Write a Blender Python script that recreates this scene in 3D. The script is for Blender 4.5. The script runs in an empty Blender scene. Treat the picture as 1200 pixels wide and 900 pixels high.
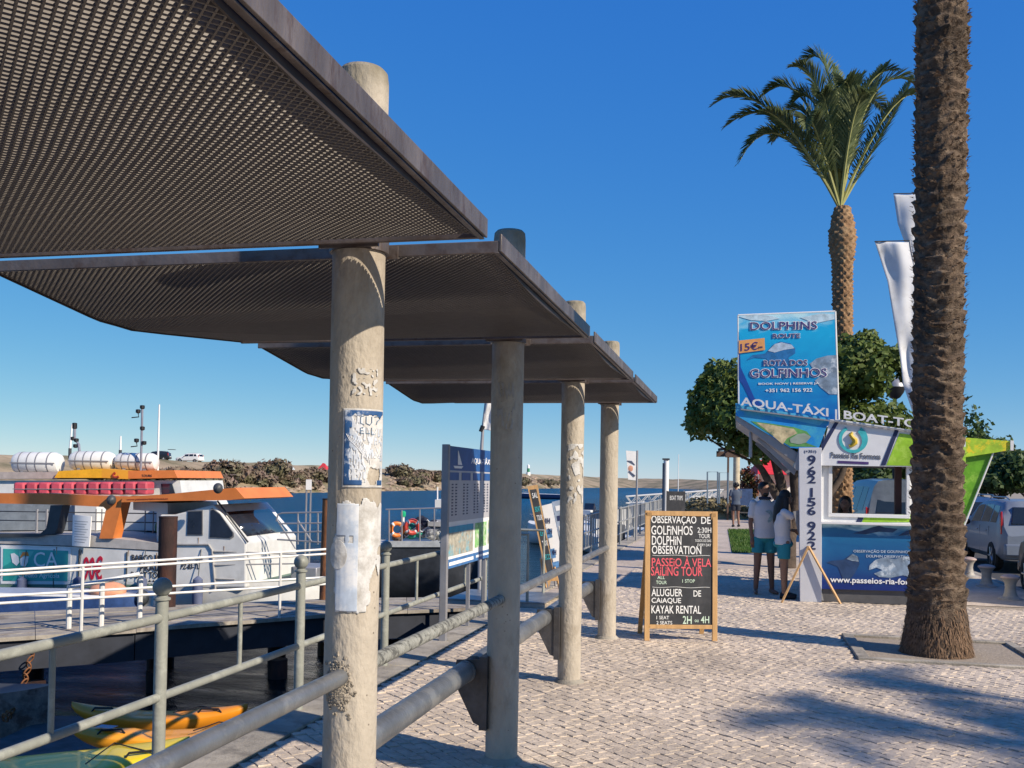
import bpy, bmesh, math, random
from math import sin, cos, tan, pi, radians, sqrt, atan2, exp
from mathutils import Vector, Matrix, noise
random.seed(7)
SC = bpy.context.scene; COL = SC.collection
# ------------------------------------------------------------ camera
F = 1150.0; TH = radians(13.1); PITCH = radians(1.4); ROLL = 0.0165; EYE = 1.7; SHY = 0.0697
fw0 = Vector((-sin(TH), cos(TH), 0)); rt0 = Vector((cos(TH), sin(TH), 0)); up0 = Vector((0, 0, 1))
fwd = fw0*cos(PITCH) + up0*sin(PITCH); upp = up0*cos(PITCH) - fw0*sin(PITCH)
CR = rt0*cos(ROLL) + upp*sin(ROLL); CU = upp*cos(ROLL) - rt0*sin(ROLL)
cam = bpy.data.cameras.new('camera'); camo = bpy.data.objects.new('camera', cam); COL.objects.link(camo)
cam.sensor_fit = 'HORIZONTAL'; cam.sensor_width = 36; cam.lens = F/1200*36; cam.shift_y = SHY
cam.clip_start = 0.05; cam.clip_end = 9000
M4 = Matrix((( CR.x, CU.x, -fwd.x, 0), (CR.y, CU.y, -fwd.y, 0), (CR.z, CU.z, -fwd.z, EYE), (0, 0, 0, 1)))
camo.matrix_world = M4; SC.camera = camo
# ------------------------------------------------------------ sky, sun, exposure
SUN_AZ = radians(-20.9); SUN_EL = radians(32.5)      # azimuth measured from +X
sd = Vector((cos(SUN_AZ)*cos(SUN_EL), sin(SUN_AZ)*cos(SUN_EL), sin(SUN_EL)))
W = bpy.data.worlds.new('World'); SC.world = W; W.use_nodes = True
nt = W.node_tree; nt.nodes.clear()
sky = nt.nodes.new('ShaderNodeTexSky'); sky.sky_type = 'NISHITA'; sky.sun_disc = False
sky.sun_elevation = SUN_EL; sky.sun_rotation = radians(90) - SUN_AZ
sky.air_density = 0.6; sky.dust_density = 0.0; sky.ozone_density = 3.0; sky.altitude = 0
bg = nt.nodes.new('ShaderNodeBackground'); bg.inputs[1].default_value = 0.086
wo = nt.nodes.new('ShaderNodeOutputWorld')
hs = nt.nodes.new('ShaderNodeHueSaturation'); hs.inputs['Saturation'].default_value = 1.22
nt.links.new(sky.outputs[0], hs.inputs['Color'])
SKYFIT = [(.87, .97), (.6, 1.75), (.19, 4.53)]
sp = nt.nodes.new('ShaderNodeSeparateColor'); cb = nt.nodes.new('ShaderNodeCombineColor'); nt.links.new(hs.outputs[0], sp.inputs[0])
for ch, (g_, k_) in enumerate(SKYFIT):                     # tone of the clear southern sky
    pw = nt.nodes.new('ShaderNodeMath'); pw.operation = 'POWER'; pw.inputs[1].default_value = g_; nt.links.new(sp.outputs[ch], pw.inputs[0])
    ml = nt.nodes.new('ShaderNodeMath'); ml.operation = 'MULTIPLY'; ml.inputs[1].default_value = k_; nt.links.new(pw.outputs[0], ml.inputs[0]); nt.links.new(ml.outputs[0], cb.inputs[ch])
nt.links.new(cb.outputs[0], bg.inputs[0]); nt.links.new(bg.outputs[0], wo.inputs[0])
sl = bpy.data.lights.new('sun', 'SUN'); sl.energy = 5.0; sl.angle = radians(0.5); sl.color = (1, .88, .72)
so = bpy.data.objects.new('sun', sl); COL.objects.link(so); so.rotation_euler = sd.to_track_quat('Z', 'Y').to_euler(); so.location = (20, -10, 30)
SC.view_settings.view_transform = 'Standard'; SC.view_settings.look = 'None'; SC.view_settings.gamma = 1
SC.view_settings.exposure = 0.38
# ------------------------------------------------------------ photo measuring helpers (pixels of the 1200x900 photo -> places)
def ray(px, py):
    x = (px-600)/F; y = (450 + SHY*1200 - py)/F
    return fwd + CR*x + CU*y
CP = Vector((0, 0, EYE))
def G(px, py, z=0.0):
    r = ray(px, py); return CP + r*((z-EYE)/r.z)
def D(px, py, d):
    r = ray(px, py); return CP + r*(d/r.dot(fw0))
class Frame:
    """upright local frame: u along its face, v away from the viewer, z up"""
    def __init__(s, o, ang): s.o = Vector((o[0], o[1], 0)); s.a = ang; s.x = Vector((cos(ang), sin(ang), 0)); s.y = Vector((-sin(ang), cos(ang), 0))
    def p(s, px, py, v=0.0):
        r = ray(px, py); t = ((s.o + s.y*v - CP).dot(s.y))/r.dot(s.y); q = CP + r*t - s.o
        return Vector((q.dot(s.x), v, q.z))
    def w(s, u, v, z): return s.o + s.x*u + s.y*v + Vector((0, 0, z))
# ------------------------------------------------------------ materials
MATS = {}
def nn(t, ty, **kw):
    n = t.nodes.new(ty)
    for k, v in kw.items(): setattr(n, k, v)
    return n
def mat(name, col, rough=.7, metal=0, var=.18, scale=6, bump=.0, bscale=40, spec=.4, tint=None, tscale=1.5, tlo=.5, thi=.62, emit=0, coat=0, trans=0, oi=0, stretch=None, detail=5, stain=0, slo=.72):
    if name in MATS: return MATS[name]
    m = bpy.data.materials.new(name); m.use_nodes = True; t = m.node_tree; L = t.links.new
    b = t.nodes['Principled BSDF']; b.inputs['Roughness'].default_value = rough; b.inputs['Metallic'].default_value = metal
    b.inputs['Specular IOR Level'].default_value = spec; b.inputs['Coat Weight'].default_value = coat
    if trans: b.inputs['Transmission Weight'].default_value = trans
    tc = nn(t, 'ShaderNodeTexCoord'); src = tc.outputs['Object']
    if stretch:
        mp = nn(t, 'ShaderNodeMapping'); mp.inputs['Scale'].default_value = stretch; L(src, mp.inputs[0]); src = mp.outputs[0]
    c = (*col, 1)
    nz = nn(t, 'ShaderNodeTexNoise'); nz.inputs['Scale'].default_value = scale; nz.inputs['Detail'].default_value = detail; nz.inputs['Roughness'].default_value = .65; L(src, nz.inputs['Vector'])
    cr = nn(t, 'ShaderNodeValToRGB'); cr.color_ramp.elements[0].position = .3; cr.color_ramp.elements[1].position = .7
    cr.color_ramp.elements[0].color = (*[x*(1-var) for x in col], 1); cr.color_ramp.elements[1].color = (*[min(1, x*(1+var)) for x in col], 1)
    L(nz.outputs['Fac'], cr.inputs[0]); out = cr.outputs[0]
    if tint:
        n2 = nn(t, 'ShaderNodeTexNoise'); n2.inputs['Scale'].default_value = tscale; n2.inputs['Detail'].default_value = 8; n2.inputs['Roughness'].default_value = .7; L(src, n2.inputs['Vector'])
        r2 = nn(t, 'ShaderNodeValToRGB'); r2.color_ramp.elements[0].position = tlo; r2.color_ramp.elements[1].position = thi
        L(n2.outputs['Fac'], r2.inputs[0]); mx = nn(t, 'ShaderNodeMix', data_type='RGBA'); L(r2.outputs[0], mx.inputs['Factor']); L(out, mx.inputs['A']); mx.inputs['B'].default_value = (*tint, 1); out = mx.outputs['Result']
    if oi:
        ob = nn(t, 'ShaderNodeObjectInfo'); mr = nn(t, 'ShaderNodeMapRange'); mr.inputs['To Min'].default_value = 1-oi; mr.inputs['To Max'].default_value = 1+oi; L(ob.outputs['Random'], mr.inputs[0])
        hv = nn(t, 'ShaderNodeHueSaturation'); L(mr.outputs[0], hv.inputs['Value']); L(out, hv.inputs['Color']); out = hv.outputs[0]
    if stain:                                              # broad dirt and wear, in world space so that it runs on from piece to piece
        ge = nn(t, 'ShaderNodeNewGeometry'); ns_ = nn(t, 'ShaderNodeTexNoise'); ns_.inputs['Scale'].default_value = stain; ns_.inputs['Detail'].default_value = 9; ns_.inputs['Roughness'].default_value = .62; L(ge.outputs['Position'], ns_.inputs['Vector'])
        rs_ = nn(t, 'ShaderNodeMapRange'); rs_.inputs['From Min'].default_value = .36; rs_.inputs['From Max'].default_value = .6; rs_.inputs['To Min'].default_value = slo; rs_.inputs['To Max'].default_value = 1.06; L(ns_.outputs['Fac'], rs_.inputs[0])
        hv2 = nn(t, 'ShaderNodeHueSaturation'); L(rs_.outputs[0], hv2.inputs['Value']); L(out, hv2.inputs['Color']); out = hv2.outputs[0]
    L(out, b.inputs['Base Color'])
    if bump:
        n3 = nn(t, 'ShaderNodeTexNoise'); n3.inputs['Scale'].default_value = bscale; n3.inputs['Detail'].default_value = 6; L(src, n3.inputs['Vector'])
        bp = nn(t, 'ShaderNodeBump'); bp.inputs['Strength'].default_value = bump; bp.inputs['Distance'].default_value = .02; L(n3.outputs['Fac'], bp.inputs['Height']); L(bp.outputs[0], b.inputs['Normal'])
    if emit:
        L(out, b.inputs['Emission Color']); b.inputs['Emission Strength'].default_value = emit
    MATS[name] = m; return m
# ------------------------------------------------------------ mesh builder
class MB:
    def __init__(s): s.v = []; s.f = []; s.mi = []
    def add(s, vs, fs, mi=0):
        o = len(s.v); s.v += [tuple(p) for p in vs]; s.f += [tuple(i+o for i in f) for f in fs]; s.mi += [mi]*len(fs); return s
    def box(s, x0, y0, z0, x1, y1, z1, mi=0):
        return s.add([(x0,y0,z0),(x1,y0,z0),(x1,y1,z0),(x0,y1,z0),(x0,y0,z1),(x1,y0,z1),(x1,y1,z1),(x0,y1,z1)],
                     [(0,3,2,1),(4,5,6,7),(0,1,5,4),(1,2,6,5),(2,3,7,6),(3,0,4,7)], mi)
    def prism(s, pts, v0, v1, mi=0):
        """polygon of (u,z) points extruded along v (local y)"""
        a = sum(pts[i][0]*pts[(i+1)%len(pts)][1] - pts[(i+1)%len(pts)][0]*pts[i][1] for i in range(len(pts)))
        if a < 0: pts = pts[::-1]
        n = len(pts); vs = [(p[0], v0, p[1]) for p in pts] + [(p[0], v1, p[1]) for p in pts]
        return s.add(vs, [tuple(range(n)), tuple(range(2*n-1, n-1, -1))] + [(i, i+n, (i+1)%n+n, (i+1)%n) for i in range(n)], mi)
    def slab(s, pts, z0, z1, mi=0):
        """polygon of (x,y) points extruded in z"""
        a = sum(pts[i][0]*pts[(i+1)%len(pts)][1] - pts[(i+1)%len(pts)][0]*pts[i][1] for i in range(len(pts)))
        if a < 0: pts = pts[::-1]
        n = len(pts); vs = [(p[0], p[1], z0) for p in pts] + [(p[0], p[1], z1) for p in pts]
        return s.add(vs, [tuple(range(n-1, -1, -1)), tuple(range(n, 2*n))] + [(i, (i+1)%n, (i+1)%n+n, i+n) for i in range(n)], mi)
    def tube(s, pts, r, seg=10, cap=True, mi=0):
        pts = [Vector(p) for p in pts]; rs = r if isinstance(r, (list, tuple)) else [r]*len(pts); rings = []; o = len(s.v); prev = None
        for i, p in enumerate(pts):
            t = (pts[min(i+1, len(pts)-1)] - pts[max(i-1, 0)]).normalized()
            if prev is None: a = Vector((0, 0, 1)) if abs(t.z) < .9 else Vector((1, 0, 0)); prev = (a - t*a.dot(t)).normalized()
            else: prev = (prev - t*prev.dot(t)).normalized()
            b = t.cross(prev)
            for k in range(seg):
                q = p + (prev*cos(2*pi*k/seg) + b*sin(2*pi*k/seg))*rs[i]; s.v.append(tuple(q))
        for i in range(len(pts)-1):
            for k in range(seg):
                s.f.append((o+i*seg+k, o+i*seg+(k+1)%seg, o+(i+1)*seg+(k+1)%seg, o+(i+1)*seg+k)); s.mi.append(mi)
        if cap:
            s.f.append(tuple(o+k for k in range(seg-1, -1, -1))); s.f.append(tuple(o+(len(pts)-1)*seg+k for k in range(seg))); s.mi += [mi, mi]
        return s
    def lathe(s, prof, c=(0, 0, 0), seg=20, mi=0, sx=1, sy=1):
        o = len(s.v)
        for r, z in prof:
            for k in range(seg): s.v.append((c[0]+r*sx*cos(2*pi*k/seg), c[1]+r*sy*sin(2*pi*k/seg), c[2]+z))
        for i in range(len(prof)-1):
            for k in range(seg): s.f.append((o+i*seg+k, o+i*seg+(k+1)%seg, o+(i+1)*seg+(k+1)%seg, o+(i+1)*seg+k)); s.mi.append(mi)
        s.f.append(tuple(o+k for k in range(seg-1, -1, -1))); s.f.append(tuple(o+(len(prof)-1)*seg+k for k in range(seg))); s.mi += [mi, mi]
        return s
    def ball(s, c, rx, ry=None, rz=None, seg=12, rings=8, mi=0):
        ry = ry or rx; rz = rz or rx
        prof = [(max(.001, sin(pi*i/rings)), -cos(pi*i/rings)) for i in range(rings+1)]; o = len(s.v)
        for r, z in prof:
            for k in range(seg): s.v.append((c[0]+rx*r*cos(2*pi*k/seg), c[1]+ry*r*sin(2*pi*k/seg), c[2]+rz*z))
        for i in range(rings):
            for k in range(seg): s.f.append((o+i*seg+k, o+i*seg+(k+1)%seg, o+(i+1)*seg+(k+1)%seg, o+(i+1)*seg+k)); s.mi.append(mi)
        return s
    def build(s, name, m, parent=None, smooth=35, bevel=0, loc=None):
        me = bpy.data.meshes.new(name); me.from_pydata(s.v, [], s.f)
        ms = m if isinstance(m, (list, tuple)) else [m]
        for q in ms: me.materials.append(q)
        if len(ms) > 1: me.polygons.foreach_set('material_index', s.mi)
        if smooth:
            me.polygons.foreach_set('use_smooth', [True]*len(me.polygons)); me.set_sharp_from_angle(angle=radians(smooth))
        me.update(); ob = bpy.data.objects.new(name, me); COL.objects.link(ob)
        if parent: ob.parent = parent
        if loc is not None: ob.location = loc
        if bevel:
            bv = ob.modifiers.new('bevel', 'BEVEL'); bv.width = bevel; bv.segments = 2; bv.limit_method = 'ANGLE'; bv.angle_limit = radians(40)
        return ob
def tag(o, label=None, cat=None, group=None, kind=None):
    if label: o['label'] = label
    if cat: o['category'] = cat
    if group: o['group'] = group
    if kind: o['kind'] = kind
    return o
def thing(name, label, cat, loc=(0, 0, 0), rz=0, group=None):
    o = bpy.data.objects.new(name, None); COL.objects.link(o); o.empty_display_size = .2
    o.location = loc; o.rotation_euler = (0, 0, rz); return tag(o, label, cat, group)
def fthing(name, label, cat, fr, group=None): return thing(name, label, cat, fr.o, fr.a, group)
def kids(o): return [c for c in o.children]
def dup(root, loc=None, rz=None, label=None, group=None):
    r = root.copy(); COL.objects.link(r)
    if loc is not None: r.location = loc
    if rz is not None: r.rotation_euler = (0, 0, rz)
    if label: r['label'] = label
    if group: r['group'] = group
    for ch in list(root.children):
        c = ch.copy(); COL.objects.link(c); c.parent = r
        for g in ch.children:
            d = g.copy(); COL.objects.link(d); d.parent = c
    return r
def text(s, quad, m, parent, name='lettering', ext=.004, off=0.0, v=-.004, fit=True, bold=1):
    """quad: bottom-left, bottom-right, top-right, top-left as local (u, z); lettering stands v in front of the face"""
    cu = bpy.data.curves.new('t', 'FONT'); cu.body = s; cu.offset = 0; cu.resolution_u = 3; cu.align_x = 'LEFT'
    if bold > 1: cu.space_character = bold
    ob = bpy.data.objects.new('t', cu); COL.objects.link(ob); dg = bpy.context.evaluated_depsgraph_get(); dg.update()
    me = bpy.data.meshes.new_from_object(ob.evaluated_get(dg)); xs = [q.co.x for q in me.vertices]; ys = [q.co.y for q in me.vertices]
    if xs and off:
        bpy.data.meshes.remove(me); cu.offset = off; dg.update(); me = bpy.data.meshes.new_from_object(ob.evaluated_get(dg))
    bpy.data.objects.remove(ob); bpy.data.curves.remove(cu)
    if not me.vertices: return None
    x0, x1, y0, y1 = min(xs), max(xs), min(ys), max(ys)
    bl, br, tr, tl = [Vector(q) for q in quad]; n = len(me.vertices)
    vs = []
    for q in me.vertices:
        a = (q.co.x-x0)/(x1-x0 or 1); b = (q.co.y-y0)/(y1-y0 or 1)
        p = bl*(1-a)*(1-b) + br*a*(1-b) + tr*a*b + tl*(1-a)*b; vs.append(p)
    fs = [tuple(p.vertices) for p in me.polygons]
    edges = {}
    for f in fs:
        for i in range(len(f)):
            e = (f[i], f[(i+1) % len(f)]); edges[e] = 1
    mb = MB(); mb.v = [(p.x, v, p.y) for p in vs] + [(p.x, v+ext, p.y) for p in vs]
    mb.f = fs + [(a, a+n, b+n, b) for (a, b) in edges if (b, a) not in edges]; mb.mi = [0]*len(mb.f)
    bpy.data.meshes.remove(me)
    return mb.build(name, m, parent, smooth=0)
def rq(a, b, c, d): return [(a, b), (c, b), (c, d), (a, d)]
def N3(p, s=1.0, o=0): return noise.noise(Vector((p[0]*s+o, p[1]*s+o*1.7, p[2]*s-o)))
# ============================================================ ground, quay, water, far bank
WZ = -1.2
m_pave = mat('paving ground', (.48, .40, .325), .9, var=.2, scale=9, bump=.5, bscale=14, tint=(.25, .2, .155), tscale=30, tlo=.6, thi=.7, stain=.9, slo=.8)
m_joint = mat('sand joint', (.3, .25, .195), .95, var=.25, scale=30, bump=.5, bscale=60)
m_stone = mat('limestone sett', (.57, .475, .375), .75, var=.26, scale=13, bump=.35, bscale=60, oi=.1, tint=(.43, .36, .29), tscale=2.2, tlo=.48, thi=.7, stain=.9, slo=.8)
m_conc = mat('quay concrete', (.36, .325, .27), .9, var=.18, scale=4, bump=.35, bscale=50, tint=(.2, .18, .15), tscale=3, stain=1.3, slo=.7)
m_asph = mat('asphalt', (.06, .06, .062), .9, var=.25, scale=20, bump=.4, bscale=90)
XQ, XK = -3.25, 4.5
pave = MB(); pave.add([(-2.85, -8, -.009), (XK, -8, -.009), (XK, 60, -.009), (-2.85, 60, -.009)], [(0, 1, 2, 3)])
pave = tag(pave.build('pavement', m_joint, smooth=0), 'pale limestone sett pavement of the promenade', kind='structure')
# limestone setts laid diagonally: one by one near the viewer
S = .084; ca = cos(radians(45)); sa = sin(radians(45))
def in_pave(x, y):
    if x < -2.83 or x > 4.42 or y < 2.6 or y > 21: return False
    if 1.1 < x < 2.95 and 10.1 < y < 11.8: return False
    if x > 1.1 and y > 14.95: return False
    if y > 14 and x < -2: return False
    return True
def visible(x, y):
    q = Vector((x, y, 0)); d = q.dot(fw0); r = q.dot(rt0)
    return d > 4.9 and abs(r/d) < .58
def sett(mb, cx, cy, hx, hy, a, h, seed):
    r = random.Random(seed); c, s = cos(a), sin(a); top = []; bot = []
    for ux, uy in ((-1, -1), (1, -1), (1, 1), (-1, 1)):
        jx = ux*hx*(1+r.uniform(-.13, .04)); jy = uy*hy*(1+r.uniform(-.13, .04))
        bot.append((cx+c*jx-s*jy, cy+s*jx+c*jy, -.03)); jx *= .95; jy *= .95
        top.append((cx+c*jx-s*jy, cy+s*jx+c*jy, h+r.uniform(-.0025, .0025)))
    mid = [(b[0], b[1], h-.0025) for b in bot]
    mb.add(bot+mid+top, [(8, 9, 10, 11)] + [(i+4, (i+1)%4+4, (i+1)%4+8, i+8) for i in range(4)] + [(i, (i+1)%4, (i+1)%4+4, i+4) for i in range(4)])
cells = []
for i in range(-260, 260):
    for j in range(-260, 260):
        u = i*S; w = j*S + (S*.5 if i % 2 else 0) + .01*sin(u*3.1)
        u += .012*sin(w*1.3+1)
        x = u*ca - w*sa; y = u*sa + w*ca
        if in_pave(x, y) and visible(x, y) and (x*x+y*y) < 20**2: cells.append((Vector((x, y, 0)).dot(fw0), x, y))
cells.sort()
sett_meshes = []
for k in range(8):
    mb = MB(); sett(mb, 0, 0, S*.49, S*.49, 0, 0, k)
    me = bpy.data.meshes.new('paving_stone'); me.from_pydata(mb.v, [], mb.f); me.materials.append(m_stone); sett_meshes.append(me)
for k, (d, x, y) in enumerate(cells[:300]):
    o = bpy.data.objects.new('paving_stone', sett_meshes[k % 8]); COL.objects.link(o); o.parent = pave
    o.location = (x, y, random.uniform(-.003, .003)); o.rotation_euler = (random.uniform(-.02, .02), random.uniform(-.02, .02), radians(45) + random.uniform(-.07, .07) + (k % 4)*pi/2)
mb = MB()
for k, (d, x, y) in enumerate(cells[300:]):
    sett(mb, x, y, S*.49, S*.49, radians(45)+random.uniform(-.07, .07), random.uniform(-.003, .003), k)
tag(mb.build('paving_stones', m_stone, pave, smooth=0), kind='stuff')
# ground beyond the modelled setts
mb = MB()
for x0, y0, x1, y1 in ((-2.85, -8, XK, 2.4), (-2.85, 21, XK, 60), (1.1, 15.3, XK, 21), (-2.85, 14, -2, 21)):
    mb.add([(x0, y0, -.002), (x1, y0, -.002), (x1, y1, -.002), (x0, y1, -.002)], [(0, 1, 2, 3)])
mb.add([(-2.85, 18, -.004), (1.1, 18, -.004), (1.1, 21, -.004), (-2.85, 21, -.004)], [(0, 1, 2, 3)])
tag(mb.build('far_paving', m_pave, pave, smooth=0))
land = MB(); land.add([(XQ-.1, -60, -.16), (2500, -60, -.16), (2500, 60, -.16), (XQ-.1, 60, -.16)], [(0, 1, 2, 3)])
land.add([(XQ-.1, 60, -.05), (2500, 60, -.05), (2500, 3000, -.05), (XQ+40, 3000, -.05), (XQ-.1, 400, -.05)], [(0, 1, 2, 3, 4)])
tag(land.build('ground', mat('far ground', (.3, .26, .2), .95, var=.3, scale=.2), smooth=0), kind='structure')
road = MB(); road.add([(XK+.16, -60, -.12), (14, -60, -.12), (14, 300, -.03), (14, 60, -.12), (XK+.16, 60, -.12)], [(0, 1, 2, 3, 4)])
tag(road.build('road', m_asph, smooth=0), kind='structure')
kb = MB()
kerb = tag(MB().box(XK, -10, -.2, XK+.01, 60, -.01).build('kerb', m_conc), kind='structure')
for i in range(46):
    y = -8 + i*1.5; MB().box(0, .004, -.2, .15, 1.494, .0+random.uniform(-.003, .003)).build('kerb_stone', m_conc, kerb, bevel=.012, loc=(XK+.003, y, 0))
# quay edge beam, sea wall
qe = tag(MB().box(XQ, -10, -.9, -3.0, 60, -.012).build('quay_edge', m_conc), kind='structure')
for i in range(24):
    y = -6+i*2.4; MB().box(0, .006, -.12, .39, 2.392, .012).build('coping_slab', m_conc, qe, bevel=.01, loc=(XQ, y, random.uniform(-.002, .002)))
tag(MB().box(XQ+.06, -60, -4, XQ+.3, 400, -.3).build('sea_wall', mat('wet wall', (.1, .09, .075), .8, var=.4, scale=3, bump=.6, bscale=12, tint=(.03, .035, .03), tscale=1.2)), kind='structure')
# water
m_water = bpy.data.materials.new('water'); m_water.use_nodes = True; t = m_water.node_tree; b = t.nodes['Principled BSDF']
b.inputs['Base Color'].default_value = (.006, .05, .11, 1); b.inputs['Roughness'].default_value = .06; b.inputs['IOR'].default_value = 1.33
tc = nn(t, 'ShaderNodeTexCoord'); mp = nn(t, 'ShaderNodeMapping'); mp.inputs['Rotation'].default_value = (0, 0, TH); mp.inputs['Scale'].default_value = (.5, 1.2, 1)
n1 = nn(t, 'ShaderNodeTexNoise'); n1.inputs['Scale'].default_value = 1.6; n1.inputs['Detail'].default_value = 8; n1.inputs['Roughness'].default_value = .62; n1.inputs['Distortion'].default_value = .6
t.links.new(tc.outputs['Object'], mp.inputs[0]); t.links.new(mp.outputs[0], n1.inputs['Vector'])
sx = nn(t, 'ShaderNodeSeparateXYZ'); t.links.new(tc.outputs['Object'], sx.inputs[0]); mr = nn(t, 'ShaderNodeMapRange'); mr.inputs['From Min'].default_value = -9; mr.inputs['From Max'].default_value = -26; t.links.new(sx.outputs['X'], mr.inputs[0])
mxw = nn(t, 'ShaderNodeMix', data_type='RGBA'); t.links.new(mr.outputs[0], mxw.inputs['Factor']); mxw.inputs['A'].default_value = (.006, .014, .014, 1); mxw.inputs['B'].default_value = (.02, .145, .31, 1); t.links.new(mxw.outputs['Result'], b.inputs['Base Color'])
mr2 = nn(t, 'ShaderNodeMapRange'); mr2.inputs['From Min'].default_value = -9; mr2.inputs['From Max'].default_value = -40; mr2.inputs['To Min'].default_value = .1; mr2.inputs['To Max'].default_value = 2.6; t.links.new(sx.outputs['X'], mr2.inputs[0])
bp = nn(t, 'ShaderNodeBump'); bp.inputs['Strength'].default_value = 1.0; t.links.new(mr2.outputs[0], bp.inputs['Distance']); t.links.new(n1.outputs['Fac'], bp.inputs['Height']); t.links.new(bp.outputs[0], b.inputs['Normal'])
out_ = [n for n in t.nodes if n.type == 'OUTPUT_MATERIAL'][0]; df = nn(t, 'ShaderNodeBsdfDiffuse'); gl = nn(t, 'ShaderNodeBsdfGlossy'); gl.inputs['Roughness'].default_value = .07; fr = nn(t, 'ShaderNodeFresnel'); fr.inputs['IOR'].default_value = 1.33
t.links.new(mxw.outputs['Result'], df.inputs['Color']); t.links.new(bp.outputs[0], gl.inputs['Normal']); t.links.new(bp.outputs[0], fr.inputs['Normal']); t.links.new(bp.outputs[0], df.inputs['Normal'])
mr3 = nn(t, 'ShaderNodeMapRange'); mr3.inputs['From Min'].default_value = -12; mr3.inputs['From Max'].default_value = -30; mr3.inputs['To Min'].default_value = .95; mr3.inputs['To Max'].default_value = .32; t.links.new(sx.outputs['X'], mr3.inputs[0])
mn = nn(t, 'ShaderNodeMath', operation='MINIMUM'); t.links.new(fr.outputs[0], mn.inputs[0]); t.links.new(mr3.outputs[0], mn.inputs[1])        # broken, choppy surface of the open channel mirrors less than the calm basin
ms_ = nn(t, 'ShaderNodeMixShader'); t.links.new(mn.outputs[0], ms_.inputs[0]); t.links.new(df.outputs[0], ms_.inputs[1]); t.links.new(gl.outputs[0], ms_.inputs[2]); t.links.new(ms_.outputs[0], out_.inputs[0])
wv = MB(); wv.add([(-4000, -500, WZ), (XQ+.2, -500, WZ), (XQ+.2, 400, WZ), (XQ+40, 7000, WZ), (-4000, 7000, WZ)], [(0, 1, 2, 3, 4)])
tag(wv.build('water', m_water, smooth=0), 'blue estuary water', kind='structure')
# far sandy bank
HZ = lambda px: 561.6 + (px-600)*ROLL
m_sand = mat('dune sand', (.32, .25, .165), .95, var=.2, scale=.25, tint=(.14, .125, .07), tscale=.12, tlo=.44, thi=.6, bump=.8, bscale=.9)
ctrl = [(-300, 590, 526), (-50, 583, 531), (150, 580, 537), (300, 578.5, 542.5), (380, 577, 546), (450, 575.5, 549), (520, 574.5, 551.5), (600, 573, 554.5), (690, 571.5, 558.5), (745, 571.5, 560.5), (800, 573, 561.5), (870, 576, 563.5), (960, 578, 564.5), (1300, 582, 569)]
def lerp_ctrl(px):
    for a, b2 in zip(ctrl, ctrl[1:]):
        if px <= b2[0]:
            k = (px-a[0])/(b2[0]-a[0]); return a[1]+(b2[1]-a[1])*k, a[2]+(b2[2]-a[2])*k
    return ctrl[-1][1:]
def bank_pt(px, k):
    """k 0 at the waterline, 1 at the crest"""
    wl, tp = lerp_ctrl(px); d0 = min(700, F*(EYE-WZ)/(wl-HZ(px))); d = d0 + 26*k*(d0/150)
    z1 = EYE + (HZ(px)-tp)*(d0+26*(d0/150))/F
    prof = k**.75
    p = D(px, HZ(px), d); z = WZ-.15 + (z1-WZ+.15)*prof + N3((p.x, p.y, 0), .12)*.35*k
    return Vector((p.x, p.y, z))
mb = MB(); nx = 200; ny = 12
for i in range(nx+1):
    px = -300 + 1600*i/nx
    for j in range(ny+1):
        mb.v.append(tuple(bank_pt(px, j/ny)))
    q = bank_pt(px, 1); wdir = Vector((q.x, q.y, 0)).normalized(); mb.v.append((q.x+wdir.x*260, q.y+wdir.y*260, q.z-.6 if q.z > 1.7 else q.z-.4))
for i in range(nx):
    for j in range(ny+1):
        a = i*(ny+2)+j; mb.f.append((a, a+ny+2, a+ny+3, a+1)); mb.mi.append(0)
tag(mb.build('sand_bank', m_sand, smooth=60), 'sandy far bank of the estuary', kind='structure')
# stone foot of the bank
# ------------------------------------------------------------ foliage helpers
def leafcloud(name, m, parent, blobs, n, size, seed=0, flat=.0, loc=None, aspect=1.6, hollow=.55):
    """leaf-sized faces spread through several ellipsoid clumps"""
    r = random.Random(seed); mb = MB(); tot = sum((b[3]*b[4]*b[5])**(2/3) for b in blobs)
    for b in blobs:
        k = int(n*(b[3]*b[4]*b[5])**(2/3)/tot)
        for _ in range(k):
            while True:
                p = Vector((r.uniform(-1, 1), r.uniform(-1, 1), r.uniform(-1, 1)))
                if 1e-3 < p.length < 1: break
            ln = p.length; p = p.normalized()*(hollow + (1-hollow)*ln) if r.random() < .8 else p
            w = 1 + .45*noise.noise(p*2.6 + Vector((b[0], b[1], b[2])))
            c = Vector((b[0]+p.x*b[3]*w, b[1]+p.y*b[4]*w, b[2]+p.z*b[5]*w))
            nrm = (p + Vector((r.gauss(0, .6), r.gauss(0, .6), r.gauss(.25, .6)))).normalized()
            a = nrm.cross(Vector((r.gauss(0, 1), r.gauss(0, 1), r.gauss(0, 1)))).normalized(); bb = nrm.cross(a)
            s_ = size*r.uniform(.6, 1.4); a *= s_*aspect*.5; bb *= s_*.5
            mb.add([c-a, c+bb*.9-a*.1, c+a, c-bb*.9-a*.1], [(0, 1, 2, 3)])
    o = mb.build(name, m, parent, smooth=0, loc=loc); return o
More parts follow.
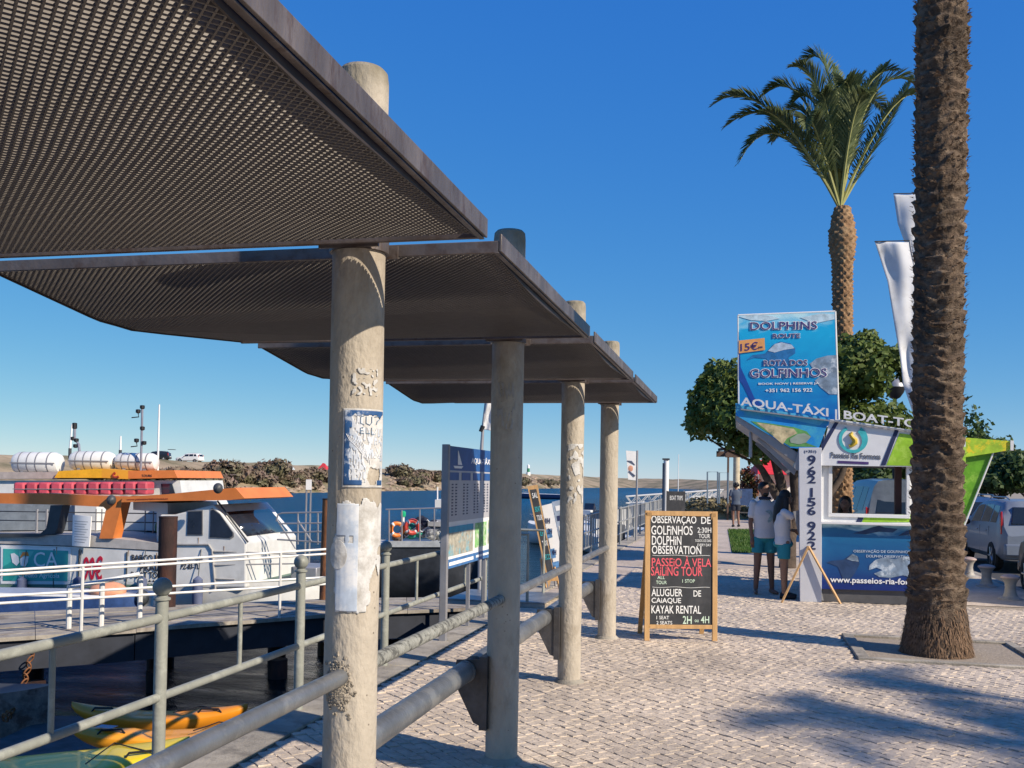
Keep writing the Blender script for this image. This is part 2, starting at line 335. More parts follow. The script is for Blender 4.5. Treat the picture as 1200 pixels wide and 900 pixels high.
def leafmat(name, c1, c2, sc=3, tr=.25):
    if name in MATS: return MATS[name]
    m = mat(name, c1, .55, var=.35, scale=sc, tint=c2, tscale=sc*.35, tlo=.42, thi=.6, spec=.3)
    t = m.node_tree; b = t.nodes['Principled BSDF']; out = [n for n in t.nodes if n.type == 'OUTPUT_MATERIAL'][0]
    tl = nn(t, 'ShaderNodeBsdfTranslucent'); mx = nn(t, 'ShaderNodeMixShader'); mx.inputs[0].default_value = tr
    src = b.inputs['Base Color'].links[0].from_socket; t.links.new(src, tl.inputs[0]); t.links.new(b.outputs[0], mx.inputs[1]); t.links.new(tl.outputs[0], mx.inputs[2]); t.links.new(mx.outputs[0], out.inputs[0])
    return m
# dune shrubs
m_shrub = leafmat('dry shrub', (.2, .135, .105), (.13, .12, .065), .5, .1)
m_twig = mat('twig', (.09, .065, .05), .9)
shr = [(212, 562, 22, 9), (236, 558, 17, 6), (243, 569, 24, 11), (268, 560, 20, 13), (292, 563, 15, 9), (322, 559, 19, 13), (150, 560, 26, 15), (180, 566, 18, 12), (352, 563, 12, 8), (375, 561, 17, 9), (398, 563, 17, 8), (425, 561, 18, 10),
       (468, 558, 18, 9), (482, 566, 20, 6), (497, 560, 14, 7), (118, 558, 22, 13), (640, 567, 16, 3.5), (610, 566, 12, 4), (256, 553, 15, 6), (283, 554, 12, 6), (308, 566, 14, 7), (338, 567, 12, 6), (306, 553, 10, 5), (362, 569, 12, 5), (513, 563, 10, 7), (474, 568, 10, 5)]
lab_s = ['largest brown shrub on the far bank left of the cabin roof', 'brown shrub just below the parked black car', 'low dark shrub at the waterline behind the cabin', 'round shrub in the middle of the far bank', 'shrub beside the bare sand gap', 'rounded purple brown shrub standing alone on the bank', 'brown shrub behind the far left life raft', 'shrub behind the orange awning tip', 'small shrub left of the red tent', 'shrub directly below the red tent', 'shrub hidden in part by the nearest pillar', 'shrub right of the nearest pillar', 'shrub left of the timetable board', 'low shrub at the rocks left of the timetable board', 'small shrub nearest the timetable board frame', 'shrub behind the yellow roof', 'flat shrub on the spit right of the shaded pillar', 'small flat shrub beside the beacon', 'shrub on the crest just right of the white car on the bank', 'shrub on the crest above the round middle shrub', 'low shrub at the waterline right of the bare sand gap', 'low shrub at the waterline below the pale grey tent', 'small shrub on the crest left of the pale grey tent', 'low shrub at the waterline behind the channel sign', 'tall narrow shrub touching the timetable board frame', 'shrub at the waterline just right of the nearest pillar']
for i, (px, py, rx, ry) in enumerate(shr):
    wl, tp = lerp_ctrl(px); k = max(.05, min(1, (wl-py-ry*.2)/(wl-tp))); k2 = k**1.3
    g = bank_pt(px, k2*.9); d = Vector((g.x, g.y, 0)).dot(fw0); sx = rx*d/F; sz = ry*d/F
    t0 = thing('shrub', lab_s[i], 'shrub', (g.x, g.y, g.z-.3), 0, 'shrubs on the far bank')
    rr = random.Random(i)
    sx *= 1.25; sz *= 1.15
    bl = [(rr.uniform(-.45, .45)*sx, rr.uniform(-.5, .5)*sx, sz*rr.uniform(.6, 1.05), sx*rr.uniform(.45, .62), sx*.6, sz*rr.uniform(.6, .85)) for _ in range(6)]
    leafcloud('foliage', m_shrub, t0, bl, 1500, .42, i, aspect=2.2, hollow=.7)
    mb = MB()
    for _ in range(4): mb.tube([(0, 0, 0), (rr.uniform(-.5, .5)*sx, rr.uniform(-.4, .4)*sx, sz*1.1)], [.12, .04], 5)
    mb.build('stem', m_twig, t0)
# rocks at the foot of the bank
m_rock = mat('rock', (.3, .23, .17), .9, var=.3, scale=1.5, bump=.5, bscale=4)
mb = MB(); rr = random.Random(5)
for i in range(420):
    px = rr.uniform(455, 660) if i < 260 else rr.uniform(150, 460); k = rr.uniform(0, .7 if px > 450 else .12); g = bank_pt(px, k); s_ = rr.uniform(.3, .9)
    vs = []
    o_ = len(mb.v); mb.ball((g.x, g.y, g.z), s_*rr.uniform(.8, 1.6), s_, s_*rr.uniform(.4, .8), 6, 4)
    for q in range(o_, len(mb.v)):
        v = Vector(mb.v[q]); mb.v[q] = tuple(v + Vector((rr.uniform(-.15, .15), rr.uniform(-.15, .15), rr.uniform(-.15, .15)))*s_)
tag(mb.build('rocks', m_rock, smooth=0), 'jumbled brown boulders along the foot of the far bank', 'rocks', kind='stuff')
# ============================================================ shelter: pillars, canopies, pipes
m_pil = mat('pillar concrete', (.41, .36, .29), .85, var=.14, scale=7, bump=.45, bscale=45, tint=(.24, .195, .14), tscale=2.6, tlo=.5, thi=.68, stretch=(1, 1, .55))
t = m_pil.node_tree; L = t.links.new; b = t.nodes['Principled BSDF']                  # small air holes and rain streaks in the concrete
tc = nn(t, 'ShaderNodeTexCoord'); vo = nn(t, 'ShaderNodeTexVoronoi'); vo.inputs['Scale'].default_value = 26; L(tc.outputs['Object'], vo.inputs['Vector'])
r1 = nn(t, 'ShaderNodeMapRange'); r1.inputs['From Min'].default_value = .04; r1.inputs['From Max'].default_value = .13; L(vo.outputs['Distance'], r1.inputs[0])
mx = nn(t, 'ShaderNodeMix', data_type='RGBA'); src = b.inputs['Base Color'].links[0].from_socket
mx.inputs['A'].default_value = (.1, .08, .06, 1); L(src, mx.inputs['B'])
cl = nn(t, 'ShaderNodeTexNoise'); cl.inputs['Scale'].default_value = 4; L(tc.outputs['Object'], cl.inputs['Vector']); r3 = nn(t, 'ShaderNodeMapRange'); r3.inputs['From Min'].default_value = .5; r3.inputs['From Max'].default_value = .56; r3.inputs['To Min'].default_value = 1; r3.inputs['To Max'].default_value = 0; L(cl.outputs['Fac'], r3.inputs[0])
ma = nn(t, 'ShaderNodeMath', operation='MAXIMUM'); L(r1.outputs[0], ma.inputs[0]); L(r3.outputs[0], ma.inputs[1]); L(ma.outputs[0], mx.inputs['Factor'])
sz = nn(t, 'ShaderNodeSeparateXYZ'); L(tc.outputs['Object'], sz.inputs[0]); nw = nn(t, 'ShaderNodeTexNoise'); nw.inputs['Scale'].default_value = 6; L(tc.outputs['Object'], nw.inputs['Vector'])
m2 = nn(t, 'ShaderNodeMath', operation='MULTIPLY_ADD'); L(nw.outputs['Fac'], m2.inputs[0]); m2.inputs[1].default_value = -.5; L(sz.outputs['Z'], m2.inputs[2])
r4 = nn(t, 'ShaderNodeMapRange'); r4.inputs['From Min'].default_value = 2.78; r4.inputs['From Max'].default_value = 3.02; r4.inputs['To Max'].default_value = .75; L(m2.outputs[0], r4.inputs[0])   # moss on the pillar heads
m5 = nn(t, 'ShaderNodeMix', data_type='RGBA'); L(r4.outputs[0], m5.inputs['Factor']); L(mx.outputs['Result'], m5.inputs['A']); m5.inputs['B'].default_value = (.12, .105, .06, 1); L(m5.outputs['Result'], b.inputs['Base Color'])
m_steel = mat('canopy steel', (.14, .118, .108), .42, .35, var=.3, scale=3, bump=.15, bscale=30, tint=(.1, .07, .055), tscale=5, stretch=(1, 3, 1), stain=2.5, slo=.75)
m_latt = mat('canopy lattice steel', (.135, .118, .1), .5, .1, var=.12, scale=20)
m_galv = mat('galvanised pipe', (.22, .23, .24), .42, .65, var=.22, scale=6, bump=.15, bscale=50, tint=(.34, .34, .33), tscale=5, tlo=.5, thi=.62)
m_lich = mat('lichen pipe', (.27, .27, .24), .8, .1, var=.3, scale=25, bump=.6, bscale=60, tint=(.1, .1, .09), tscale=22, tlo=.5, thi=.58)
m_dark = mat('dark bracket steel', (.09, .085, .085), .5, .5, var=.3, scale=8, bump=.2)
XP = -1.39; PY = [1.0, 3.41, 5.82, 8.23, 10.64]; PR = .098
plab = ['concrete pillar standing behind the camera side of the row', 'nearest concrete pillar, with the torn blue poster on it', 'shaded concrete pillar standing beside the timetable board', 'third concrete pillar, with paper scraps, in front of the leaning menu boards', 'farthest concrete pillar of the shelter, left of the chalkboard']
prof = [(PR+.003, -.02), (PR, .02)] + [(PR, .02+i*.2) for i in range(1, 16)] + [(PR, 3.17), (PR-.004, 3.205), (PR-.018, 3.22)]
PIL = []
for i, y in enumerate(PY):
    p0 = thing('concrete_pillar', plab[i], 'pillar', (XP, y, 0), random.uniform(0, 6), 'concrete pillars of the shelter'); PIL.append(p0)
    mb = MB().lathe(prof, seg=40)
    for q in range(len(mb.v)):
        v = Vector(mb.v[q]); k = .0022*N3(v, 5, i*3) + .0012*N3(v, 17, i); r = Vector((v.x, v.y, 0)); r = r.normalized() if r.length > 1e-4 else r
        mb.v[q] = (v.x+r.x*k, v.y+r.y*k, v.z)
    mb.build('shaft', m_pil, p0)
    mb = MB()                                               # worn mortar collar at the foot
    mb.lathe([(PR+.035, -.01), (PR+.03, .006), (PR+.004, .03)], seg=22); mb.build('foot_collar', m_conc, p0)
    mb = MB()
    for s_ in (-1, 1):
        mb.box(-.115, s_*.104-.006, 2.53, .115, s_*.104+.006, 2.58)
    mb.lathe([(PR+.012, 2.53), (PR+.012, 2.59)], seg=30)
    cb = mb.build('canopy_clamp', m_steel, p0); cb.rotation_euler = (0, 0, -p0.rotation_euler[2])
# canopies
XL, XR = -3.12, -.87; CL = 2.19
def zprof(t):
    z = -.116*(t/.4 if t < .4 else (1-t)/.6)
    if abs(t-.4) < .07: z += .018*(1-abs(t-.4)/.07)
    return z
ZB = 2.54
def wx(x): return .3 + .7*(XR-x)/(XR-XL)
def strip_lattice():
    mb = MB(); pitch = .029; h = .0136; th = .0022; x0, x1 = XL+.02, XR-.045; y0, y1 = .03, CL-.03
    for sgn in (1, -1):
        n = int((x1-x0+y1-y0)/pitch)+2
        for k in range(n):
            c = (x0 + k*pitch) if sgn < 0 else (x0 - (y1-y0) + k*pitch)     # line x = c + sgn*(y-y0)
            ya = y0; yb = y1
            if sgn > 0: ya = max(y0, y0+(x0-c)); yb = min(y1, y0+(x1-c))
            else: ya = max(y0, y0+(c-x1)); yb = min(y1, y0+(c-x0))
            if yb-ya < .02: continue
            ts = [ya] + [q for q in (CL*.34, CL*.37, CL*.4, CL*.43, CL*.46) if ya < q < yb] + [yb]
            o = len(mb.v); e = 0 if sgn > 0 else .0007
            for y in ts:
                x = c + sgn*(y-y0); z = ZB + .012 + zprof(y/CL)*wx(x); nx_, ny_ = th*.7, -sgn*th*.7
                for (a, zz) in ((-1, 0), (1, 0), (1, h), (-1, h)): mb.v.append((x+a*nx_, y+a*ny_, z+zz+e))
            m_ = len(ts)
            for i in range(m_-1):
                for q in range(4): mb.f.append((o+i*4+q, o+i*4+(q+1) % 4, o+(i+1)*4+(q+1) % 4, o+(i+1)*4+q)); mb.mi.append(0)
            mb.f.append((o, o+3, o+2, o+1)); mb.f.append((o+(m_-1)*4, o+(m_-1)*4+1, o+(m_-1)*4+2, o+(m_-1)*4+3)); mb.mi += [0, 0]
    return mb
clab = ['nearest perforated steel canopy, overhead and filling the top left of the photo', 'second steel canopy, between the nearest pillar and the shaded pillar', 'third steel canopy, above the shaded pillar and the third pillar', 'farthest steel canopy, ending above the last pillar']
can0 = thing('steel_canopy', clab[0], 'canopy', (0, PY[0]+.11, 0), 0, 'perforated canopies of the shelter')
tag(strip_lattice().build('lattice', m_latt, can0, smooth=0), kind='stuff')
# frame: front, back, right channel; folded skirt plates on both sides
MB().box(XL, -.004, ZB, XR-.012, .012, ZB+.046).build('front_fascia', m_steel, can0, bevel=.003)
MB().box(XL, CL-.012, ZB, XR-.012, CL+.004, ZB+.046).build('rear_fascia', m_steel, can0, bevel=.003)
mb = MB().box(XR-.010, -.006, ZB+.004, XR, CL+.006, ZB+.07); mb.box(XR-.03, -.004, ZB-.002, XR-.0105, CL+.004, ZB+.003); mb.build('side_fascia', m_steel, can0, bevel=.002)
ts = [0, .1, .2, .3, .34, .37, .4, .43, .46, .6, .8, 1]
for nm, x in (('side_skirt', XR-.04), ('outer_skirt', XL+.012)):
    mb = MB(); o = 0
    for q in ts:
        z = ZB + zprof(q)*wx(x)+.004
        for a, zz in ((0, z), (.006, z), (.006, ZB+.045), (0, ZB+.045)): mb.v.append((x+a, .013+q*(CL-.026), zz))
    for i in range(len(ts)-1):
        for q in range(4): mb.f.append((i*4+q, i*4+(q+1) % 4, (i+1)*4+(q+1) % 4, (i+1)*4+q)); mb.mi.append(0)
    mb.build(nm, mat('dark skirt steel', (.045, .035, .03), .5, .2, var=.3), can0)
for i in range(1, 4): dup(can0, (0, PY[i]+.11, 0), 0, clab[i])
# hand rail through the pillars
rl = thing('pipe_rail', 'thin grey pipe rail run from pillar to pillar at waist height', 'rail', (XP, 0, 0))
for i in range(-1, 4):
    ya = PY[i]+PR*.7 if i >= 0 else -2.0; yb = PY[i+1]-PR*.7
    z = .98
    o = MB().tube([(0, ya, z), (0, yb, z)], .03, 18).build('pipe', m_lich if i == 1 else m_galv, rl)
    if i == 1: o['label'] = 'lichen speckled pipe length left of the shaded pillar'
# broken concrete where the rail enters the nearest pillar
mb = MB(); rr = random.Random(3)
for k in range(420):
    a = rr.uniform(-1.9, 1.6); zz = .95 + rr.gauss(0, .04) ; aa = -pi/2 + rr.gauss(-.1, .24)
    mb.ball((cos(aa)*(PR), sin(aa)*(PR), zz), rr.uniform(.004, .010), rr.uniform(.004, .008), rr.uniform(.004, .010), 6, 4)
o = mb.build('broken_mortar', mat('rough mortar', (.34, .295, .235), .95, var=.4, scale=40, bump=1, bscale=90), PIL[1], smooth=20); o.rotation_euler = (0, 0, -PIL[1].rotation_euler[2]); tag(o, 'crumbled mortar round the rail hole')
# leaning seat pipe with brackets
st = thing('leaning_rail', 'thick grey seat pipe bolted along the left side of the pillars', 'rail', (XP, 0, 0))
for i in range(0, 4):
    ya = PY[i]+.07; yb = PY[i+1]-.13
    if i == 0: ya = PY[0]-1.5
    mb = MB().tube([(-.2, ya, .545), (-.2, yb, .545)], .062, 28); mb.tube([(-.2, yb-.02, .545), (-.2, yb+.006, .545)], .066, 28); mb.build('seat_pipe', m_galv, st)
for i in range(0, 5):
    mb = MB(); y = PY[i]-.1
    # dark plates: a wedge reaching from the pillar to the pipe
    for yy in (y-.012,):
        mb.prism([(-.28, .49), (-.26, .61), (-PR-.004, .62), (-PR-.004, .22), (-.15, .24)], yy, yy+.012)
    mb.box(-PR-.016, y-.02, .2, -PR+.03, y+.2, .635)
    mb.tube([(-.2, y+.003, .545), (-.2, y+.19, .545)], .05, 16)
    for zz in (.28, .56): mb.ball((-PR-.018, y+.08, zz), .014, seg=8, rings=6)
    mb.build('bracket', m_dark, st)
# poster remains on the nearest pillar
def patch(parent, a0, a1, z0, z1, keep, m, name, label=None, r=PR+.0035, na=60, nz=90, e=0.0):
    """curved sheet of paper glued round the pillar; keep(u, v) says where the torn sheet is left"""
    mb = MB(); ix = {}
    def vid(i, j):
        if (i, j) not in ix:
            a = a0+(a1-a0)*i/na; z = z0+(z1-z0)*j/nz; k = r + .0004*N3((a*9, z*9, 0), 1, 3) + e; ix[(i, j)] = len(mb.v); mb.v.append((cos(a)*k, sin(a)*k, z))
        return ix[(i, j)]
    for i in range(na):
        for j in range(nz):
            if keep((i+.5)/na, (j+.5)/nz): mb.f.append((vid(i, j), vid(i+1, j), vid(i+1, j+1), vid(i, j+1))); mb.mi.append(0)
    o = mb.build(name, m, parent, smooth=60); o.rotation_euler = (0, 0, -parent.rotation_euler[2])
    sm = o.modifiers.new('thick', 'SOLIDIFY'); sm.thickness = .0006; sm.offset = 1
    if label: o['label'] = label
    return o
m_paper = mat('weathered paper', (.56, .55, .53), .75, var=.12, scale=12, bump=.25, bscale=30, tint=(.36, .34, .31), tscale=11, tlo=.46, thi=.66)
m_pblue = mat('poster blue', (.02, .075, .2), .6, var=.3, scale=8, tint=(.45, .5, .58), tscale=14, tlo=.52, thi=.6)
m_ppale = mat('poster pale blue', (.4, .46, .55), .6, var=.2, scale=14, tint=(.6, .61, .63), tscale=9, tlo=.45, thi=.6)
va = -pi/2 + atan2(-(XP), PY[1])*0.0      # angle facing the camera
va = atan2(-PY[1], -XP)                  # towards the camera, world angle
zpx = lambda py, d=3.53: EYE + (558.3-py)*d/F
def edge(u, v, s): return N3((u*4, v*4, s), 2.2)
P1 = PIL[1]
A = lambda s: va + s          # s positive = to the right in the photo
hw = math.asin
def ang(px, xc=423.0, r=31.0): return va + math.asin(max(-.97, min(.97, (px-xc)/r)))
# blue poster
a0, a1 = ang(409), ang(454); z0, z1 = zpx(571), zpx(478)
patch(P1, a0, a1, z0, z1, lambda u, v: .5+.5*abs(edge(u, v, 1)) > .05 and not (u > .5 and u < .86 and v < .3+.12*edge(u, v, 2) and v > .03 and (u-.68)**2*5+(v-.14)**2*9 < .16+.2*edge(u, v, 5)), m_paper, 'poster', 'white edged torn poster')
patch(P1, ang(411), ang(452), zpx(568), zpx(480), lambda u, v: (u < .13+.06*edge(u, v, 9) or v > .93+.05*edge(u, v, 4) or (v < .07 and (u < .4 or u > .8))) , m_pblue, 'poster_border', None, e=.0016)
patch(P1, ang(414), ang(452), zpx(565), zpx(484), lambda u, v: edge(u*3, v*2, 7) + .5*(.6-u) + .12 > .12 and not (.45 < u < .9 and v < .36) and not (v > .8 and u > .35), m_ppale, 'poster_print', None, e=.0012)
mb = MB()                                             # fine white pen strokes of the wing drawing and block letters
def stroke(pts, r=.0013):
    mb.tube([(cos(ang(px))*(PR+.0062), sin(ang(px))*(PR+.0062), zpx(py)) for px, py in pts], r, 5)
for k in range(9):
    stroke([(413+k*2.2, 508+k*1.2), (417+k*2.6, 516+k*2.4), (424+k*1.9, 523+k*2.6)], .0011)
for k in range(8):
    stroke([(446-k*1.2, 500+k*3), (441-k*.6, 512+k*2.5), (434+k*.3, 528+k*1.5)], .0012)
for k in range(5): stroke([(433, 520+k*3), (430, 534+k*2), (434, 548)], .001)
o = mb.build('wing_drawing', mat('white ink', (.75, .76, .78), .6), P1, smooth=0); o.rotation_euler = (0, 0, -P1.rotation_euler[2])
mb = MB()
def seg_text(lines, r):
    for pts in lines: stroke(pts, r)
seg_text([[(432, 486), (428, 488), (428, 495), (432, 497)], [(434, 487), (434, 495), (438, 497), (440, 494), (440, 487)], [(443, 487), (447, 486), (449, 489), (446, 492), (445, 496)], [(431, 500), (428, 501), (428, 507), (432, 507)], [(428, 504), (431, 504)], [(434, 500), (434, 507), (438, 507)], [(440, 500), (440, 508), (444, 508)]], .0016)
o = mb.build('poster_lettering', mat('grey blue ink', (.12, .2, .3), .6), P1, smooth=0); o.rotation_euler = (0, 0, -P1.rotation_euler[2])
# white scraped paper below
patch(P1, ang(401), ang(455), zpx(722), zpx(583), lambda u, v: (v < .95+.12*edge(u, v, 3)) and (u > .05+.10*edge(u, v, 6)+(.12 if v > .75 else 0)) and not (u < .42 and .76+.03*edge(u,v,2) < v < .84 and u < .42) and not (u > .62 and v < .55-(1-u)*1.1+.25*edge(u, v, 8)) and v > .03+.03*edge(u, v, 1), m_paper, 'paper_scraps', 'thick white layer of scraped paper')
patch(P1, ang(404.5), ang(428), zpx(716), zpx(590), lambda u, v: not (.63 < v < .7 and u < .8*edge(u, v, 3)+.5) and u > .05*edge(u, v, 8), m_ppale, 'faded_poster', 'faded blue grey poster', e=.0018)
patch(P1, ang(399), ang(418), zpx(668), zpx(632), lambda u, v: (u-.45)**2+(v-.5)**2 < .23, m_paper, 'round_sticker', None, e=.003)
patch(P1, ang(418), ang(446), zpx(462), zpx(430), lambda u, v: N3((u*5, v*5, 3), 1.3) > .12, m_paper, 'paper_scraps', None)
P3 = PIL[3]; va3 = atan2(-PY[3], -XP)
def ang3(px): return va3 + math.asin(max(-.97, min(.97, (px-672.8)/14)))
z3 = lambda py: EYE + (562.7-py)*8.25/F
patch(P3, ang3(668), ang3(686), z3(590), z3(520), lambda u, v: N3((u*4, v*9, 3), 1.2) + .3*u > .22, m_paper, 'paper_scraps', None)
patch(PIL[2], atan2(-PY[2], -XP)-.7, atan2(-PY[2], -XP)+.5, 2.0, 2.28, lambda u, v: N3((u*9, v*4, 1), 1.1) > .16, mat('old paint', (.34, .32, .29), .8), 'paint_marks', None)
# ============================================================ quay fence
m_fence = mat('sage grey paint', (.25, .258, .228), .5, .05, var=.12, scale=6, bump=.15, bscale=40, tint=(.34, .35, .31), tscale=7)
XF = -3.1; FY = [-.44, 1.33, 3.1, 4.86, 6.62, 8.38, 10.14, 11.9]
fn = thing('quay_fence', 'sage grey steel fence with ball topped posts along the quay edge', 'fence', (XF, 0, 0))
pm = None
for k, y in enumerate(FY):
    mb = MB().tube([(0, 0, -.01), (0, 0, 1.0)], .035, 20); mb.lathe([(.07, -.01), (.07, .004), (.04, .012)], seg=20)
    o = mb.build('post', m_fence, fn, loc=(0, y, 0)); cp = MB().lathe([(.037, 1.0), (.046, 1.004), (.046, 1.014), (.03, 1.022), (.03, 1.028)] + [(.052*sin(pi*(.13+.87*i/10)) + .001, 1.075-.052*cos(pi*(.13+.87*i/10))) for i in range(11)], seg=24).build('ball_cap', m_fence, o)
for k in range(len(FY)-1):
    for z, nm, r in ((.905, 'top_rail', .026), (.47, 'lower_rail', .024)):
        MB().tube([(0, FY[k]+.03, z), (0, FY[k+1]-.03, z)], r, 16).build(nm, m_fence, fn)
    y = (FY[k]+FY[k+1])/2
    MB().tube([(0, y, .47), (0, y, .905)], .015, 12).build('baluster', m_fence, fn)
f2 = thing('quay_fence', 'grey fence with close set uprights farther along the quay, behind the farthest pillar', 'fence', (XF, 0, 0))
yy = 15.6
m_fgal = mat('pale galvanised', (.3, .31, .31), .5, .4, var=.2, scale=5)
while yy < 62:
    MB().tube([(0, yy, -.01), (0, yy, 1.02)], .03, 10).build('post', m_fgal, f2)
    for z in (.3, .62, .98): MB().tube([(0, yy, z), (0, yy+1.75, z)], .02, 8).build('rail', m_fgal, f2)
    if yy < 50:
        for q in (.35, .7, 1.05, 1.4): MB().box(-.012, yy+q-.01, .3, .012, yy+q+.01, .98).build('baluster', m_fgal, f2)
    yy += 1.77
# low bench like plates (gangway entrance) between pillars three and four
g0 = G(630, 703)
gp = thing('gangway_plate', 'flat grey metal plate bridging the fence gap behind the third pillar', 'gangway', (-2.95, 13.4, 0))
MB().box(-.9, -.6, .05, .45, .6, .075).build('deck_plate', m_galv, gp, bevel=.006)
for s_ in (-.6, .58): MB().box(-.9, s_, .0, .45, s_+.02, .05).build('side_lip', m_fgal, gp)
for s_ in (-.55, .55): MB().tube([(.2, s_, 0), (.2, s_, .97), (-.9, s_, .97)], .022, 10).build('hand_loop', m_fence, gp)
# ============================================================ colours of printed things
white = mat('white paint', (.74, .74, .73), .45, var=.06, scale=4)
wht2 = mat('white lettering', (.8, .8, .8), .5, var=.02)
navy = mat('navy lettering', (.02, .03, .09), .5, var=.1)
tan_w = mat('pine wood', (.5, .3, .13), .6, var=.2, scale=5, stretch=(6, 6, .6), bump=.15)
board_b = mat('blackboard', (.035, .037, .042), .7, var=.3, scale=5, tint=(.06, .06, .065), tscale=3)
alu = mat('grey aluminium', (.3, .3, .32), .45, .4, var=.15, scale=4)
m_dk = mat('near black', (.012, .012, .014), .5, var=.2)
# ------------------------------------------------------------ chalkboard
fc = Frame(G(798, 751), TH+radians(3)); cbt = fthing('chalkboard', 'tall pine framed chalkboard advertising dolphin observation and kayak rental', 'chalkboard', fc)
P = lambda px, py, v=0: fc.p(px, py, v)
q00, q11 = P(755, 752), P(841, 599.5); H = q11.z; w0, w1 = q00.x, P(841, 700).x; zb = P(798, 737).z; fw = .055
til = -.07
fp = MB().box(w0, -.012, 0, w0+fw, .018, H).box(w1-fw, -.012, 0, w1, .018, H).box(w0+fw+.001, -.010, zb, w1-fw-.001, .016, zb+fw*.8).box(w0+fw+.001, -.010, H-fw, w1-fw-.001, .016, H-.002).build('frame', tan_w, cbt, bevel=.003)
pn = MB().box(w0+fw+.002, .0, zb+.04, w1-fw-.002, .008, H-fw+.004).build('panel', board_b, cbt, smooth=0)
rearf = MB(); a = .5
for x in (w0+.02, w1-.07):
    rearf.add([(x, a, 0), (x+.05, a, 0), (x+.05, a+.02, 0), (x, a+.02, 0), (x, .02, H-.02), (x+.05, .02, H-.02), (x+.05, .04, H-.02), (x, .04, H-.02)], [(0, 3, 2, 1), (4, 5, 6, 7), (0, 1, 5, 4), (1, 2, 6, 5), (2, 3, 7, 6), (3, 0, 4, 7)])
rearf.box(w0+.07, a-.1, .18, w1-.07, a-.08, .23).build('rear_leg', tan_w, cbt)
chalk = mat('white chalk', (.8, .8, .78), .9, var=.06, scale=60); red = mat('red chalk', (.75, .12, .15), .9, var=.1, scale=60); mint = mat('pale green chalk', (.6, .75, .6), .9)
lx = lambda fx: (w0+fw) + (w1-w0-2*fw)*fx
def lz(py): return P(798, py).z
lines = [("OBSERVAÇÃO", .02, .74, 615.5, 602.6, chalk), ("DE", .82, .97, 613.5, 605.3, chalk), ("GOLFiNHOS", .02, .68, 627, 616.5, chalk), ("DOLPHiN", .03, .5, 639, 628.5, chalk), ("OBSERVATION", .03, .82, 649.5, 640, chalk),
         ("PASSEiO À VELA", .03, .98, 664, 652, red), ("SAiLiNG TOUR", .02, .84, 675, 664.5, red), ("ALUGUER", .03, .52, 699, 690.5, chalk), ("DE", .7, .82, 699, 692, chalk), ("CAiAQUE", .03, .5, 708, 701, chalk), ("KAYAK RENTAL", .03, .82, 719, 710, chalk),
         ("2H", .53, .67, 731, 722, mint), ("4H", .82, .95, 730, 722, mint), ("ou", .72, .78, 729, 726, mint), ("1 SEAT", .11, .31, 726, 722, chalk), ("2 SEATS", .11, .36, 732, 728, chalk), ("2:30H", .76, .98, 624, 618, chalk), ("TOUR", .78, .96, 630.5, 625.5, chalk),
         ("TODOS OS DIAS", .72, .98, 635, 632, chalk), ("EVERY DAY", .76, .98, 640, 637, chalk), ("ALL", .12, .24, 679, 675.5, mint), ("TOUR", .1, .27, 685, 681, mint), ("1 STOP", .52, .72, 683, 679, mint)]
for s_, a, b_, y0, y1, m_ in lines:
    o = text(s_, rq(lx(a), lz(y0), lx(b_), lz(y1)), m_, cbt, 'chalk_lettering', off=.009 if y0-y1 > 6 else .004, v=-.003, ext=.002)
mb = MB()
for y in (651.3, 688.5): mb.tube([(lx(.04+.92*i/12), -.002, lz(y+.5*sin(i))) for i in range(13)], .0022, 5)
mb.build('chalk_line', chalk, cbt)
# shear the upright panel backwards a little: every board part leans with its top
for o in kids(cbt):
    if o.name.startswith('rear_leg'): continue
    o.rotation_euler = (til*.5, 0, 0)
# ------------------------------------------------------------ kiosk
fk = Frame(G(962, 705), 0.0); K = fthing('ticket_kiosk', 'white ticket kiosk with a blue dolphin banner under its window, behind the near palm', 'kiosk', fk)
P = lambda px, py, v=0: fk.p(px, py, v)
xL = P(962, 640).x; KW = 1.80; xR = xL+KW; KD = 2.3
z_ct, z_win0, z_win1, z_hd = P(1000, 613).z, P(1000, 602).z, P(1000, 545).z, P(990, 500).z
zban = P(1000, 690).z
wu0, wu1 = P(975, 570).x, P(1062, 570).x
T = .06
MB().box(xL+.03, .03, .0, xR-.03, KD-.03, zban-.004).build('plinth', mat('plinth grey', (.09, .09, .095), .7), K)
MB().box(xL, 0, zban, xR, .05, z_ct-.02).box(xL, .051, zban, xL+.05, KD, z_ct-.02).box(xR-.05, .051, zban, xR, KD, z_ct-.02).box(xL+.051, KD-.05, zban, xR-.051, KD, z_ct-.02).build('lower_wall', white, K)
MB().box(xL-.01, -.12, z_ct-.02, xR+.01, .08, z_ct+.015).build('counter_shelf', white, K, bevel=.006)
MB().box(xL+.05, .1, z_ct-.3, xR-.05, KD-.1, z_ct-.27).build('inner_shelf', mat('kiosk interior', (.1, .1, .11), .7), K)
mb = MB().box(xL, .001, z_ct+.016, wu0, .05, z_win1+.05); mb.box(wu0+.0005, .001, z_ct+.016, wu1, .05, z_win0); mb.box(wu1+.0005, .001, z_ct+.016, xR, .05, z_win1+.05); mb.box(wu0+.0005, .001, z_win1, wu1, .05, z_win1+.05)
mb.build('front_wall', white, K)
fr_ = MB()
for (a, b_, c, d_) in ((wu0-.05, z_win0-.05, wu1+.05, z_win0), (wu0-.05, z_win1, wu1+.05, z_win1+.04), (wu0-.05, z_win0+.001, wu0, z_win1-.001), (wu1, z_win0+.001, wu1+.05, z_win1-.001)): fr_.box(a, -.025, b_, c, .0, d_)
fr_.build('window_frame', white, K, bevel=.004)
